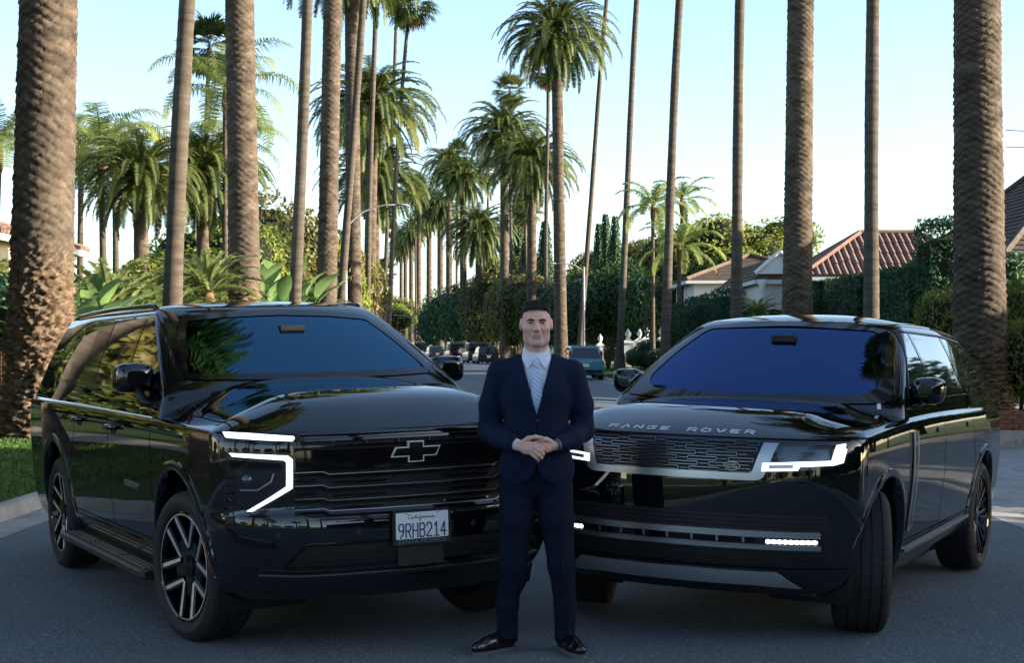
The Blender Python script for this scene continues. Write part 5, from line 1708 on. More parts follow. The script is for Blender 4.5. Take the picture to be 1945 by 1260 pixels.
def date_palm(px, d, h, r0, label, group, px_top=None, fronds=True, root=0.0, rows=None, n=36, seed=0, x=None, crown=True, scale=1.0, bulge=0.0):
    x = (px - CXP) / FPX * d if x is None else x
    z = ground_at(x, d) - 0.05
    root_o = tag(empty('date_palm', (x, d, z)), label, 'palm', group)
    lean = (0, 0)
    if px_top is not None:
        zt = zpx(0, d)
        lean = (((px_top - px) / FPX * d) / (zt - z), 0)
    rows = rows or int(h * 4.5)
    v, f = scar_trunk(r0, h, rows, n, root, lean, seed=seed, bulge=bulge, sub=6 if n > 50 else 5 if n > 28 else 3)
    if root > 1.0:                                         # the shaggy foot is paler fibre
        fm = [1 if sum(v[k][2] for k in q) / 4 < root * (0.92 + 0.10 * math.sin(q[0] * 1.7)) else 0 for q in f]
        make('trunk', v, f, ['date_trunk', 'root_fibre'], root_o, smooth=True, fmats=fm)
    else:
        make('trunk', v, f, 'date_trunk', root_o, smooth=True)
    head = (lean[0] * h, 0, h)
    if crown:
        if fronds:
            place_fronds(root_o, head, 'date', seed, scale, boss=(r0 * 1.25, 1.5))
        else:
            c = bpy.data.objects.new('crown', JOIN[('date', seed % 2)]); link(c, root_o)
            c.location = head; c.rotation_euler = (0, 0, seed * 1.7); c.scale = (scale,) * 3
            b = r0 * 1.25
            MB().lathe([(0.62 * b, -1.5), (0.95 * b, -1.1), (1.1 * b, -0.6), (1.0 * b, -0.1), (0.5 * b, 0.3), (0.02, 0.45)], 12).build('leaf_boss', 'boss', root_o, smooth=True).location = head
    return root_o

def fan_palm(px, d, h, r0, label, group, px_top=None, seed=0, crown=True, x=None, scale=1.0, sway=0.15, lean_x=0.0):
    x = (px - CXP) / FPX * d if x is None else x
    z = ground_at(x, d) - 0.05
    root_o = tag(empty('fan_palm', (x, d, z)), label, 'palm', group)
    lean = (lean_x, 0)
    if px_top is not None:
        zt = min(zpx(0, d), h)
        lean = (((px_top - px) / FPX * d) / (zt - z), 0)
    v, f, top = slim_trunk(r0, h, lean, seed=seed, sway=sway)
    make('trunk', v, f, 'slim_trunk', root_o, smooth=True)
    if crown:
        c = bpy.data.objects.new('crown', JOIN[('fan', seed % 2)]); link(c, root_o)
        c.location = (top[0], top[1], h); c.rotation_euler = (0, 0, seed * 1.3); c.scale = (scale * 1.15,) * 3
    return root_o

# ------------------------------------------------------------------ the avenue of palms
GL, GRt = 'date palms along the west kerb', 'date palms along the east kerb'
FL, FRt = 'slender fan palms along the west kerb', 'slender fan palms along the east kerb'
date_palm(72, 25, 24, 0.445, 'massive palm trunk with shaggy root mass, on the lawn beside the long SUV', GL, px_top=92, root=3.2, n=110, seed=1, rows=136)
date_palm(468, 46, 21, 0.435, 'date palm with mossy dark trunk standing behind the roof of the long SUV', GL, px_top=455, root=3.6, n=60, seed=2, rows=110)
date_palm(617, 67, 23, 0.41, 'straight ringed date palm trunk between two slender trunks and the street lamp', GL, px_top=632, root=1.6, n=48, seed=3)
date_palm(673, 88, 24, 0.42, 'date palm trunk standing just beyond the curved street lamp pole', GL, px_top=668, n=40, seed=4)
date_palm(699, 104, 17.6, 0.40, 'date palm with a huge drooping green crown beside the street lamp', GL, px_top=712, n=36, seed=5, scale=1.0)
date_palm(712, 125, 15.0, 0.40, 'date palm half hidden behind the huge drooping crown, dry lower leaves', GL, n=28, seed=6)
date_palm(1862, 31, 19, 0.455, 'thick ringed palm trunk with swollen foot behind the luxury SUV', GRt, px_top=1856, root=1.6, n=110, seed=7, rows=128)
date_palm(1512, 50, 21, 0.435, 'date palm trunk with shaggy scars rising in front of the tiled white house', GRt, px_top=1521, root=0.4, n=60, seed=8, rows=115)
date_palm(1066, 116, 25.0, 0.44, 'tallest single date palm with full crown, in front of the dark hedge', GRt, px_top=1056, n=36, seed=9)
date_palm(1010, 136, 17.4, 0.42, 'date palm with a swollen brown leaf boss under its crown', GRt, n=32, seed=10, bulge=0.35)
date_palm(958, 150, 22.2, 0.42, 'date palm with a broad crown standing behind the man', GRt, n=28, seed=11)
date_palm(910, 168, 13.8, 0.42, 'lower date palm with yellowish sunlit crown', GRt, n=28, seed=12)
for i, (px, cy, d) in enumerate(((880, 372, 184), (853, 345, 200), (836, 425, 218), (815, 440, 238), (795, 395, 262), (781, 470, 290), (770, 490, 325), (762, 505, 365))):
    date_palm(px, d, zpx(cy - 28, d), 0.42, '%s date palm beyond the yellowish crowned one, in the far avenue' % ORD[i], GRt, fronds=i < 2, n=20, seed=20 + i, rows=int(zpx(cy, d) * 3), scale=0.85)
for i, (px, top, d, r0, h) in enumerate(((322, 357, 36, 0.215, 26), (554, 588, 55, 0.215, 27), (640, 692, 74, 0.20, 29))):
    fan_palm(px, d, h, r0, ('slender pale palm trunk leaning behind the long SUV, beside the shaggy root mass palm', 'slender pale palm trunk between two thick date palm trunks', 'slender leaning palm trunk crossing in front of a thick trunk')[i], FL, top, seed=i)
fan_palm(697, 95, 32, 0.18, 'thin palm trunk against the huge drooping crown', FL, 712, seed=5)
for i, (px, top, d, h, lb) in enumerate(((1655, 1660, 42, 26, 'slender straight palm trunk rising above the roof of the luxury SUV'), (1397, 1409, 56, 27, 'slender palm trunk in front of the white gable'), (1262, 1294, 68, 28, 'slender palm trunk standing by the white pillar with urn'),
                                     (1176, 1214, 92, 30, 'slender palm with flared foot on the mown strip by the kerb'), (1100, 1156, 118, 31, 'thin leaning palm with sunlit foot beside the lamp pole'))):
    fan_palm(px, d, h, 0.20, lb, FRt, top, seed=10 + i)
for i, (px, top, cy, d) in enumerate(((1038, 1050, 130, 128), (1000, 1003, 400, 150), (970, 974, 175, 160), (985, 990, 420, 175), (925, 930, 330, 190), (868, 872, 292, 210), (790, 790, 352, 250), (745, 742, 440, 330))):
    h = zpx(cy, d)
    fan_palm(px, d, h, 0.18, '%s thin fan palm past the tallest date palm, down the far avenue' % ORD[i], 'far fan palms of the avenue', None, seed=30 + i, scale=0.95)
fan_palm(735, 120, 28.6, 0.18, 'thin fan palm whose head shows above the huge drooping crown', FL, 775, seed=41, scale=1.2)
fan_palm(728, 132, 32.5, 0.18, 'thin fan palm rising beyond the huge drooping crown, head cut by the sky', FL, 752, seed=42, scale=1.1)
fan_palm(722, 190, 10.5, 0.2, 'small far fan palm against the sky between the avenue rows', 'far fan palms of the avenue', None, seed=44)
# the avenue goes on behind the viewer (it shows mirrored in the dark paint and glass)
for i, (x, y, h, k) in enumerate(((-8.2, -8, 16, 'd'), (8.9, -4, 14, 'd'), (-7.6, -20, 19, 'f'), (8.6, -17, 20, 'f'), (-8.4, -32, 17, 'd'), (9.0, -30, 17, 'd'), (-7.8, -44, 22, 'f'), (8.8, -45, 22, 'f'), (-8.2, -58, 17, 'd'), (9.0, -57, 18, 'd'), (-7.8, 5, 21, 'f'), (8.8, 9, 21, 'f'), (-7.7, 13, 13, 'd'), (8.9, 13.5, 14, 'd'), (-7.6, 19, 17, 'f'), (9.0, 24.8, 23, 'f'))):
    if k == 'd':
        date_palm(0, y, h, 0.42, 'date palm of the same avenue standing outside the picture', 'avenue palms outside the picture', fronds=False, n=20, seed=50 + i, x=x, rows=int(h * 3))
    else:
        fan_palm(0, y, h, 0.2, 'fan palm of the same avenue standing outside the picture', 'avenue palms outside the picture', seed=50 + i, x=x, scale=1.1)
fan_palm(0, 17.0, 17, 0.2, 'fan palm leaning over the street, its head outside the picture', 'avenue palms outside the picture', seed=71, x=-7.6, scale=1.25, lean_x=0.15)

# ------------------------------------------------------------------ shrubs, hedges, trees: shared leaf clouds
def leaf_cloud(name, n, shape, leaf, material, seed, core=True, dims=(1, 1, 2)):
    """leaves through a unit volume (-1..1, -1..1, 0..1 up): 'ball', 'box', 'cone', 'flame'."""
    r = np.random.default_rng(seed)
    vs, fs, mi = [], [], []
    lobes = [(r.normal(0, 1, 3), r.uniform(0.10, 0.30)) for _ in range(12)]
    def rad(d):
        s = 1.0
        for l, a in lobes:
            l = l / np.linalg.norm(l)
            s += a * max(0.0, float(d @ l) - 0.6) * 1.6
        return s * 0.82
    k = 0
    while k < n:
        if shape == 'ball':
            d = r.normal(0, 1, 3); d /= np.linalg.norm(d)
            if d[2] < -0.75: continue
            q = rad(d) * (1 - abs(r.normal(0, 0.11)))
            p = d * q; p[2] = 0.5 + p[2] * 0.5
            nn = d
        elif shape == 'box':
            f = r.integers(0, 5); u, v = r.uniform(-1, 1, 2)
            dp = abs(r.normal(0, 0.05))
            und = 0.03 * math.sin(7 * u + 3 * v) + 0.02 * math.sin(17 * v + u * 5)
            if f == 4: p = np.array([u, v, 1 - dp * 0.5 + und * 0.6]); nn = np.array([0, 0, 1.])
            elif f < 2: s = 1 if f else -1; p = np.array([s * (1 - dp + und), u, (v + 1) / 2]); nn = np.array([s, 0, 0.])
            else: s = 1 if f == 3 else -1; p = np.array([u, s * (1 - dp + und), (v + 1) / 2]); nn = np.array([0, s, 0.])
        else:
            z = r.random() ** (1.3 if shape == 'cone' else 1.0); a = r.uniform(0, 6.283)
            R0 = (1 - z) ** 0.8 if shape == 'cone' else (math.sin(math.pi * min(1, z * 0.86 + 0.10)) ** 0.55) * (1 + 0.10 * math.sin(5 * a + 9 * z))
            q = R0 * (1 - abs(r.normal(0, 0.12)))
            p = np.array([q * math.cos(a), q * math.sin(a), z]); nn = np.array([math.cos(a), math.sin(a), 0.3])
        t = nn + r.normal(0, 0.75, 3); t /= np.linalg.norm(t)
        a = np.cross(t, r.normal(0, 1, 3)); a /= np.linalg.norm(a); b = np.cross(t, a)
        l, w = leaf * r.uniform(0.7, 1.3), leaf * 0.42
        q0 = len(vs)
        zs = 1.0 / np.array(dims)
        for m in (p - a * l * zs, p + b * w * zs, p + a * l * zs, p - b * w * zs):
            vs.append(tuple(m))
        fs.append((q0, q0 + 1, q0 + 2, q0 + 3)); mi.append(0)
        k += 1
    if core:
        # near-black solid core added to block light and the view through
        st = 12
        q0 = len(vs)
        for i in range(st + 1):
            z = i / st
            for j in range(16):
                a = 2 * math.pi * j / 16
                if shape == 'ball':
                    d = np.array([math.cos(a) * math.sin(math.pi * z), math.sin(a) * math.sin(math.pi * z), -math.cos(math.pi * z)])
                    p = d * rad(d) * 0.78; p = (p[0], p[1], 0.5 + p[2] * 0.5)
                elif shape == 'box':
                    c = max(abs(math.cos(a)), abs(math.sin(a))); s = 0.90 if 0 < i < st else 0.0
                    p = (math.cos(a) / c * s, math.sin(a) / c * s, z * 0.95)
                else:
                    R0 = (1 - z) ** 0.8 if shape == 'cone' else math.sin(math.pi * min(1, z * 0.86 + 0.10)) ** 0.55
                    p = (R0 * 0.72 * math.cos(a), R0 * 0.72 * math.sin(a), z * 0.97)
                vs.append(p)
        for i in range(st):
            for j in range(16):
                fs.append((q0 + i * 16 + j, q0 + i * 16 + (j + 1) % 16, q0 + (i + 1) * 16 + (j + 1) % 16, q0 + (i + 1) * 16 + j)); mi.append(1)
    me = bpy.data.meshes.new(name)
    me.from_pydata(vs, [], fs)
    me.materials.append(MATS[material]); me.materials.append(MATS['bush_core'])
    me.polygons.foreach_set('material_index', mi)
    return me

CLOUD = {}
def cloud(shape, material, n, leaf, var=0, core=True, dims=(1, 1, 2)):
    key = (shape, material, n, leaf, var, core, dims)
    if key not in CLOUD:
        CLOUD[key] = leaf_cloud('foliage', n, shape, leaf, material, (len(shape) * 37 + n + var * 101) % 997, core, dims)
    return CLOUD[key]

def bush(name, label, cat, px, d, w, h, shape='ball', material='leaf_dark', n=2600, leaf=0.055, group=None, x=None, z0=None, dep=None, rz=0.0, var=0, stem=True):
    """a shrub or hedge block: width w (m), height h, standing at photo column px, d metres off."""
    x = (px - CXP) / FPX * d if x is None else x
    z = ground_at(x, d) if z0 is None else z0
    o = tag(empty(name, (x, d, z - 0.03), rz), label, cat, group)
    dm = (1, round((dep or w) / w, 1), round(2 * h / w, 1)) if shape == 'box' else (1, 1, 12) if shape == 'flame' else (1, 1, 2)
    f = bpy.data.objects.new('foliage', cloud(shape, material, n, leaf, var, True, dm)); link(f, o)
    f.scale = (w / 2, (dep or w) / 2, h)
    if stem:
        mb = MB()
        for k in range(3):
            a = k * 2.1 + px
            mb.tube([(0.12 * math.cos(a), 0.12 * math.sin(a), 0), (0.25 * w * 0.4 * math.cos(a), 0.25 * w * 0.4 * math.sin(a), h * 0.5)], [0.05, 0.03], 5)
        mb.build('stem', 'bark', o)
    return o

def tree(name, label, px, d, crown_w, base, top, material='leaf_mid', n=4200, leaf=0.05, group=None, x=None, var=0, lobes=4):
    x = (px - CXP) / FPX * d if x is None else x
    z = ground_at(x, d)
    o = tag(empty(name, (x, d, z - 0.05)), label, 'tree', group)
    r = random.Random(int(px * 7 + d))
    h = top - z
    mb = MB()
    mb.tube([(0, 0, 0), (0.05, 0, h * 0.3), (0.0, 0.1, h * 0.6)], [0.22, 0.17, 0.10], 8)
    for k in range(5):
        a = k * 1.3 + r.random()
        mb.tube([(0.03, 0, h * 0.3 + k * 0.2), (math.cos(a) * crown_w * 0.18, math.sin(a) * crown_w * 0.18, h * 0.5), (math.cos(a) * crown_w * 0.33, math.sin(a) * crown_w * 0.33, h * 0.72)], [0.10, 0.06, 0.03], 6)
    mb.build('trunk', 'bark', o, smooth=True)
    for k in range(lobes):
        a = 2 * math.pi * k / lobes + r.uniform(-.4, .4)
        f = bpy.data.objects.new('crown', cloud('ball', material, n // lobes, leaf * 1.25, var + k % 2)); link(f, o)
        s = r.uniform(0.55, 0.72) if lobes > 1 else 1.0
        hh = (top - base)
        f.location = (math.cos(a) * crown_w * 0.22 * (lobes > 1), math.sin(a) * crown_w * 0.22 * (lobes > 1), base - z + hh * (1 - s) * r.uniform(0.2, 1.0))
        f.scale = (crown_w / 2 * s, crown_w / 2 * s, hh * s)
        f.rotation_euler = (0, 0, r.uniform(0, 6.28))
    return o

def rosette(name, label, px, d, s, kind='cycad', group=None, trunk=0.0, x=None, seed=0, r0=0.16):
    """cycad / small feather palm: one crown of leaves on a short stump; leaves are sub-parts."""
    x = (px - CXP) / FPX * d if x is None else x
    z = ground_at(x, d)
    o = tag(empty(name, (x, d, z - 0.02)), label, 'plant' if kind == 'cycad' else 'palm', group)
    t = max(trunk, 0.15)
    MB().tube([(0, 0, 0), (0.02, 0, t * 0.5), (0, 0, t)], [r0 * 1.2, r0, r0 * 0.9], 9).build('trunk', 'bark' if kind == 'cycad' else 'slim_trunk', o, smooth=True)
    place_fronds(o, (0, 0, t), kind, seed, s, boss=(r0, 0.3 if kind == 'cycad' else 0.9))
    return o

def paddle_plant(label, px, d, h, n=9, seed=0, group=None, x=None):
    """bird-of-paradise: tall stalks, each ending in one big torn paddle leaf (a part each)."""
    x = (px - CXP) / FPX * d if x is None else x
    z = ground_at(x, d)
    o = tag(empty('bird_of_paradise', (x, d, z - 0.02)), label, 'plant', group)
    r = random.Random(seed)
    MB().tube([(0, 0, 0), (0, 0, 0.35)], [0.22, 0.16], 8).build('stem', 'bark', o)
    for k in range(n):
        a = 2 * math.pi * k / n + r.uniform(-.3, .3); tilt = R(r.uniform(8, 38)); L = h * r.uniform(0.40, 0.78)
        d0 = Vector((math.cos(a) * math.sin(tilt), math.sin(a) * math.sin(tilt), math.cos(tilt)))
        base = Vector((math.cos(a) * 0.1, math.sin(a) * 0.1, 0.2)); tip = base + d0 * L
        s = Vector((-math.sin(a), math.cos(a), 0))
        vs, fs = [], []
        ll = h * r.uniform(0.24, 0.34); w = ll * 0.24
        m = 7
        dr = Vector((d0.x, d0.y, d0.z))
        p = tip.copy()
        for i in range(m + 1):
            t = i / m
            ww = w * math.sin(math.pi * (0.06 + 0.90 * t)) ** 0.7
            cup = Vector((-math.cos(a), -math.sin(a), 0.3)) * ww * 0.25
            vs += [p + s * ww + cup, p.copy(), p - s * ww + cup]
            dr = (dr + Vector((math.cos(a), math.sin(a), -0.25)) * 0.13).normalized()
            p = p + dr * ll / m
        for i in range(m):
            fs += [(3 * i, 3 * i + 1, 3 * i + 4, 3 * i + 3), (3 * i + 1, 3 * i + 2, 3 * i + 5, 3 * i + 4)]
        q = len(vs)
        vs += [base + s * 0.02, base - s * 0.02, tip - s * 0.012, tip + s * 0.012]
        fs.append((q, q + 1, q + 2, q + 3))
        make('leaf', vs, fs, 'paddle_leaf', o, smooth=True)
    return o

# ---- west side garden behind the long SUV
G1 = 'garden plants along the west sidewalk'
for i, (px, d, s, t) in enumerate(sorted(((205, 41, 1.3, 2.2), (262, 44, 1.25, 2.0), (372, 48, 1.4, 2.5), (405, 50, 1.3, 2.0), (175, 39, 1.2, 1.7), (530, 66, 1.6, 2.4), (300, 42, 1.2, 1.8), (585, 74, 1.6, 2.6), (345, 44, 1.3, 1.7), (425, 46, 1.3, 1.6), (232, 40, 1.2, 1.5), (395, 44, 1.1, 2.9)))):
    rosette('cycad', '%s arching cycad from the massive trunk in the garden behind the long SUV' % ORD[i], px, d, s * 1.25, 'cycad', G1, t, seed=i, r0=0.2)
for i, (px, d, h) in enumerate(sorted(((165, 37, 3.2), (190, 40, 3.4), (515, 58, 4.6), (545, 62, 5.2), (478, 56, 4.6), (590, 72, 4.8), (250, 45, 3.6), (152, 36, 2.9), (530, 55, 4.0)))):
    paddle_plant('%s bird-of-paradise clump with pale paddle leaves, counted from the massive trunk' % ORD[i], px, d, h, 15, i, G1)
for i, (px, d, w, h, m) in enumerate(sorted(((165, 52, 5.5, 3.9, 'leaf_bright'), (230, 56, 5, 3.4, 'leaf_dark'), (295, 58, 5.5, 3.6, 'leaf_bright'), (360, 60, 6, 4.6, 'leaf_bright'), (415, 64, 6, 5.2, 'leaf_bright'), (455, 70, 6, 5.0, 'leaf_dark'), (510, 84, 7, 8.2, 'leaf_olive'), (550, 88, 7.5, 10.0, 'leaf_olive'),
                                   (595, 92, 7, 9.0, 'leaf_bright'), (640, 100, 7, 8.5, 'leaf_olive'), (130, 44, 5, 3.0, 'leaf_bright'), (60, 40, 6, 3.6, 'leaf_dark'), (0, 44, 7, 4, 'leaf_bright'), (-60, 40, 6, 3.2, 'leaf_bright')))):
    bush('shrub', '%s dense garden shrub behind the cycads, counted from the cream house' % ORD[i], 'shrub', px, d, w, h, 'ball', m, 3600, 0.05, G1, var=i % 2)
for i, (px, d, w, t, m) in enumerate(((352, 76, 7, 6.6, 'leaf_mid'), (400, 80, 8, 8.4, 'leaf_bright'), (445, 84, 8, 9.2, 'leaf_mid'), (505, 92, 8, 9.6, 'leaf_mid'), (590, 98, 8, 10.4, 'leaf_olive'))):
    tree('garden_tree', '%s leafy tree behind the west garden shrubs, counted from the slender pale trunk' % ORD[i], px, d, w, 1.0, t, m, 6000, 0.05, 'trees behind the west garden', var=i % 2)
# fence of thin boards low behind the garden edge
fw = tag(empty('wooden_fence', at(150, 37, 0.17)), 'low brown board fence between the big trunk and the garden', 'fence')
for k in range(22):
    MB().box((-2.6 + k * 0.16, 0.02 * k, 0.75), (0.13, 0.025, 1.5)).build('board', 'fence_wood', fw) if 'fence_wood' in MATS else None
# feather palms of the garden
for i, (px, d, cy, s, lb) in enumerate(((200, 62, 290, 1.15, 'queen palm with feathery light green head, one of a pair'), (222, 66, 300, 1.05, 'queen palm with feathery head beside its twin'), (428, 70, 175, 1.25, 'tall queen palm with long plumes behind the mossy date palm trunk'),
                                     (150, 70, 300, 1.2, 'queen palm half hidden behind the massive trunk'), (430, 84, 280, 1.1, 'smaller queen palm with yellowish plumes beside the tall one'), (-15, 60, 280, 1.1, 'queen palm showing past the massive trunk'))):
    x = (px - CXP) / FPX * d
    z = zpx(cy, d) - ground_at(x, d)
    o = tag(empty('queen_palm', (x, d, ground_at(x, d) - 0.05)), lb, 'palm', 'queen palms of the garden')
    v, f, top = slim_trunk(0.15, z, (0.01 * (i - 2), 0), seed=60 + i)
    make('trunk', v, f, 'slim_trunk', o, smooth=True)
    place_fronds(o, (top[0], top[1], z), 'queen', 70 + i, s, boss=(0.16, 1.0))
for i, (px, d, cy) in enumerate(((395, 92, 95),)):
    fan_palm(px, d, zpx(cy, d), 0.17, 'thin fan palm with small head above the garden queen palms', 'garden fan palms', seed=80)
for i, (px, d, cy, s) in enumerate(((268, 60, 350, 0.55), (385, 72, 340, 0.7))):
    date_palm(px, d, zpx(cy, d), 0.28, ('young date palm with dark drooping head beside the queen palms', 'dark date palm head seen past the slender pale trunk')[i], 'young date palms', fronds=True, n=20, seed=90 + i, scale=s, rows=24)

# ---- east side
for i, (y0, x0) in enumerate(((46, 14.6), (52.5, 14.4), (59, 14.1), (65.5, 13.7))):
    bush('hedge', '%s tall clipped hedge block from the shingled house, below the red tiled roof' % ORD[i], 'hedge', 0, y0 + 3.2, 1.6, 4.15, 'box', 'leaf_dark', 11000, 0.10, 'clipped hedge blocks along the east sidewalk', x=x0, dep=6.6, stem=False, var=i % 2)
bush('hedge', 'tall dark clipped hedge reaching past the thick ringed trunk to the shingled roof', 'hedge', 0, 36.5, 7.0, 5.1, 'box', 'leaf_dark', 9000, 0.022, x=17.6, dep=2.0, stem=False)
bush('hedge', 'dark rounded hedge end standing before the shingled house', 'hedge', 1815, 44, 1.9, 5.0, 'box', 'leaf_dark', 6000, 0.075, stem=False)
bush('shrub', 'yellow-green leafy shrub beside the thick ringed trunk', 'shrub', 1800, 38, 1.5, 3.1, 'ball', 'leaf_yellow', 2200, 0.06)
bush('shrub', 'bright sunlit shrub at the picture edge behind the thick ringed trunk', 'shrub', 1935, 37, 1.5, 3.2, 'ball', 'leaf_yellow', 2400, 0.055)
bush('shrub', 'low sunlit shrub between driveway and thick ringed trunk', 'shrub', 1950, 31, 1.2, 2.2, 'ball', 'leaf_yellow', 2000, 0.06)
G2 = 'shrubs and small trees along the east gardens'
for i, (px, d, w, h, m) in enumerate(sorted(((1318, 78, 3.6, 4.0, 'leaf_dark'), (1368, 74, 3.6, 4.3, 'leaf_dark'), (1340, 70, 3.0, 3.6, 'leaf_dark'), (1425, 70, 3.0, 3.4, 'leaf_dark'), (1288, 102, 5.0, 6.0, 'leaf_mid'), (1255, 122, 8, 8.0, 'leaf_dark'),
                                   (1210, 126, 8, 8.4, 'leaf_dark'), (1165, 128, 8, 8.0, 'leaf_mid'), (1120, 132, 7, 8.0, 'leaf_mid'), (1085, 126, 7, 7.0, 'leaf_dark'), (1040, 148, 7, 7.4, 'leaf_mid'), (985, 152, 8, 8.6, 'leaf_olive'), (935, 168, 8, 9.0, 'leaf_olive'), (895, 185, 9, 9.5, 'leaf_dark'),
                                   (860, 205, 9, 9, 'leaf_dark'), (835, 225, 9, 8, 'leaf_dark')), key=lambda q: -q[0])):
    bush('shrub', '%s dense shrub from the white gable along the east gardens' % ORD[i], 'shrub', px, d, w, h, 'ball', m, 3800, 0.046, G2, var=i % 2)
for i, (px, d, w, b, t, m) in enumerate(sorted(((1445, 100, 8, 4.0, 10.2, 'leaf_bright'), (1405, 97, 6.5, 3.5, 9.4, 'leaf_bright'), (1365, 100, 8, 4, 10.4, 'leaf_bright'), (1310, 104, 7.0, 4, 10.2, 'leaf_bright'), (1230, 140, 9, 5, 12, 'leaf_olive'), (1170, 146, 9, 5, 12.5, 'leaf_olive'),
                                      (1125, 138, 7, 3, 10.5, 'leaf_olive'), (1000, 165, 7, 3, 12, 'leaf_olive'), (945, 182, 7, 3, 13, 'leaf_bright'), (1470, 108, 6, 3, 9.6, 'leaf_bright'), (1575, 120, 5, 2, 10.2, 'leaf_bright'), (735, 260, 11, 1.5, 10.5, 'leaf_olive'), (722, 210, 9, 1.5, 8.6, 'leaf_bright'), (760, 330, 12, 0.5, 8, 'leaf_olive')), key=lambda q: -q[0])):
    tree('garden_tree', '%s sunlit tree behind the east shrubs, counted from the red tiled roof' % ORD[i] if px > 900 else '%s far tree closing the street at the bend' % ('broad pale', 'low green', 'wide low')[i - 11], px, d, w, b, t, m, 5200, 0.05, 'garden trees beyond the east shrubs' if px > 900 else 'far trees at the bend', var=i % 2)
for i, (px, d, cy, w) in enumerate(sorted(((1137, 128, 430, 1.2), (1150, 130, 412, 1.3), (1168, 128, 416, 1.3), (1035, 158, 425, 1.9), (985, 172, 425, 2.0), (925, 190, 460, 3.0), (1000, 160, 450, 1.8)), key=lambda q: -q[0])):
    bush('cypress', '%s narrow dark cypress from the king palms, above the garden trees' % ORD[i], 'cypress', px, d, w, zpx(cy, d), 'flame', 'leaf_dark', 3000, 0.16, 'cypresses of the east gardens')
for i, (px, d, cy, s, lb) in enumerate(((1240, 84, 392, 0.95, 'king palm with spreading yellow-green head above the east shrubs'), (1295, 88, 380, 0.8, 'second king palm half behind a slender trunk'), (1290, 78, 470, 0.95, 'low king palm drooping sunlit leaves above the brown roof'))):
    x = (px - CXP) / FPX * d
    z = zpx(cy, d) - ground_at(x, d)
    o = tag(empty('king_palm', (x, d, ground_at(x, d) - 0.05)), lb, 'palm', 'king palms of the east gardens')
    v, f, top = slim_trunk(0.12, z, (0.0, 0), seed=100 + i)
    make('trunk', v, f, 'slim_trunk', o, smooth=True)
    place_fronds(o, (top[0], top[1], z), 'king', 100 + i, s, boss=(0.13, 0.8))
# spiky dracaena before the white gable
rosette('dracaena', 'spiky dark dracaena in front of the white gable', 1465, 62, 0.95, 'cycad', None, 1.0, seed=7)
rosette('dracaena', 'taller grey dracaena leaning before the white gable', 1440, 64, 0.9, 'cycad', None, 2.6, seed=8)
# small clipped shrubs at the mown strip and a bare shrub by the kerb
for i, (px, d, w, h) in enumerate(sorted(((1255, 82, 1.9, 1.25), (1222, 88, 2.0, 1.1), (1240, 93, 3.0, 1.9), (1205, 96, 1.6, 1.3), (1285, 78, 2.2, 1.2)), key=lambda q: -q[0])):
    bush('clipped_shrub', '%s low clipped shrub before the urn pillars, counted towards the teal car' % ORD[i], 'shrub', px, d, w, h, 'ball', 'leaf_dark', 1800, 0.07, 'clipped shrubs before the pillars', var=i % 2)
bs = tag(empty('bare_shrub', at(1155, 90, 0.1)), 'leafless twiggy shrub between the slender palm foot and the teal car', 'shrub')
rb_ = random.Random(4)
tw = MB()
for k in range(46):
    a = rb_.uniform(0, 6.28); t = rb_.uniform(0.05, 0.5); L_ = rb_.uniform(1.0, 2.0)
    p1 = Vector((math.cos(a) * t * 0.6, math.sin(a) * t * 0.6, L_ * 0.6)); p2 = p1 + Vector((math.cos(a) * t * 0.7 + rb_.uniform(-.2, .2), math.sin(a) * t * 0.7, L_ * 0.45))
    tw.tube([(0.1 * math.cos(a), 0.1 * math.sin(a), 0), p1, p2], [0.022, 0.014, 0.006], 4)
tw.build('twigs', 'bark', bs)
# unseen planting added on the sun's side, outside the picture, to throw the street's shade
for i, (x, y, w, b, t) in enumerate(((17.5, 4, 9, 0.6, 7.2), (18, 10.5, 8.5, 0.6, 7.2), (18.5, 17, 8.5, 0.6, 6.8), (19, 23.5, 8, 0.6, 7.2), (19.5, 29.5, 7, 0.6, 5.0), (16.5, 24, 7, 0.6, 6.4))):
    tree('shade_tree', 'unseen broad tree beside the driveway, added for shade and reflections', 0, y, w, b, t, 'leaf_mid', 6000, 0.06, 'unseen shade trees by the driveway', x=x, var=i % 2, lobes=4)
for i, y in enumerate((-27, -20, -13, -6, 1)):
    bush('hedge', 'unseen tall hedge beside the driveway trees, added for shade', 'hedge', 0, y + 3.5, 1.6, 5.0, 'box', 'leaf_dark', 6000, 0.12, 'unseen hedge blocks added for shade', x=14.6, dep=7.0, stem=False, var=i % 2)
for i, (x, y, w, t) in enumerate(((-14.5, 16, 8, 9.5), (-16, 22, 9, 10.5), (-18.5, 28, 9, 10), (-22, 34, 9, 9.5))):
    tree('garden_tree', '%s tall tree of the sunny front gardens, outside the picture' % ORD[i], 0, y, w, 0.8, t, ('leaf_mid', 'leaf_olive')[i % 2], 6500, 0.06, 'tall trees of the sunny front gardens', x=x, var=i % 2)
for i, (x, y, w, h) in enumerate(((-15, 26, 7, 4), (-16, 19, 7, 4.5), (-15, 12, 6, 3.5), (-17, 5, 6, 3.2), (-38, -24, 8, 4.2), (-42, -14, 8, 4.6), (-30, -36, 8, 4.4), (-24, -46, 9, 5), (-15, -54, 9, 5), (-20, 33, 8, 5), (-7, -75, 12, 7), (6, -80, 12, 8), (16, -70, 12, 7), (-18, -66, 12, 8))):
    bush('shrub', 'front garden shrub on the sunny side, beyond the picture edge', 'shrub', 0, y, w, h, 'ball', ('leaf_mid', 'leaf_yellow', 'leaf_olive')[i % 3], 2600, 0.06, 'sunny front garden shrubs', x=x, var=i % 2)

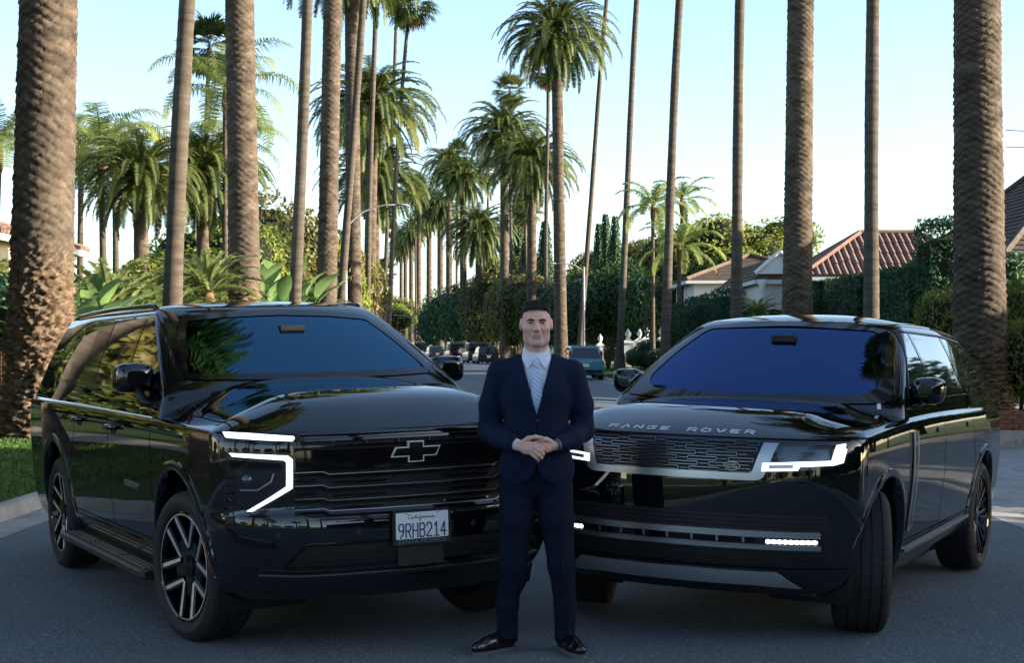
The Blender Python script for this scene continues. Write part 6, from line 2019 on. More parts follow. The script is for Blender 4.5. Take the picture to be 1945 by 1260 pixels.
# ------------------------------------------------------------------ implicit surfaces for the figure
class Field:
    """smooth unions / cuts of round cones and ellipsoids, meshed block by block with surface nets."""
    def __init__(s, k=0.02):
        s.p = []; s.k = k
    def cone(s, a, b, ra, rb, k=None, sub=False, sc=(1, 1, 1)):
        a, b = np.array(a, float), np.array(b, float); sc = np.array(sc, float)
        def f(P):
            q = (P - a) / sc; d = (b - a) / sc
            L = d @ d
            t = np.clip((q @ d) / L, 0, 1) if L > 0 else np.zeros(len(P))
            return (np.linalg.norm(q - t[:, None] * d, axis=1) - (ra + (rb - ra) * t)) * sc.min()
        s.p.append((f, (a + b) / 2, np.linalg.norm(b - a) / 2 + max(ra, rb) * sc.max(), s.k if k is None else k, sub)); return s
    def chain(s, pts, rad, k=None):
        for i in range(len(pts) - 1): s.cone(pts[i], pts[i + 1], rad[i], rad[i + 1], k)
        return s
    def ell(s, c, r, k=None, sub=False, rot=None):
        c, r = np.array(c, float), np.array(r, float)
        M = None if rot is None else np.array(Matrix.Rotation(rot[0], 3, rot[1]))
        def f(P):
            q = P - c
            if M is not None: q = q @ M
            n = np.linalg.norm(q / r, axis=1); m = np.linalg.norm(q / (r * r), axis=1)
            return np.where(m > 1e-9, n * (n - 1) / np.maximum(m, 1e-9), -r.min())
        s.p.append((f, c, r.max(), s.k if k is None else k, sub)); return s
    def fn(s, f, c, rad, k=0.004, sub=True):
        s.p.append((f, np.array(c, float), rad, k, sub)); return s
    def ev(s, P, prims=None):
        D = np.full(len(P), 1e3)
        for f, c, r, k, sub in (s.p if prims is None else prims):
            d = f(P)
            if sub:
                d = -d
                h = np.maximum(k - np.abs(D - d), 0) / max(k, 1e-6)
                D = np.maximum(D, d) + h * h * k * 0.25
            else:
                h = np.maximum(k - np.abs(D - d), 0) / max(k, 1e-6)
                D = np.minimum(D, d) - h * h * k * 0.25
        return D
    def mesh(s, lo, hi, h, B=16):
        lo, hi = np.array(lo, float), np.array(hi, float)
        nb = np.ceil((hi - lo) / (h * B)).astype(int)
        half = h * B * 0.5
        rad = half * math.sqrt(3) + 2 * h
        off = np.stack(np.meshgrid(*[np.arange(B + 2)] * 3, indexing='ij'), -1).reshape(-1, 3)
        K = 4096
        enc = lambda c: (c[..., 0] * K + c[..., 1]) * K + c[..., 2]
        keys, pos, quads = [], [], []
        for bi in np.ndindex(*nb):
            org = lo + np.array(bi) * h * B
            c = org + half
            near = [p for p in s.p if np.linalg.norm(p[1] - c) < p[2] + rad + p[3] + 0.02]
            if not any(not p[4] for p in near): continue
            if abs(s.ev(c[None], near)[0]) > rad + 0.06: continue
            G = s.ev(org + off * h, near).reshape(B + 2, B + 2, B + 2)
            neg = G < 0
            if neg.all() or not neg.any(): continue
            base = np.array(bi) * B
            n = B + 1
            S = np.zeros((n, n, n, 3)); cnt = np.zeros((n, n, n))
            for ax in range(3):
                for u in (0, 1):
                    for v in (0, 1):
                        a = [u, v]; a.insert(ax, 0); e = [u, v]; e.insert(ax, 1)
                        ga = G[a[0]:a[0] + n, a[1]:a[1] + n, a[2]:a[2] + n]; gb = G[e[0]:e[0] + n, e[1]:e[1] + n, e[2]:e[2] + n]
                        m = (ga < 0) != (gb < 0)
                        t = np.where(m, ga / np.where(m, ga - gb, 1), 0)
                        q = np.zeros((n, n, n, 3)); q[...] = a; q[..., ax] = t
                        S += q * m[..., None]; cnt += m
            idx = np.argwhere(cnt > 0)
            keys.append(enc(idx + base)); pos.append(org + (idx + S[tuple(idx.T)] / cnt[tuple(idx.T)][:, None]) * h)
            for ax in range(3):
                n1 = neg[:B, :B, :B]
                sl = [slice(0, B)] * 3; sl[ax] = slice(1, B + 1)
                ed = np.argwhere(n1 != neg[tuple(sl)])
                if not len(ed): continue
                fl = n1[tuple(ed.T)]
                u, v = [(1, 2), (2, 0), (0, 1)][ax]
                ks = []
                for du, dv in ((-1, -1), (0, -1), (0, 0), (-1, 0)):
                    c4 = ed + base; c4[:, u] += du; c4[:, v] += dv; ks.append(enc(c4))
                ks = np.stack(ks, 1)
                quads.append(np.where(fl[:, None], ks, ks[:, ::-1]))
        keys = np.concatenate(keys); pos = np.concatenate(pos); quads = np.concatenate(quads)
        uk, first = np.unique(keys, return_index=True)
        V = pos[first]
        ii = np.clip(np.searchsorted(uk, quads), 0, len(uk) - 1)
        ok = (uk[ii] == quads).all(1)
        F = [tuple(int(x) for x in q) for q in ii[ok]]
        V = np.array(V)
        # pull onto the surface
        for _ in range(2):
            e = h * 0.25
            d = s.ev(V)
            gr = np.stack([s.ev(V + np.eye(3)[a] * e) - s.ev(V - np.eye(3)[a] * e) for a in range(3)], 1) / (2 * e)
            n2 = np.maximum((gr * gr).sum(1), 1e-6)
            V = V - gr * np.clip(d / n2, -h, h)[:, None] * 0.8
        return V, F

class MeshSkin:
    """lets flat cut-outs be laid on a finished mesh (same casting as the car bodies)."""
    def __init__(s, V, F):
        s.V = np.array(V); tri = []
        for f in F:
            tri.append((f[0], f[1], f[2]))
            if len(f) == 4: tri.append((f[0], f[2], f[3]))
        s.T = tri
        T = np.array(tri); P = s.V[T]
        fn = np.cross(P[:, 1] - P[:, 0], P[:, 2] - P[:, 0])
        N = np.zeros_like(s.V)
        for k in range(3): np.add.at(N, T[:, k], fn)
        s.N = N / np.maximum(np.linalg.norm(N, axis=1)[:, None], 1e-12)
        s.bvh = BVHTree.FromPolygons([tuple(v) for v in s.V], tri, all_triangles=True)
    cast = Shell.cast

noisy('suit', [(0.3, (0.0022, 0.0075, 0.026)), (0.7, (0.0036, 0.0115, 0.038))], 30, 0.85, bump=0.25, bscale=260, bdist=0.002, spec=0.2)
noisy('trouser', [(0.3, (0.0020, 0.0052, 0.016)), (0.7, (0.0032, 0.0078, 0.023))], 30, 0.85, bump=0.25, bscale=260, bdist=0.002, spec=0.2)
noisy('shirt', [(0.3, (0.58, 0.62, 0.72)), (0.7, (0.66, 0.70, 0.80))], 20, 0.8)
noisy('skin', [(0.3, (0.60, 0.34, 0.265)), (0.7, (0.70, 0.43, 0.34))], 40, 0.5, bump=0.12, bscale=300, bdist=0.001, spec=0.4)
noisy('skin_shaved', [(0.3, (0.54, 0.32, 0.255)), (0.7, (0.63, 0.39, 0.315))], 60, 0.55, spec=0.35)
mat('lips', (0.56, 0.32, 0.27), 0.45)
noisy('hair', [(0.3, (0.005, 0.0045, 0.0045)), (0.7, (0.010, 0.009, 0.0085))], 60, 0.75, bump=0.8, bscale=220, bdist=0.004, stretch=(3, 1, 1))
mat('mouth_shade', (0.14, 0.06, 0.05), 0.6)  # crease shade of mouth and nostrils, put in as colour
mat('eye_white', (0.55, 0.53, 0.52), 0.2)
mat('iris', (0.03, 0.02, 0.014), 0.15)
mat('shoe_leather', (0.006, 0.006, 0.007), 0.22, spec=0.5, coat=0.3)
mat('shoe_sole', (0.10, 0.10, 0.10), 0.7)
mat('watch', (0.02, 0.02, 0.022), 0.3)
mat('button', (0.008, 0.009, 0.014), 0.4)
# striped tie: diagonal pale-blue and white bands with a fine weave
tm = mat('tie_silk', (0.4, 0.5, 0.7), 0.5)
_p = tm.node_tree.nodes['Principled BSDF']
_tc = nd(tm, 'ShaderNodeTexCoord'); _mp = nd(tm, 'ShaderNodeMapping'); _mp.inputs['Rotation'].default_value = (0, R(-38), 0)
_w = nd(tm, 'ShaderNodeTexWave', Scale=17.0, Distortion=0.0); _w.bands_direction = 'Z'
_rp = nd(tm, 'ShaderNodeValToRGB'); _rp.color_ramp.interpolation = 'CONSTANT'
_rp.color_ramp.elements[0].color = (0.30, 0.42, 0.66, 1); _rp.color_ramp.elements[1].position = 0.5; _rp.color_ramp.elements[1].color = (0.55, 0.62, 0.74, 1)
tm.node_tree.links.new(_tc.outputs['Object'], _mp.inputs[0]); tm.node_tree.links.new(_mp.outputs[0], _w.inputs['Vector'])
tm.node_tree.links.new(_w.outputs['Fac'], _rp.inputs[0]); tm.node_tree.links.new(_rp.outputs[0], _p.inputs['Base Color'])

def build_man():
    X0, Y0 = 0.128, 8.05
    root = tag(empty('person', (X0, Y0, road_z(X0, Y0))), 'man in navy suit and pale striped tie standing with clasped hands between the SUVs', 'person')
    def out(name, V, F, material, parent=root, fm=None):
        return make(name, V, F, material, parent, smooth=True, fmats=fm)
    # ---------------- body: one skin from head to ankles
    b = Field(0.02)
    hz = 1.735                                         # eye line
    b.ell((0, 0.024, hz + 0.022), (0.078, 0.096, 0.080))                     # skull
    b.ell((0, -0.018, hz - 0.034), (0.070, 0.077, 0.082), k=0.03)            # face
    b.cone((-0.036, -0.026, hz - 0.090), (0.036, -0.026, hz - 0.090), 0.030, 0.030, k=0.035)   # jaw
    b.cone((-0.014, -0.066, hz - 0.107), (0.014, -0.066, hz - 0.107), 0.0205, 0.0205, k=0.022)  # chin
    for sx in (-1, 1):
        b.ell((sx * 0.050, -0.052, hz - 0.030), (0.021, 0.023, 0.020), k=0.02)                 # cheekbone
        b.cone((sx * 0.014, -0.090, hz + 0.017), (sx * 0.046, -0.080, hz + 0.017), 0.0105, 0.0085, k=0.014)   # brow
        b.ell((sx * 0.032, -0.097, hz - 0.002), (0.021, 0.019, 0.013), k=0.010, sub=True)      # socket
        b.ell((sx * 0.032, -0.073, hz - 0.002), (0.0145, 0.013, 0.012), k=0.002)               # lids
        b.cone((sx * 0.019, -0.0868, hz + 0.0065), (sx * 0.046, -0.080, hz + 0.0045), 0.0042, 0.0033, k=0.006)
        b.cone((sx * 0.022, -0.0855, hz - 0.0105), (sx * 0.044, -0.0800, hz - 0.0105), 0.0035, 0.003, k=0.006)
        b.ell((sx * 0.081, 0.018, hz - 0.010), (0.009, 0.018, 0.031), k=0.008)                 # ear
        b.ell((sx * 0.089, 0.012, hz - 0.008), (0.006, 0.010, 0.018), k=0.006, sub=True)
        b.ell((sx * 0.0115, -0.098, hz - 0.040), (0.0095, 0.010, 0.0075), k=0.008)             # nostril wing
        b.cone((sx * 0.024, -0.088, hz - 0.042), (sx * 0.036, -0.080, hz - 0.072), 0.004, 0.004, k=0.012, sub=True)   # fold
    b.cone((0, -0.090, hz + 0.006), (0, -0.106, hz - 0.034), 0.0085, 0.0115, k=0.014)          # nose
    b.ell((0, -0.110, hz - 0.036), (0.011, 0.0095, 0.0085), k=0.008)
    b.cone((-0.020, -0.083, hz - 0.066), (0.020, -0.083, hz - 0.066), 0.0060, 0.0060, k=0.009)  # upper lip
    b.cone((-0.016, -0.083, hz - 0.0785), (0.016, -0.083, hz - 0.0785), 0.0065, 0.0065, k=0.009)  # lower lip
    b.cone((-0.025, -0.0925, hz - 0.0725), (0.025, -0.0925, hz - 0.0725), 0.0022, 0.0022, k=0.004, sub=True)   # mouth line
    b.cone((-0.012, -0.094, hz - 0.090), (0.012, -0.094, hz - 0.090), 0.003, 0.003, k=0.012, sub=True)
    b.cone((0, 0.034, hz - 0.05), (0, 0.042, 1.50), 0.060, 0.070, k=0.025)                     # neck
    b.cone((0, 0.010, hz - 0.14), (0, 0.018, 1.48), 0.050, 0.060, k=0.02)
    b.cone((-0.14, 0.03, 1.46), (0.14, 0.03, 1.46), 0.055, 0.055, k=0.05)                      # shoulders and trunk (under the clothes)
    b.ell((0, 0.02, 1.32), (0.15, 0.09, 0.20)).ell((0, 0.02, 1.10), (0.13, 0.085, 0.18)).ell((0, 0.02, 0.93), (0.145, 0.09, 0.13))
    SH, EL = 0.192, 0.243
    for sx in (-1, 1):
        b.chain([(sx * SH, 0.025, 1.455), (sx * EL, 0.05, 1.16)], [0.045, 0.035])
        lx = -0.145 if sx < 0 else 0.148
        b.chain([(sx * 0.09, 0.02, 0.86), (sx * 0.125, 0.0, 0.47), (lx, 0.03, 0.10)], [0.075, 0.048, 0.035])
    # viewer-left arm and hand: back of the hand to the front, fingers closed over the other hand
    b.chain([(-EL, 0.05, 1.16), (-0.155, -0.12, 1.120), (-0.088, -0.212, 1.098)], [0.038, 0.036, 0.026])
    b.ell((-0.052, -0.247, 1.094), (0.043, 0.017, 0.037), k=0.015, rot=(R(-28), 'Z'))
    A = [((-0.016, -0.262, 1.116), (0.016, -0.276, 1.100), (0.033, -0.268, 1.083), 0.0098), ((-0.013, -0.268, 1.098), (0.018, -0.282, 1.078), (0.032, -0.273, 1.060), 0.0102),
         ((-0.018, -0.266, 1.079), (0.010, -0.280, 1.058), (0.024, -0.271, 1.042), 0.0098), ((-0.028, -0.260, 1.062), (-0.004, -0.272, 1.043), (0.008, -0.265, 1.030), 0.0085)]
    for p0, p1, p2, r in A:
        m0 = (lerp(-0.06, p0[0], 0.5), lerp(-0.248, p0[1], 0.5), lerp(1.095, p0[2], 0.5))
        b.chain([m0, p0, p1, p2], [r, r * 1.05, r * 0.95, r * 0.8], k=0.004)
    b.chain([(-0.075, -0.236, 1.118), (-0.045, -0.252, 1.141), (-0.008, -0.262, 1.149), (0.026, -0.262, 1.146)], [0.014, 0.0125, 0.0105, 0.008], k=0.006)
    # viewer-right arm and hand, held behind the first
    b.chain([(EL, 0.05, 1.16), (0.160, -0.11, 1.122), (0.088, -0.203, 1.100)], [0.038, 0.036, 0.026])
    b.ell((0.048, -0.228, 1.100), (0.042, 0.017, 0.036), k=0.015, rot=(R(28), 'Z'))
    Bf = [((0.012, -0.236, 1.124), (-0.020, -0.226, 1.114), (-0.034, -0.212, 1.100), 0.0095), ((0.008, -0.238, 1.105), (-0.026, -0.228, 1.092), (-0.040, -0.212, 1.080), 0.0098),
          ((0.012, -0.238, 1.086), (-0.020, -0.226, 1.070), (-0.034, -0.212, 1.060), 0.0095), ((0.022, -0.234, 1.069), (-0.006, -0.224, 1.052), (-0.018, -0.212, 1.044), 0.0085)]
    for p0, p1, p2, r in Bf:
        m0 = (lerp(0.055, p0[0], 0.5), lerp(-0.23, p0[1], 0.5), lerp(1.10, p0[2], 0.5))
        b.chain([m0, p0, p1, p2], [r, r, r * 0.95, r * 0.8], k=0.004)
    b.chain([(0.070, -0.222, 1.122), (0.046, -0.244, 1.136), (0.020, -0.256, 1.134)], [0.014, 0.012, 0.0095], k=0.006)
    V, F = b.mesh((-0.36, -0.34, 0.04), (0.36, 0.20, 1.90), 0.0045)
    fm = []
    for f in F:
        x, y, z = V[list(f)].mean(0)
        m = 0
        if y < 0.0 and 1.58 < z < hz - 0.050 - 0.012 * math.cos(x * 60) + 0.25 * max(0, abs(x) - 0.045): m = 1
        if y < -0.083 and abs(z - (hz - 0.0725)) < 0.0105 and abs(x) < 0.0235 * (1 - ((z - hz + 0.0725) / 0.0135) ** 2): m = 2
        fm.append(m)
    body = out('body', V, F, ['skin', 'skin_shaved', 'lips'], fm=fm)
    # eyes
    for sx in (-1, 1):
        e = MB()
        e.lathe([(0.0, 0.0125), (0.004, 0.0118), (0.008, 0.0095), (0.011, 0.005), (0.0122, 0.0)], 14, Matrix.Translation((sx * 0.032, -0.0765, hz - 0.0035)) @ Matrix.Rotation(R(90), 4, 'X') @ Matrix.Diagonal((1.08, 0.52, 1, 1)))
        eo = e.build('eye', 'eye_white', body, smooth=True)
        e = MB()
        e.lathe([(0.0, 0.0136), (0.003, 0.0134), (0.0056, 0.0125)], 12, Matrix.Translation((sx * 0.032, -0.0765, hz - 0.0035)) @ Matrix.Rotation(R(90), 4, 'X') @ Matrix.Diagonal((1, 0.85, 1, 1)))
        e.build('iris', 'iris', eo, smooth=True)
        br = Field(0.004)
        br.chain([(sx * 0.013, -0.0975, hz + 0.0115), (sx * 0.030, -0.0955, hz + 0.0155), (sx * 0.050, -0.083, hz + 0.0115)], [0.0036, 0.0040, 0.0026])
        v, f = br.mesh((-0.06, -0.12, hz - 0.0), (0.06, -0.06, hz + 0.04), 0.0025)
        out('eyebrow', v, f, 'hair', body)
    # shade painted as dark mouth line and nostrils; lash lines, all laid on the skin
    fs_ = MeshSkin(V, F)
    def skin_y(x, z):
        hh = fs_.cast((x, -1, z), (0, 1, 0)); return hh[0].y if hh else -0.08
    MB().tube([(x, skin_y(x, hz - 0.0725) - 0.0003, hz - 0.0725 - 0.0012 * abs(x) / 0.023) for x in np.linspace(-0.023, 0.023, 9)], [0.0006] + [0.0014] * 7 + [0.0006], 6).build('mouth_line', 'mouth_shade', body, smooth=True)
    for sx in (-1, 1):
        z_n = hz - 0.0455
        MB().tube([(sx * 0.0045, skin_y(sx * 0.0045, z_n) - 0.0002, z_n), (sx * 0.0105, skin_y(sx * 0.0105, z_n) - 0.0002, z_n + 0.0012)], [0.0022, 0.0018], 6).build('nostril', 'mouth_shade', body, smooth=True)
        xs_ = np.linspace(0.019, 0.046, 7)
        MB().tube([(sx * x, skin_y(sx * x, hz + 0.0022 - 60 * (x - 0.032) ** 2) - 0.0006, hz + 0.0022 - 12 * (x - 0.032) ** 2) for x in xs_], [0.0006] + [0.0014] * 5 + [0.0007], 5).build('lash_line', 'hair', body, smooth=True)
    # hair: short sides, brushed-up top
    h = Field(0.015)
    h.ell((0, 0.028, hz + 0.024), (0.0800, 0.098, 0.0815))
    h.ell((0, 0.004, hz + 0.068), (0.062, 0.080, 0.040), k=0.03)
    rr_ = random.Random(3)
    for q in range(15):                                                        # brushed-up front locks
        xx = lerp(-0.052, 0.052, q / 14) + rr_.uniform(-.003, .003)
        z0 = hz + 0.074 - 700 * xx ** 4
        h.cone((xx, -0.062 + 4 * xx * xx, z0 + rr_.uniform(-.003, .004)), (xx * 0.9 + rr_.uniform(-.006, .006), -0.040, z0 + 0.030 + rr_.uniform(-.004, .006) - 3 * xx * xx), 0.0075, 0.011, k=0.006)
    h.fn(lambda P: np.maximum.reduce([P[:, 1] + 0.012, P[:, 2] - (hz + 0.070 - 1000 * P[:, 0] ** 4 + 0.004 * np.sin(P[:, 0] * 260)), np.abs(P[:, 0]) - 0.069]), (0, -0.09, hz + 0.02), 0.16, 0.006)     # forehead
    h.fn(lambda P: np.maximum(P[:, 2] - (hz - 0.012), P[:, 1] - 0.012), (0, -0.02, hz - 0.06), 0.16, 0.004)       # sideburn edge
    h.fn(lambda P: P[:, 2] - (hz - 0.062), (0, 0.05, hz - 0.12), 0.2, 0.004)
    for sx in (-1, 1): h.ell((sx * 0.082, 0.018, hz - 0.014), (0.013, 0.024, 0.036), k=0.004, sub=True)
    v, f = h.mesh((-0.1, -0.12, hz - 0.09), (0.1, 0.15, hz + 0.14), 0.004)
    out('hair', v, f, 'hair', body)
    # ---------------- shirt: yoke, collar stand, two collar leaves, cuffs
    s = Field(0.03)
    s.ell((0, 0.012, 1.36), (0.178, 0.118, 0.21)); s.ell((0, 0.008, 1.12), (0.15, 0.105, 0.2), k=0.05)
    s.cone((-0.13, 0.02, 1.465), (0.13, 0.02, 1.465), 0.062, 0.062, k=0.05)
    s.cone((0, 0.014, 1.50), (0, 0.028, 1.578), 0.082, 0.074, k=0.02)
    s.fn(lambda P: (1.572 + 0.5 * (P[:, 1] + 0.05)) - P[:, 2], (0, 0, 1.70), 0.3, 0.003)
    v, f = s.mesh((-0.24, -0.16, 0.94), (0.24, 0.18, 1.62), 0.006)
    shirt = out('shirt', v, f, 'shirt')
    skn = MeshSkin(v, f)
    man = Car(root, Matrix.Identity(4), {'shirt': skn})
    def lay(name, poly, material, off, thick, shell, res=0.012):
        # mesh skins face -Y here
        return man.panel(name, '-y', poly, material, off, thick, res, shell=shell)
    for sx in (-1, 1):
        lay('collar_leaf', [(sx * 0.004, 1.545), (sx * 0.020, 1.562), (sx * 0.071, 1.592), (sx * 0.074, 1.548), (sx * 0.050, 1.492)], 'shirt', 0.010, 0.012, 'shirt')
        c = Field(0.004); w0 = (sx * 0.128, -0.155, 1.112); w1 = (sx * 0.104, -0.190, 1.104)
        c.cone(w0, w1, 0.034, 0.031)
        vv, ff = c.mesh((-0.2, -0.26, 1.04), (0.2, -0.09, 1.18), 0.005)
        out('shirt_cuff', vv, ff, 'shirt')
    # ---------------- tie
    lay('tie', [(-0.015, 1.515), (0.015, 1.515), (0.030, 1.36), (0.034, 1.27), (0.0, 1.225), (-0.034, 1.27), (-0.030, 1.36)], 'tie_silk', 0.012, 0.012, 'shirt')
    lay('tie_knot', rounded([(-0.021, 1.548), (0.021, 1.548), (0.014, 1.508), (-0.014, 1.508)], 0.006, 2), 'tie_silk', 0.022, 0.02, 'shirt')
    # ---------------- jacket
    j = Field(0.035)
    j.ell((0, 0.018, 1.36), (0.200, 0.136, 0.215)); j.ell((0, 0.012, 1.13), (0.172, 0.122, 0.21), k=0.06)
    j.ell((0, 0.012, 0.965), (0.203, 0.142, 0.17), k=0.05)
    j.cone((-0.165, 0.026, 1.468), (0.165, 0.026, 1.468), 0.070, 0.070, k=0.04)
    for sx in (-1, 1): j.cone((sx * 0.10, 0.03, 1.505), (sx * 0.198, 0.028, 1.490), 0.046, 0.046, k=0.02)      # padded shoulder
    j.cone((-0.085, 0.035, 1.515), (0.085, 0.035, 1.515), 0.044, 0.044, k=0.05)
    for sx in (-1, 1):
        j.chain([(sx * 0.190, 0.026, 1.462), (sx * 0.236, 0.045, 1.30), (sx * 0.246, 0.055, 1.165)], [0.071, 0.066, 0.060], k=0.02)
        j.chain([(sx * 0.246, 0.055, 1.165), (sx * 0.185, -0.075, 1.128), (sx * 0.112, -0.178, 1.107)], [0.060, 0.053, 0.045], k=0.025)
        # creases at the inside of the elbow and along the upper arm
        for q, (yy, zz) in enumerate(((0.02, 1.235), (0.0, 1.205), (-0.02, 1.175))):
            j.cone((sx * 0.176, yy - 0.03, zz), (sx * 0.285, yy - 0.02, zz + 0.035), 0.002, 0.001, k=0.012, sub=True)
        j.cone((sx * 0.125, -0.115, 1.18), (sx * 0.02, -0.125, 1.14), 0.005, 0.003, k=0.03, sub=True)
        j.cone((sx * 0.155, -0.10, 1.06), (sx * 0.05, -0.135, 1.10), 0.004, 0.003, k=0.03, sub=True)
        j.cone((sx * 0.16, -0.10, 1.01), (sx * 0.17, -0.10, 0.88), 0.004, 0.004, k=0.03, sub=True)
    # hem, neck opening, open fronts below the button
    j.fn(lambda P: P[:, 2] - (0.880 + 0.06 * np.clip(0.10 - np.abs(P[:, 0]), 0, 0.1) / 0.1 * (P[:, 1] < 0)), (0, 0, 0.75), 0.4, 0.004)
    j.fn(lambda P: np.maximum(np.abs(P[:, 0]) - (P[:, 2] - 1.262) * 0.27, P[:, 1] - 0.03), (0, -0.08, 1.45), 0.30, 0.004)
    j.fn(lambda P: np.maximum(np.abs(P[:, 0]) - np.maximum(0, 1.02 - P[:, 2]) ** 1.7 * 1.5, P[:, 1] + 0.02), (0, -0.12, 0.92), 0.22, 0.006)
    j.cone((0, 0.02, 1.50), (0, 0.03, 1.66), 0.083, 0.080, k=0.006, sub=True)                 # neck hole
    for sx in (-1, 1):
        j.cone((sx * 0.120, -0.166, 1.109), (sx * 0.07, -0.23, 1.095), 0.0375, 0.0375, k=0.004, sub=True)   # sleeve openings
    v, f = j.mesh((-0.36, -0.26, 0.84), (0.36, 0.22, 1.60), 0.006)
    jacket = out('jacket', v, f, 'suit')
    man.shells['jacket'] = MeshSkin(v, f)
    for sx in (-1, 1):
        lay('lapel', [(sx * 0.004, 1.262), (sx * 0.074, 1.535), (sx * 0.098, 1.520), (sx * 0.118, 1.455), (sx * 0.098, 1.440), (sx * 0.108, 1.425), (sx * 0.060, 1.33)], 'suit', 0.011, 0.014, 'jacket')
        lay('pocket_flap', rounded([(sx * 0.085, 1.015), (sx * 0.165, 1.025), (sx * 0.165, 0.975), (sx * 0.085, 0.965)], 0.006, 2), 'suit', 0.005, 0.006, 'jacket')
    lay('breast_pocket', [(0.080, 1.345), (0.155, 1.36), (0.155, 1.338), (0.080, 1.323)], 'suit', 0.004, 0.005, 'jacket')
    for zz in (1.225, 1.015):
        lay('button', [(0.006 + 0.010 * math.cos(a), zz + 0.010 * math.sin(a)) for a in [k * math.pi / 5 for k in range(10)]], 'button', 0.006, 0.006, 'jacket', 0.01)
    # ---------------- trousers
    t = Field(0.03)
    t.ell((0, 0.016, 0.93), (0.172, 0.118, 0.14))
    for sx in (-1, 1):
        kx, ax_ = (-0.125, -0.150) if sx < 0 else (0.132, 0.150)
        t.chain([(sx * 0.095, 0.015, 0.86), (sx * 0.108, 0.0, 0.70), (kx, -0.008, 0.46), (ax_ + sx * 0.004, 0.018, 0.24), (ax_, 0.028, 0.07)], [0.100, 0.088, 0.070, 0.057, 0.054], k=0.025)
        # breaks above the shoe, a soft bend at the knee
        for q, (xa, xb, za, zb_, kk) in enumerate(((-0.07, 0.02, 0.150, 0.175, 0.020), (-0.02, 0.07, 0.205, 0.180, 0.022), (-0.07, 0.0, 0.255, 0.235, 0.02), (0.0, 0.08, 0.29, 0.32, 0.02), (-0.09, -0.01, 0.45, 0.475, 0.024), (0.03, 0.09, 0.50, 0.47, 0.02))):
            yq = -0.035 - 0.085 * (za / 0.5)
            t.cone((ax_ + sx * xa, yq + 0.015, za), (ax_ + sx * xb, yq, zb_), 0.003, 0.001, k=kk, sub=True)
        t.cone((sx * 0.03, -0.09, 0.80), (sx * 0.15, -0.085, 0.86), 0.004, 0.003, k=0.03, sub=True)
        t.cone((sx * 0.02, -0.10, 0.76), (sx * 0.10, -0.10, 0.74), 0.004, 0.003, k=0.03, sub=True)
        t.cone((sx * 0.108, -0.105, 0.72), (kx, -0.088, 0.46), 0.003, 0.003, k=0.012); t.cone((kx, -0.088, 0.46), (ax_, -0.036, 0.14), 0.003, 0.003, k=0.012)
    t.fn(lambda P: P[:, 2] - (0.060 + 0.35 * np.clip(-P[:, 1] - 0.0, -0.05, 0.06)), (0, 0, 0.0), 0.4, 0.003)
    v, f = t.mesh((-0.3, -0.16, 0.03), (0.3, 0.18, 1.08), 0.0065)
    out('trousers', v, f, 'trouser')
    # ---------------- shoes: upper, welt and sole, laces
    for sx, pos, ang in ((-1, (-0.142, 0.065), R(-47)), (1, (0.140, 0.07), R(24))):
        d = Vector((math.sin(ang), -math.cos(ang), 0)); n = Vector((d.y, -d.x, 0)); p0 = Vector((pos[0], pos[1], 0))
        g = lambda a, b_, z: tuple(p0 + d * a + n * b_ + Vector((0, 0, z)))
        sh = Field(0.02)
        sh.cone(g(0.02, 0, 0.055), g(0.03, 0, 0.105), 0.036, 0.037)
        sh.cone(g(0.0, 0, 0.045), g(0.15, 0.004, 0.042), 0.033, 0.036)
        sh.cone(g(0.13, 0.005, 0.042), g(0.225, 0.006, 0.036), 0.040, 0.030)
        sh.cone(g(0.05, 0, 0.085), g(0.16, 0.002, 0.055), 0.026, 0.024, k=0.03)
        sh.fn(lambda P: P[:, 2] - 0.018, g(0.1, 0, -0.1), 0.3, 0.003)
        lo = (min(g(-0.06, 0, 0)[0], g(0.30, 0, 0)[0]) - 0.06, min(g(-0.06, 0, 0)[1], g(0.30, 0, 0)[1]) - 0.06, 0.0)
        hi = (max(g(-0.06, 0, 0)[0], g(0.30, 0, 0)[0]) + 0.06, max(g(-0.06, 0, 0)[1], g(0.30, 0, 0)[1]) + 0.06, 0.16)
        v, f = sh.mesh(lo, hi, 0.005)
        so = out('shoe', v, f, 'shoe_leather')
        outl = [(-0.038, 0.0), (-0.034, 0.024), (-0.01, 0.036), (0.05, 0.035), (0.11, 0.041), (0.16, 0.048), (0.21, 0.044), (0.245, 0.028), (0.262, 0.006), (0.255, -0.018), (0.225, -0.036), (0.17, -0.042), (0.11, -0.038), (0.05, -0.034), (-0.01, -0.036), (-0.034, -0.024)]
        pts = [g(a, b_, 0) for a, b_ in outl]
        MB().prism([(p[0], p[1]) for p in pts], 0.001, 0.018).build('sole', 'shoe_sole', so)
        lc = MB()
        for q in range(4):
            a = 0.075 + 0.020 * q; z = 0.107 - 0.0085 * q
            lc.tube([g(a, -0.018, z - 0.004), g(a + 0.004, 0, z + 0.003), g(a, 0.018, z - 0.004)], 0.0032, 5)
        lc.build('laces', 'shoe_leather', so)
    # watch on the viewer-right wrist
    w = MB()
    c0 = Vector((0.092, -0.204, 1.100)); dr = Vector((-0.6, -0.78, -0.05)).normalized()
    w.lathe([(0.031, -0.008), (0.034, -0.006), (0.034, 0.006), (0.031, 0.008)], 18, Matrix.Translation(c0) @ dr.to_track_quat('Z', 'Y').to_matrix().to_4x4())
    w.build('watch', 'watch', root, smooth=True)
    return root
man = build_man()

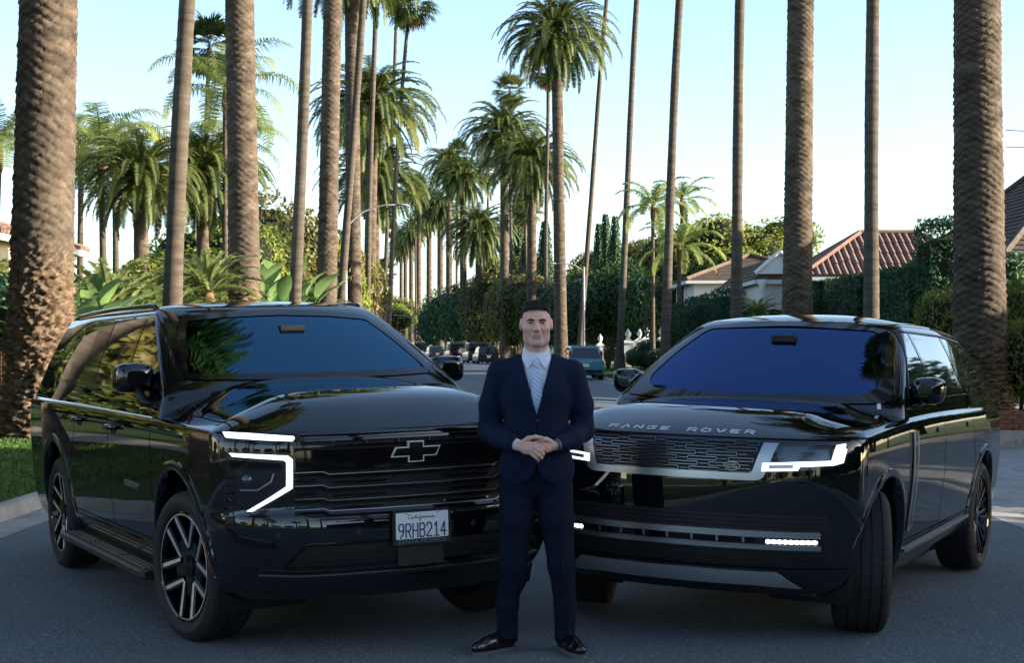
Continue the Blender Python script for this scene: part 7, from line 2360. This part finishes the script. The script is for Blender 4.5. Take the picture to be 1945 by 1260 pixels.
# ------------------------------------------------------------------ parked cars down the street
mat('teal_paint', (0.08, 0.28, 0.34), 0.2, metal=0.3, coat=0.8)
mat('dark_paint', (0.008, 0.010, 0.012), 0.2, coat=0.8)
mat('grey_paint', (0.035, 0.04, 0.045), 0.22, metal=0.2, coat=0.8)
mat('tail_red', (0.35, 0.02, 0.015), 0.2, coat=0.6)
def parked_car(label, u_off, d, L, W, H, paint, style, heading=0.0, sign=-1, x=None):
    """a car seen from behind (sign -1) or from the front (+1): lofted body, cabin, glass, lamps, wheels."""
    x = x if x is not None else bend(d) + u_off
    root = tag(empty('parked_car', (x, d, road_z(x, d)), heading), label, 'car', 'cars parked along the far kerb')
    # local axes: +Y away from the viewer; the viewer sees the -Y end
    boxy = style in ('jeep', 'van')
    hb = H * (0.60 if not boxy else 0.56)
    zb = 0.20
    n = 28
    def ring(y, w, z0, z1, r):
        p = rounded([(-w, z0), (w, z0), (w, z1), (-w, z1)], r, 4)
        return [(a, y, b) for a, b in p]
    def loft(secs, name, material, parent=root):
        rs = [ring(*s) for s in secs]; m = len(rs[0])
        vs = [p for r in rs for p in r]
        fs = [(i * m + k, i * m + (k + 1) % m, (i + 1) * m + (k + 1) % m, (i + 1) * m + k) for i in range(len(rs) - 1) for k in range(m)]
        fs += [tuple(range(m)), tuple((len(rs) - 1) * m + k for k in range(m - 1, -1, -1))]
        fs = [tuple(reversed(f)) for f in fs]
        return make(name, vs, fs, material, parent, angle=38)
    w = W / 2
    body = loft([(-L / 2, w * 0.90, zb + 0.12, hb * 0.92, 0.10), (-L / 2 + 0.06, w * 0.97, zb + 0.06, hb * 0.98, 0.12), (-L / 2 + 0.5, w, zb, hb, 0.13), (0, w, zb, hb, 0.13), (L / 2 - 0.9, w, zb, hb * 0.98, 0.13),
                 (L / 2 - 0.2, w * 0.97, zb + 0.04, hb * 0.86, 0.12), (L / 2, w * 0.86, zb + 0.1, hb * 0.74, 0.10)], 'body', paint)
    if style == 'sedan': cs = [(-L / 2 + 0.75, w * 0.80, hb - 0.05, hb + 0.02, 0.02), (-L / 2 + 1.35, w * 0.72, hb - 0.05, H, 0.12), (0.25, w * 0.72, hb - 0.05, H, 0.12), (1.05, w * 0.80, hb - 0.05, hb + 0.02, 0.02)]
    elif boxy: cs = [(-L / 2 + 0.04, w * 0.90, hb - 0.05, H - 0.08, 0.08), (-L / 2 + 0.16, w * 0.88, hb - 0.05, H, 0.08), (0.3, w * 0.88, hb - 0.05, H, 0.08), (0.62, w * 0.90, hb - 0.05, hb + 0.03, 0.02)]
    else: cs = [(-L / 2 + 0.10, w * 0.88, hb - 0.05, hb + 0.06, 0.04), (-L / 2 + 0.50, w * 0.78, hb - 0.05, H - 0.03, 0.14), (-0.2, w * 0.77, hb - 0.05, H, 0.14), (0.35, w * 0.78, hb - 0.05, H - 0.06, 0.12), (1.10, w * 0.86, hb - 0.05, hb + 0.02, 0.02)]
    cab = loft(cs, 'cabin', paint)
    # rear screen as a pane on the sloping back of the cabin
    (y0, w0, _, z0, _), (y1, w1, _, z1, _) = cs[0], cs[1]
    za, zb_ = max(z0, hb + 0.02), z1 - 0.10
    if boxy: za, zb_ = hb + 0.06, H - 0.22
    def yz(z):
        t = (z - z0) / (z1 - z0) if abs(z1 - z0) > 1e-6 else 0
        return lerp(y0, y1, t) if not boxy else y0
    def ww(z):
        t = (z - z0) / (z1 - z0) if abs(z1 - z0) > 1e-6 else 0
        return lerp(w0, w1, max(0, min(1, t))) if not boxy else w0
    g = [(-ww(za) * 0.86, yz(za) - 0.012, za), (ww(za) * 0.86, yz(za) - 0.012, za), (ww(zb_) * 0.80, yz(zb_) - 0.012, zb_), (-ww(zb_) * 0.80, yz(zb_) - 0.012, zb_)]
    make('rear_window', g, [(0, 1, 2, 3)], 'side_glass', root)
    for sx in (-1, 1):
        zc = hb + 0.05; zt = H - 0.14
        ya, yb = (cs[0][0] + 0.35, cs[-1][0] - 0.45)
        make('side_window', [(sx * (w * 0.855 + 0.012), ya, zc), (sx * (w * 0.86 + 0.012), yb, zc), (sx * (w * 0.80 + 0.012), yb - 0.35, zt), (sx * (w * 0.80 + 0.012), ya + 0.25, zt)], [(0, 1, 2, 3)], 'side_glass', root)
        tl = MB()
        if style == 'crossover': tl.box((sx * w * 0.83, -L / 2 + 0.16, hb + 0.14), (0.12, 0.10, 0.52))
        elif boxy: tl.box((sx * w * 0.80, -L / 2 - 0.01, hb * 0.78), (0.14, 0.08, 0.20))
        else: tl.box((sx * w * 0.74, -L / 2 + 0.03, hb * 0.82), (0.36, 0.10, 0.15))
        tl.build('tail_lamp', 'tail_red', root)
        MB().box((sx * (w + 0.09), 0.75, hb + 0.06), (0.17, 0.09, 0.12)).build('mirror', paint, root)
        for wy in (-L / 2 + 0.85, L / 2 - 0.88):
            t = MB()
            t.lathe([(0.20, -0.10), (0.31, -0.115), (0.34, -0.09), (0.34, 0.09), (0.31, 0.115), (0.20, 0.10)], 24, Matrix.Translation((sx * (w - 0.12), wy, 0.34)) @ Matrix.Rotation(R(90), 4, 'Y'))
            t.build('wheel', 'rubber', root, smooth=True)
    bp = MB(); bp.box((0, -L / 2 - 0.005, zb + 0.20), (W * 0.84, 0.12, 0.16)); bp.build('bumper', 'trim_black', root)
    pl = MB(); pl.box((0, -L / 2 - 0.02, hb * 0.70 if style != 'jeep' else hb * 0.42), (0.31, 0.02, 0.16)); pl.build('number_plate', 'plate_white', root)
    if style == 'jeep':
        sp = MB(); sp.lathe([(0.10, -0.12), (0.30, -0.13), (0.38, -0.08), (0.38, 0.06), (0.2, 0.1)], 26, Matrix.Translation((0.08, -L / 2 - 0.14, 0.98)) @ Matrix.Rotation(R(90), 4, 'X'))
        sp.build('spare_wheel', 'rubber', root, smooth=True)
        MB().lathe([(0.0, 0.135), (0.12, 0.13), (0.19, 0.11)], 20, Matrix.Translation((0.08, -L / 2 - 0.14, 0.98)) @ Matrix.Rotation(R(90), 4, 'X')).build('spare_hub', 'satin_silver', root)
    else:
        MB().box((0, -L / 2 + 0.02, hb * 0.86), (W * 0.34, 0.05, 0.035)).build('boot_trim', 'satin_silver', root)
    return root
hd = lambda d: math.atan2(-(bend(d + 3) - bend(d - 3)), 6)
def xat(px, d): return (px - CXP) / FPX * d
parked_car('teal compact SUV with tall red tail lamps parked by the mown strip', 0, 76, 4.6, 1.82, 1.66, 'teal_paint', 'crossover', hd(76) , x=xat(1104, 76))
parked_car('black hatchback with number plate, parked behind the man', 0, 128, 4.5, 1.85, 1.5, 'dark_paint', 'crossover', hd(128), x=xat(922, 128))
parked_car('dark tall SUV half hidden by the black hatchback', 0, 136, 4.8, 1.95, 1.82, 'grey_paint', 'van', hd(136), x=xat(903, 137))
parked_car('black off-roader with its spare wheel on the tailgate', 0, 146, 4.3, 1.9, 1.85, 'dark_paint', 'jeep', hd(146), x=xat(866, 146))
parked_car('dark low car parked ahead of the off-roader', 0, 158, 4.7, 1.85, 1.45, 'grey_paint', 'sedan', hd(158), x=xat(826, 158))
parked_car('small dark boxy car glimpsed past the windscreen pillar of the long SUV', 0, 168, 4.4, 1.85, 1.8, 'dark_paint', 'van', hd(168), x=xat(797, 168))

# ------------------------------------------------------------------ street lamps
mat('lamp_grey', (0.32, 0.33, 0.33), 0.5, metal=0.2)
def street_lamp(label, px, d, top_py, reach, arm_rise, r=0.09):
    x = xat(px, d); z = ground_at(x, d)
    h = zpx(top_py, d) - z
    o = tag(empty('street_lamp', (x, d, z - 0.02)), label, 'street lamp', 'street lamps of the avenue')
    MB().lathe([(r * 1.9, 0), (r * 1.8, 0.25), (r * 1.2, 0.32), (r * 1.1, 1.5), (r * 0.8, h - 0.02), (0.02, h + 0.08)], 14).build('pole', 'lamp_grey', o, smooth=True)
    sg = 1 if reach > 0 else -1
    a = abs(reach)
    pts = [(0, 0, h - 0.35), (sg * 0.10 * a, 0, h - 0.1), (sg * 0.28 * a, 0, h + arm_rise * 0.45), (sg * 0.55 * a, 0, h + arm_rise * 0.85), (sg * 0.8 * a, 0, h + arm_rise), (sg * a, 0, h + arm_rise)]
    MB().tube(pts, [0.055, 0.05, 0.045, 0.04, 0.035, 0.035], 8, up=(0, 1, 0)).build('arm', 'lamp_grey', o, smooth=True)
    hd_ = MB(); hd_.tube([(sg * (a - 0.05), 0, h + arm_rise), (sg * (a + 0.12), 0, h + arm_rise + 0.02), (sg * (a + 0.45), 0, h + arm_rise - 0.01), (sg * (a + 0.6), 0, h + arm_rise - 0.03)], [0.05, 0.13, 0.15, 0.04], 10, flat=0.42)
    hd_.build('lamp_head', 'lamp_grey', o, smooth=True)
street_lamp('street lamp with long curved arm among the thick trunks', 656, 74, 418, 2.5, 0.75, 0.10)
street_lamp('street lamp with curved arm beside the thin leaning palm', 1109, 112, 508, -2.1, 0.3, 0.085)
street_lamp('smaller street lamp at the bend, arm over the far street', 786, 205, 604, -2.2, 0.35, 0.08)
street_lamp('street lamp standing among the far date palm trunks', 884, 186, 582, -2.6, 0.5, 0.08)

# ------------------------------------------------------------------ houses
noisy('cream_wall', [(0.3, (0.50, 0.44, 0.33)), (0.7, (0.60, 0.53, 0.40))], 3, 0.9)
noisy('stucco', [(0.3, (0.60, 0.60, 0.58)), (0.7, (0.70, 0.70, 0.68))], 3, 0.9, bump=0.15, bscale=40)
noisy('clay_tile', [(0.3, (0.14, 0.082, 0.064)), (0.55, (0.20, 0.125, 0.098)), (0.8, (0.29, 0.20, 0.165))], 1.4, 0.85, bump=0.2)
noisy('shingle', [(0.3, (0.055, 0.045, 0.036)), (0.55, (0.10, 0.083, 0.066)), (0.8, (0.17, 0.14, 0.115))], 2.2, 0.9, bump=0.4, bscale=20)
noisy('brown_roof', [(0.3, (0.09, 0.06, 0.045)), (0.7, (0.16, 0.115, 0.085))], 2.0, 0.9, bump=0.4, bscale=20)
noisy('stone_wall', [(0.3, (0.20, 0.17, 0.13)), (0.7, (0.34, 0.29, 0.23))], 2.5, 0.9, bump=0.4)
noisy('green_gate', [(0.3, (0.03, 0.09, 0.06)), (0.7, (0.055, 0.14, 0.09))], 4, 0.7)
mat('window_dark', (0.02, 0.025, 0.03), 0.08, spec=0.7)
def roof_plane(mb, a, b, c, d, step, rise, kind):
    """rows of half-round tiles (kind 'barrel') or stepped courses ('course') over the quad a-b (eave) c-d (ridge)."""
    a, b, c, d = (Vector(v) for v in (a, b, c, d))
    n = ((b - a).cross(d - a)).normalized()
    if n.z < 0: n = -n
    if kind == 'barrel':
        w = (b - a).length; k = max(2, int(w / step))
        for i in range(k):
            t = (i + 0.5) / k
            e0 = a.lerp(b, t)
            # ridge end at the same offset along the eave, clipped by the hips
            u = (b - a).normalized()
            s0, s1 = (d - a).dot(u), (c - a).dot(u)
            s = t * w
            up = (d - a) - u * s0
            f = 1.0
            if s < s0: f = s / s0
            elif s > s1: f = (w - s) / max(1e-6, w - s1)
            if f < 0.05: continue
            e1 = e0 + up * f
            m = max(1, int((e1 - e0).length / 0.9))
            for q in range(m):
                p0, p1 = e0.lerp(e1, q / m), e0.lerp(e1, (q + 1.06) / m if q < m - 1 else 1)
                ring = []
                for p, r, lift in ((p0, step * 0.40, 0.03), (p1, step * 0.33, 0.0)):
                    ring.append([p + n * lift + (u * math.cos(an) + n * math.sin(an)) * r for an in (0, 0.79, 1.57, 2.36, 3.14)])
                vs = ring[0] + ring[1]
                mb.add(vs, [(j, j + 1, 6 + j, 5 + j) for j in range(4)] + [(4, 3, 2, 1, 0)])
    else:
        hgt = ((d - a) - (b - a).normalized() * (d - a).dot((b - a).normalized())).length
        k = max(2, int(hgt / step))
        for i in range(k):
            t0, t1 = i / k, min(1, (i + 1.15) / k)
            p = [a.lerp(d, t0) + n * 0.05, b.lerp(c, t0) + n * 0.05, b.lerp(c, t1), a.lerp(d, t1)]
            q = [a.lerp(d, t0) - n * 0.01, b.lerp(c, t0) - n * 0.01]
            mb.add([*p, *q], [(0, 1, 2, 3), (4, 5, 1, 0)])
def house(label, x0, x1, y0, y1, z_eave, z_ridge, roof_mat, kind, step, windows=(), ridge='x', gable=False, over=0.5, wall='stucco'):
    o = tag(empty('house', ((x0 + x1) / 2, (y0 + y1) / 2, 0)), label, 'house')
    cx, cy = o.location.x, o.location.y
    W, D = (x1 - x0) / 2, (y1 - y0) / 2
    MB().box((0, 0, z_eave / 2), (2 * W, 2 * D, z_eave)).build('wall', wall, o)
    E = over
    A, B, C_, D_ = (-W - E, -D - E, z_eave), (W + E, -D - E, z_eave), (W + E, D + E, z_eave), (-W - E, D + E, z_eave)
    hip = 0 if gable else min(W, D) + E
    if ridge == 'x': r0, r1 = (-W - E + hip, 0, z_ridge), (W + E - hip, 0, z_ridge)
    else: r0, r1 = (0, -D - E + hip, z_ridge), (0, D + E - hip, z_ridge)
    base = MB()
    if ridge == 'x':
        base.add([A, B, C_, D_, r0, r1], [(0, 1, 5, 4), (2, 3, 4, 5), (1, 2, 5), (3, 0, 4), (3, 2, 1, 0)])
        planes = [(A, B, r1, r0), (C_, D_, r0, r1)] + ([] if gable else [(B, C_, r1, r1), (D_, A, r0, r0)])
    else:
        base.add([A, B, C_, D_, r0, r1], [(0, 1, 4), (1, 2, 5, 4), (2, 3, 5), (3, 0, 4, 5), (3, 2, 1, 0)])
        planes = [(B, C_, r1, r0), (D_, A, r0, r1)] + ([] if gable else [(A, B, r0, r0), (C_, D_, r1, r1)])
    rf = base.build('roof', roof_mat, o)
    tl = MB()
    for p in planes: roof_plane(tl, *p, step, 0.1, kind)
    t = tl.build('roof_tiles' if kind == 'barrel' else 'roof_courses', roof_mat, rf); t['kind'] = 'stuff'
    ev = MB()
    for s_ in (-1, 1): ev.box((0, s_ * (D + E - 0.04), z_eave - 0.09), (2 * W + 2 * E, 0.06, 0.2)); 
    for s_ in (-1, 1): ev.box((s_ * (W + E - 0.04), 0, z_eave - 0.093), (0.06, 2 * D + 2 * E - 0.14, 0.2))
    ev.build('eave_board', 'stucco', o)
    if not gable:
        hp = MB()
        for c in (A, B, C_, D_):
            e = r0 if (Vector(c) - Vector(r0)).length < (Vector(c) - Vector(r1)).length else r1
            hp.tube([Vector(c) + Vector((0, 0, 0.06)), Vector(e) + Vector((0, 0, 0.08))], 0.13, 6)
        hp.tube([Vector(r0) + Vector((0, 0, 0.08)), Vector(r1) + Vector((0, 0, 0.08))], 0.13, 6)
        hp.build('ridge_tiles', roof_mat, rf)
    for (face, c, z, w, h) in windows:
        wb = MB(); fr = MB()
        if face == 'front': 
            fr.box((c, -D - 0.02, z), (w + 0.2, 0.08, h + 0.2)); wb.box((c, -D - 0.05, z), (w, 0.06, h))
        else:
            fr.box((-W - 0.02, c, z), (0.08, w + 0.2, h + 0.2)); wb.box((-W - 0.05, c, z), (0.06, w, h))
        f_ = fr.build('window', 'stucco', o); wb.build('pane', 'window_dark', f_)
    return o
# white house with the big red tiled roof beyond the clipped hedge
house('white house with broad red clay tile roof beyond the clipped hedge', 12.9, 20.9, 66, 71.5, 4.5, 6.55, 'clay_tile', 'barrel', 0.30, [('left', -2, 2.2, 1.4, 1.5), ('front', -2, 2.4, 1.6, 1.5), ('front', 2, 2.4, 1.6, 1.5)])
# white gabled wing left of it
house('white gabled wing with dark windows between hedge and palms', 11.2, 12.9, 69, 80, 4.5, 5.6, 'brown_roof', 'course', 0.3, [('front', -0.3, 2.3, 0.9, 1.7), ('left', -2, 2.2, 1.0, 1.6)], ridge='y', gable=True, over=0.35)
def gable_face():
    o = tag(empty('porch_gable', (12.0, 68.4, 0)), 'white triangular porch gable with trim in front of the wing', 'gable')
    tri = [(-1.0, 4.75), (1.0, 4.75), (0, 5.7)]
    M_ = Matrix(((1, 0, 0, 0), (0, 0, 1, 0), (0, 1, 0, 0), (0, 0, 0, 1)))
    MB().prism(tri, 0.0, 0.25, M_).build('pediment', 'stucco', o)
    fr = MB()
    for a, b in ((tri[0], tri[2]), (tri[2], tri[1])):
        fr.tube([(a[0] * 1.12, -0.06, a[1] + 0.02), (b[0] * 1.12, -0.06, b[1] + 0.06)], 0.11, 4)
    fr.build('raking_trim', 'stucco', o)
    for sx in (-0.8, 0.8):
        MB().lathe([(0.17, 0), (0.15, 0.2), (0.13, 4.2), (0.19, 4.35), (0.19, 4.5)], 12, Matrix.Translation((sx, 0.1, 0))).build('column', 'stucco', o, smooth=True)
gable_face()
house('low white house with brown hipped roof behind dark shrubs', 10.0, 17.5, 84, 93, 5.1, 6.7, 'brown_roof', 'course', 0.3, [('left', 1, 2.2, 1.3, 1.5), ('front', -2, 2.2, 1.4, 1.5)])
# steep shingled house behind the thick ringed trunk
house('steep shingled brown house rising behind the thick ringed trunk', 15.6, 26, 47, 58, 4.3, 9.6, 'shingle', 'course', 0.24, [('front', -3, 2.4, 1.4, 1.5)], gable=False, over=0.7, wall='stone_wall')
house('low shingled garage wing beside the steep brown roof', 15.6, 18.4, 58, 64, 3.4, 5.6, 'shingle', 'course', 0.24, [], over=0.4, wall='stone_wall')
# house on the left with red roof, only its corner shows past the massive trunk
house('cream house corner with red tile roof past the massive trunk', -27.5, -15.6, 44, 54, 4.9, 6.6, 'clay_tile', 'barrel', 0.30, [('front', 3, 2.4, 1.4, 1.6)], wall='cream_wall' if 'cream_wall' in MATS else 'stucco')
house('pale two-storey house on the sunny side, beyond the picture edge', -32, -20, -2, 18, 6.2, 8.4, 'clay_tile', 'barrel', 0.45, [('front', 3, 2.4, 1.4, 1.6), ('front', -3, 2.4, 1.4, 1.6)], wall='stucco')

# ------------------------------------------------------------------ white pillars with urns, walls
def pillar(px, d, top_py, w=0.62, lb='white square pillar capped by a stone urn'):
    x = xat(px, d); z = ground_at(x, d)
    h = zpx(top_py, d) - z
    o = tag(empty('urn_pillar', (x, d, z - 0.02)), lb, 'pillar', 'white urn pillars along the east garden')
    ph = h - 0.95
    p = MB(); p.box((0, 0, ph / 2), (w, w, ph)); p.box((0, 0, 0.12), (w + 0.12, w + 0.12, 0.24)); p.build('shaft', 'stucco', o)
    c = MB(); c.box((0, 0, ph + 0.05), (w + 0.2, w + 0.2, 0.1)); c.lathe([((w + 0.14) * 0.7, ph + 0.10), (0.16, ph + 0.26)], 4, Matrix.Rotation(R(45), 4, 'Z')); c.build('cap', 'stucco', o)
    MB().lathe([(0.13, ph + 0.26), (0.08, ph + 0.33), (0.10, ph + 0.38), (0.19, ph + 0.52), (0.20, ph + 0.62), (0.14, ph + 0.70), (0.17, ph + 0.73), (0.10, ph + 0.80), (0.06, ph + 0.88), (0.0, ph + 0.97)], 16).build('urn', 'stucco', o, smooth=True)
    return o
for i, (px, d, ty) in enumerate(((1193, 98, 624), (1215, 112, 624), (1229, 112, 621), (1243, 110, 622), (1257, 96, 619), (1284, 86, 620))):
    pillar(px, d, ty, lb='%s white urn pillar from the slim pillar by the teal car' % ORD[i])
gw = tag(empty('garden_wall', at(1230, 113, 0.2)), 'low white garden wall sweeping between the urn pillars', 'wall')
vs = []; fs = []
NW = 24
for i in range(NW + 1):
    t = i / NW; xx = lerp(-1.6, 1.7, t); hh = 1.45 + 0.42 * abs(2 * ((t * 2) % 1) - 1) ** 2
    for yy in (-0.12, 0.12): vs += [(xx, yy, -0.2), (xx, yy, hh)]
fs = [(4 * i, 4 * i + 4, 4 * i + 5, 4 * i + 1) for i in range(NW)] + [(4 * i + 2, 4 * i + 3, 4 * i + 7, 4 * i + 6) for i in range(NW)] + [(4 * i + 1, 4 * i + 5, 4 * i + 7, 4 * i + 3) for i in range(NW)]
make('wall_body', vs, fs, 'stucco', gw)
pillar(1140, 118, 634, 0.45, 'slim white pillar seen just beyond the teal car')
# low brick planter at the driveway's far edge, with separate bricks
noisy('brick', [(0.3, (0.17, 0.07, 0.045)), (0.7, (0.30, 0.15, 0.10))], 3, 0.9, bump=0.3)
noisy('mortar', [(0.3, (0.22, 0.2, 0.18)), (0.7, (0.3, 0.28, 0.25))], 8, 0.95)
bw = tag(empty('brick_planter', (8.05, 25.6, lawn_r(8.05, 25.6))), 'low brick planter wall below the thick ringed trunk', 'planter')
MB().box((2.2, 0.10, 0.22), (4.36, 0.14, 0.42)).build('mortar_core', 'mortar', bw)
bm_ = bpy.data.meshes.new('brick'); q_ = MB().box((0, 0, 0), (0.205, 0.10, 0.062)); bm_.from_pydata(q_.v, [], q_.f); bm_.materials.append(MATS['brick'])
rbk = random.Random(9)
for r_ in range(6):
    for k in range(20):
        o = bpy.data.objects.new('brick', bm_); link(o, bw)
        o.location = (0.11 + k * 0.217 + (0.108 if r_ % 2 else 0) + rbk.uniform(-.003, .003), 0.025 + rbk.uniform(-.004, .004), 0.045 + r_ * 0.073)
# kerb where the lawn meets the driveway, green bin gate, overhead wires
MB().box((25.2, 24.06, 0.09), (39.6, 0.12, 0.32)).build('driveway_edge', 'concrete', None)['kind'] = 'structure'
gt_ = tag(empty('garden_gate', at(1822, 40, ground_at(11.7, 40))), 'green board gate between the shrub and the thick ringed trunk', 'gate')
for k in range(5): MB().box((-0.36 + k * 0.18, 0, 0.95), (0.165, 0.03, 1.9)).build('board', 'green_gate', gt_)
for zz in (0.4, 1.5): MB().box((0, 0.035, zz), (0.95, 0.03, 0.12)).build('rail', 'green_gate', gt_)
wr = tag(empty('overhead_wire', (0, 0, 0)), 'thin overhead wires against the sky by the shingled roof', 'wire')
for (ya, yb) in ((247, 250), (279, 276)):
    d = 70
    MB().tube([at(1910, d, zpx(ya, d)), at(2000, d, zpx((ya + yb) / 2 + 3, d)), at(2200, d, zpx(yb, d))], 0.02, 5).build('wire', 'trim_black', wr)
# painted lines across the street near the bend
ln = MB(); z_ = lambda x, y: road_z(x, y) + 0.006
for y0_ in (62.0,):
    vs = [(x, y0_ + yy, z_(x, y0_)) for x in np.linspace(0.5, 5.0, 10) for yy in (0, 0.16)]
    ln.add(vs, [(2 * i, 2 * i + 2, 2 * i + 3, 2 * i + 1) for i in range(9)])
lo_ = ln.build('street_line', 'line_white', None); lo_['kind'] = 'structure'
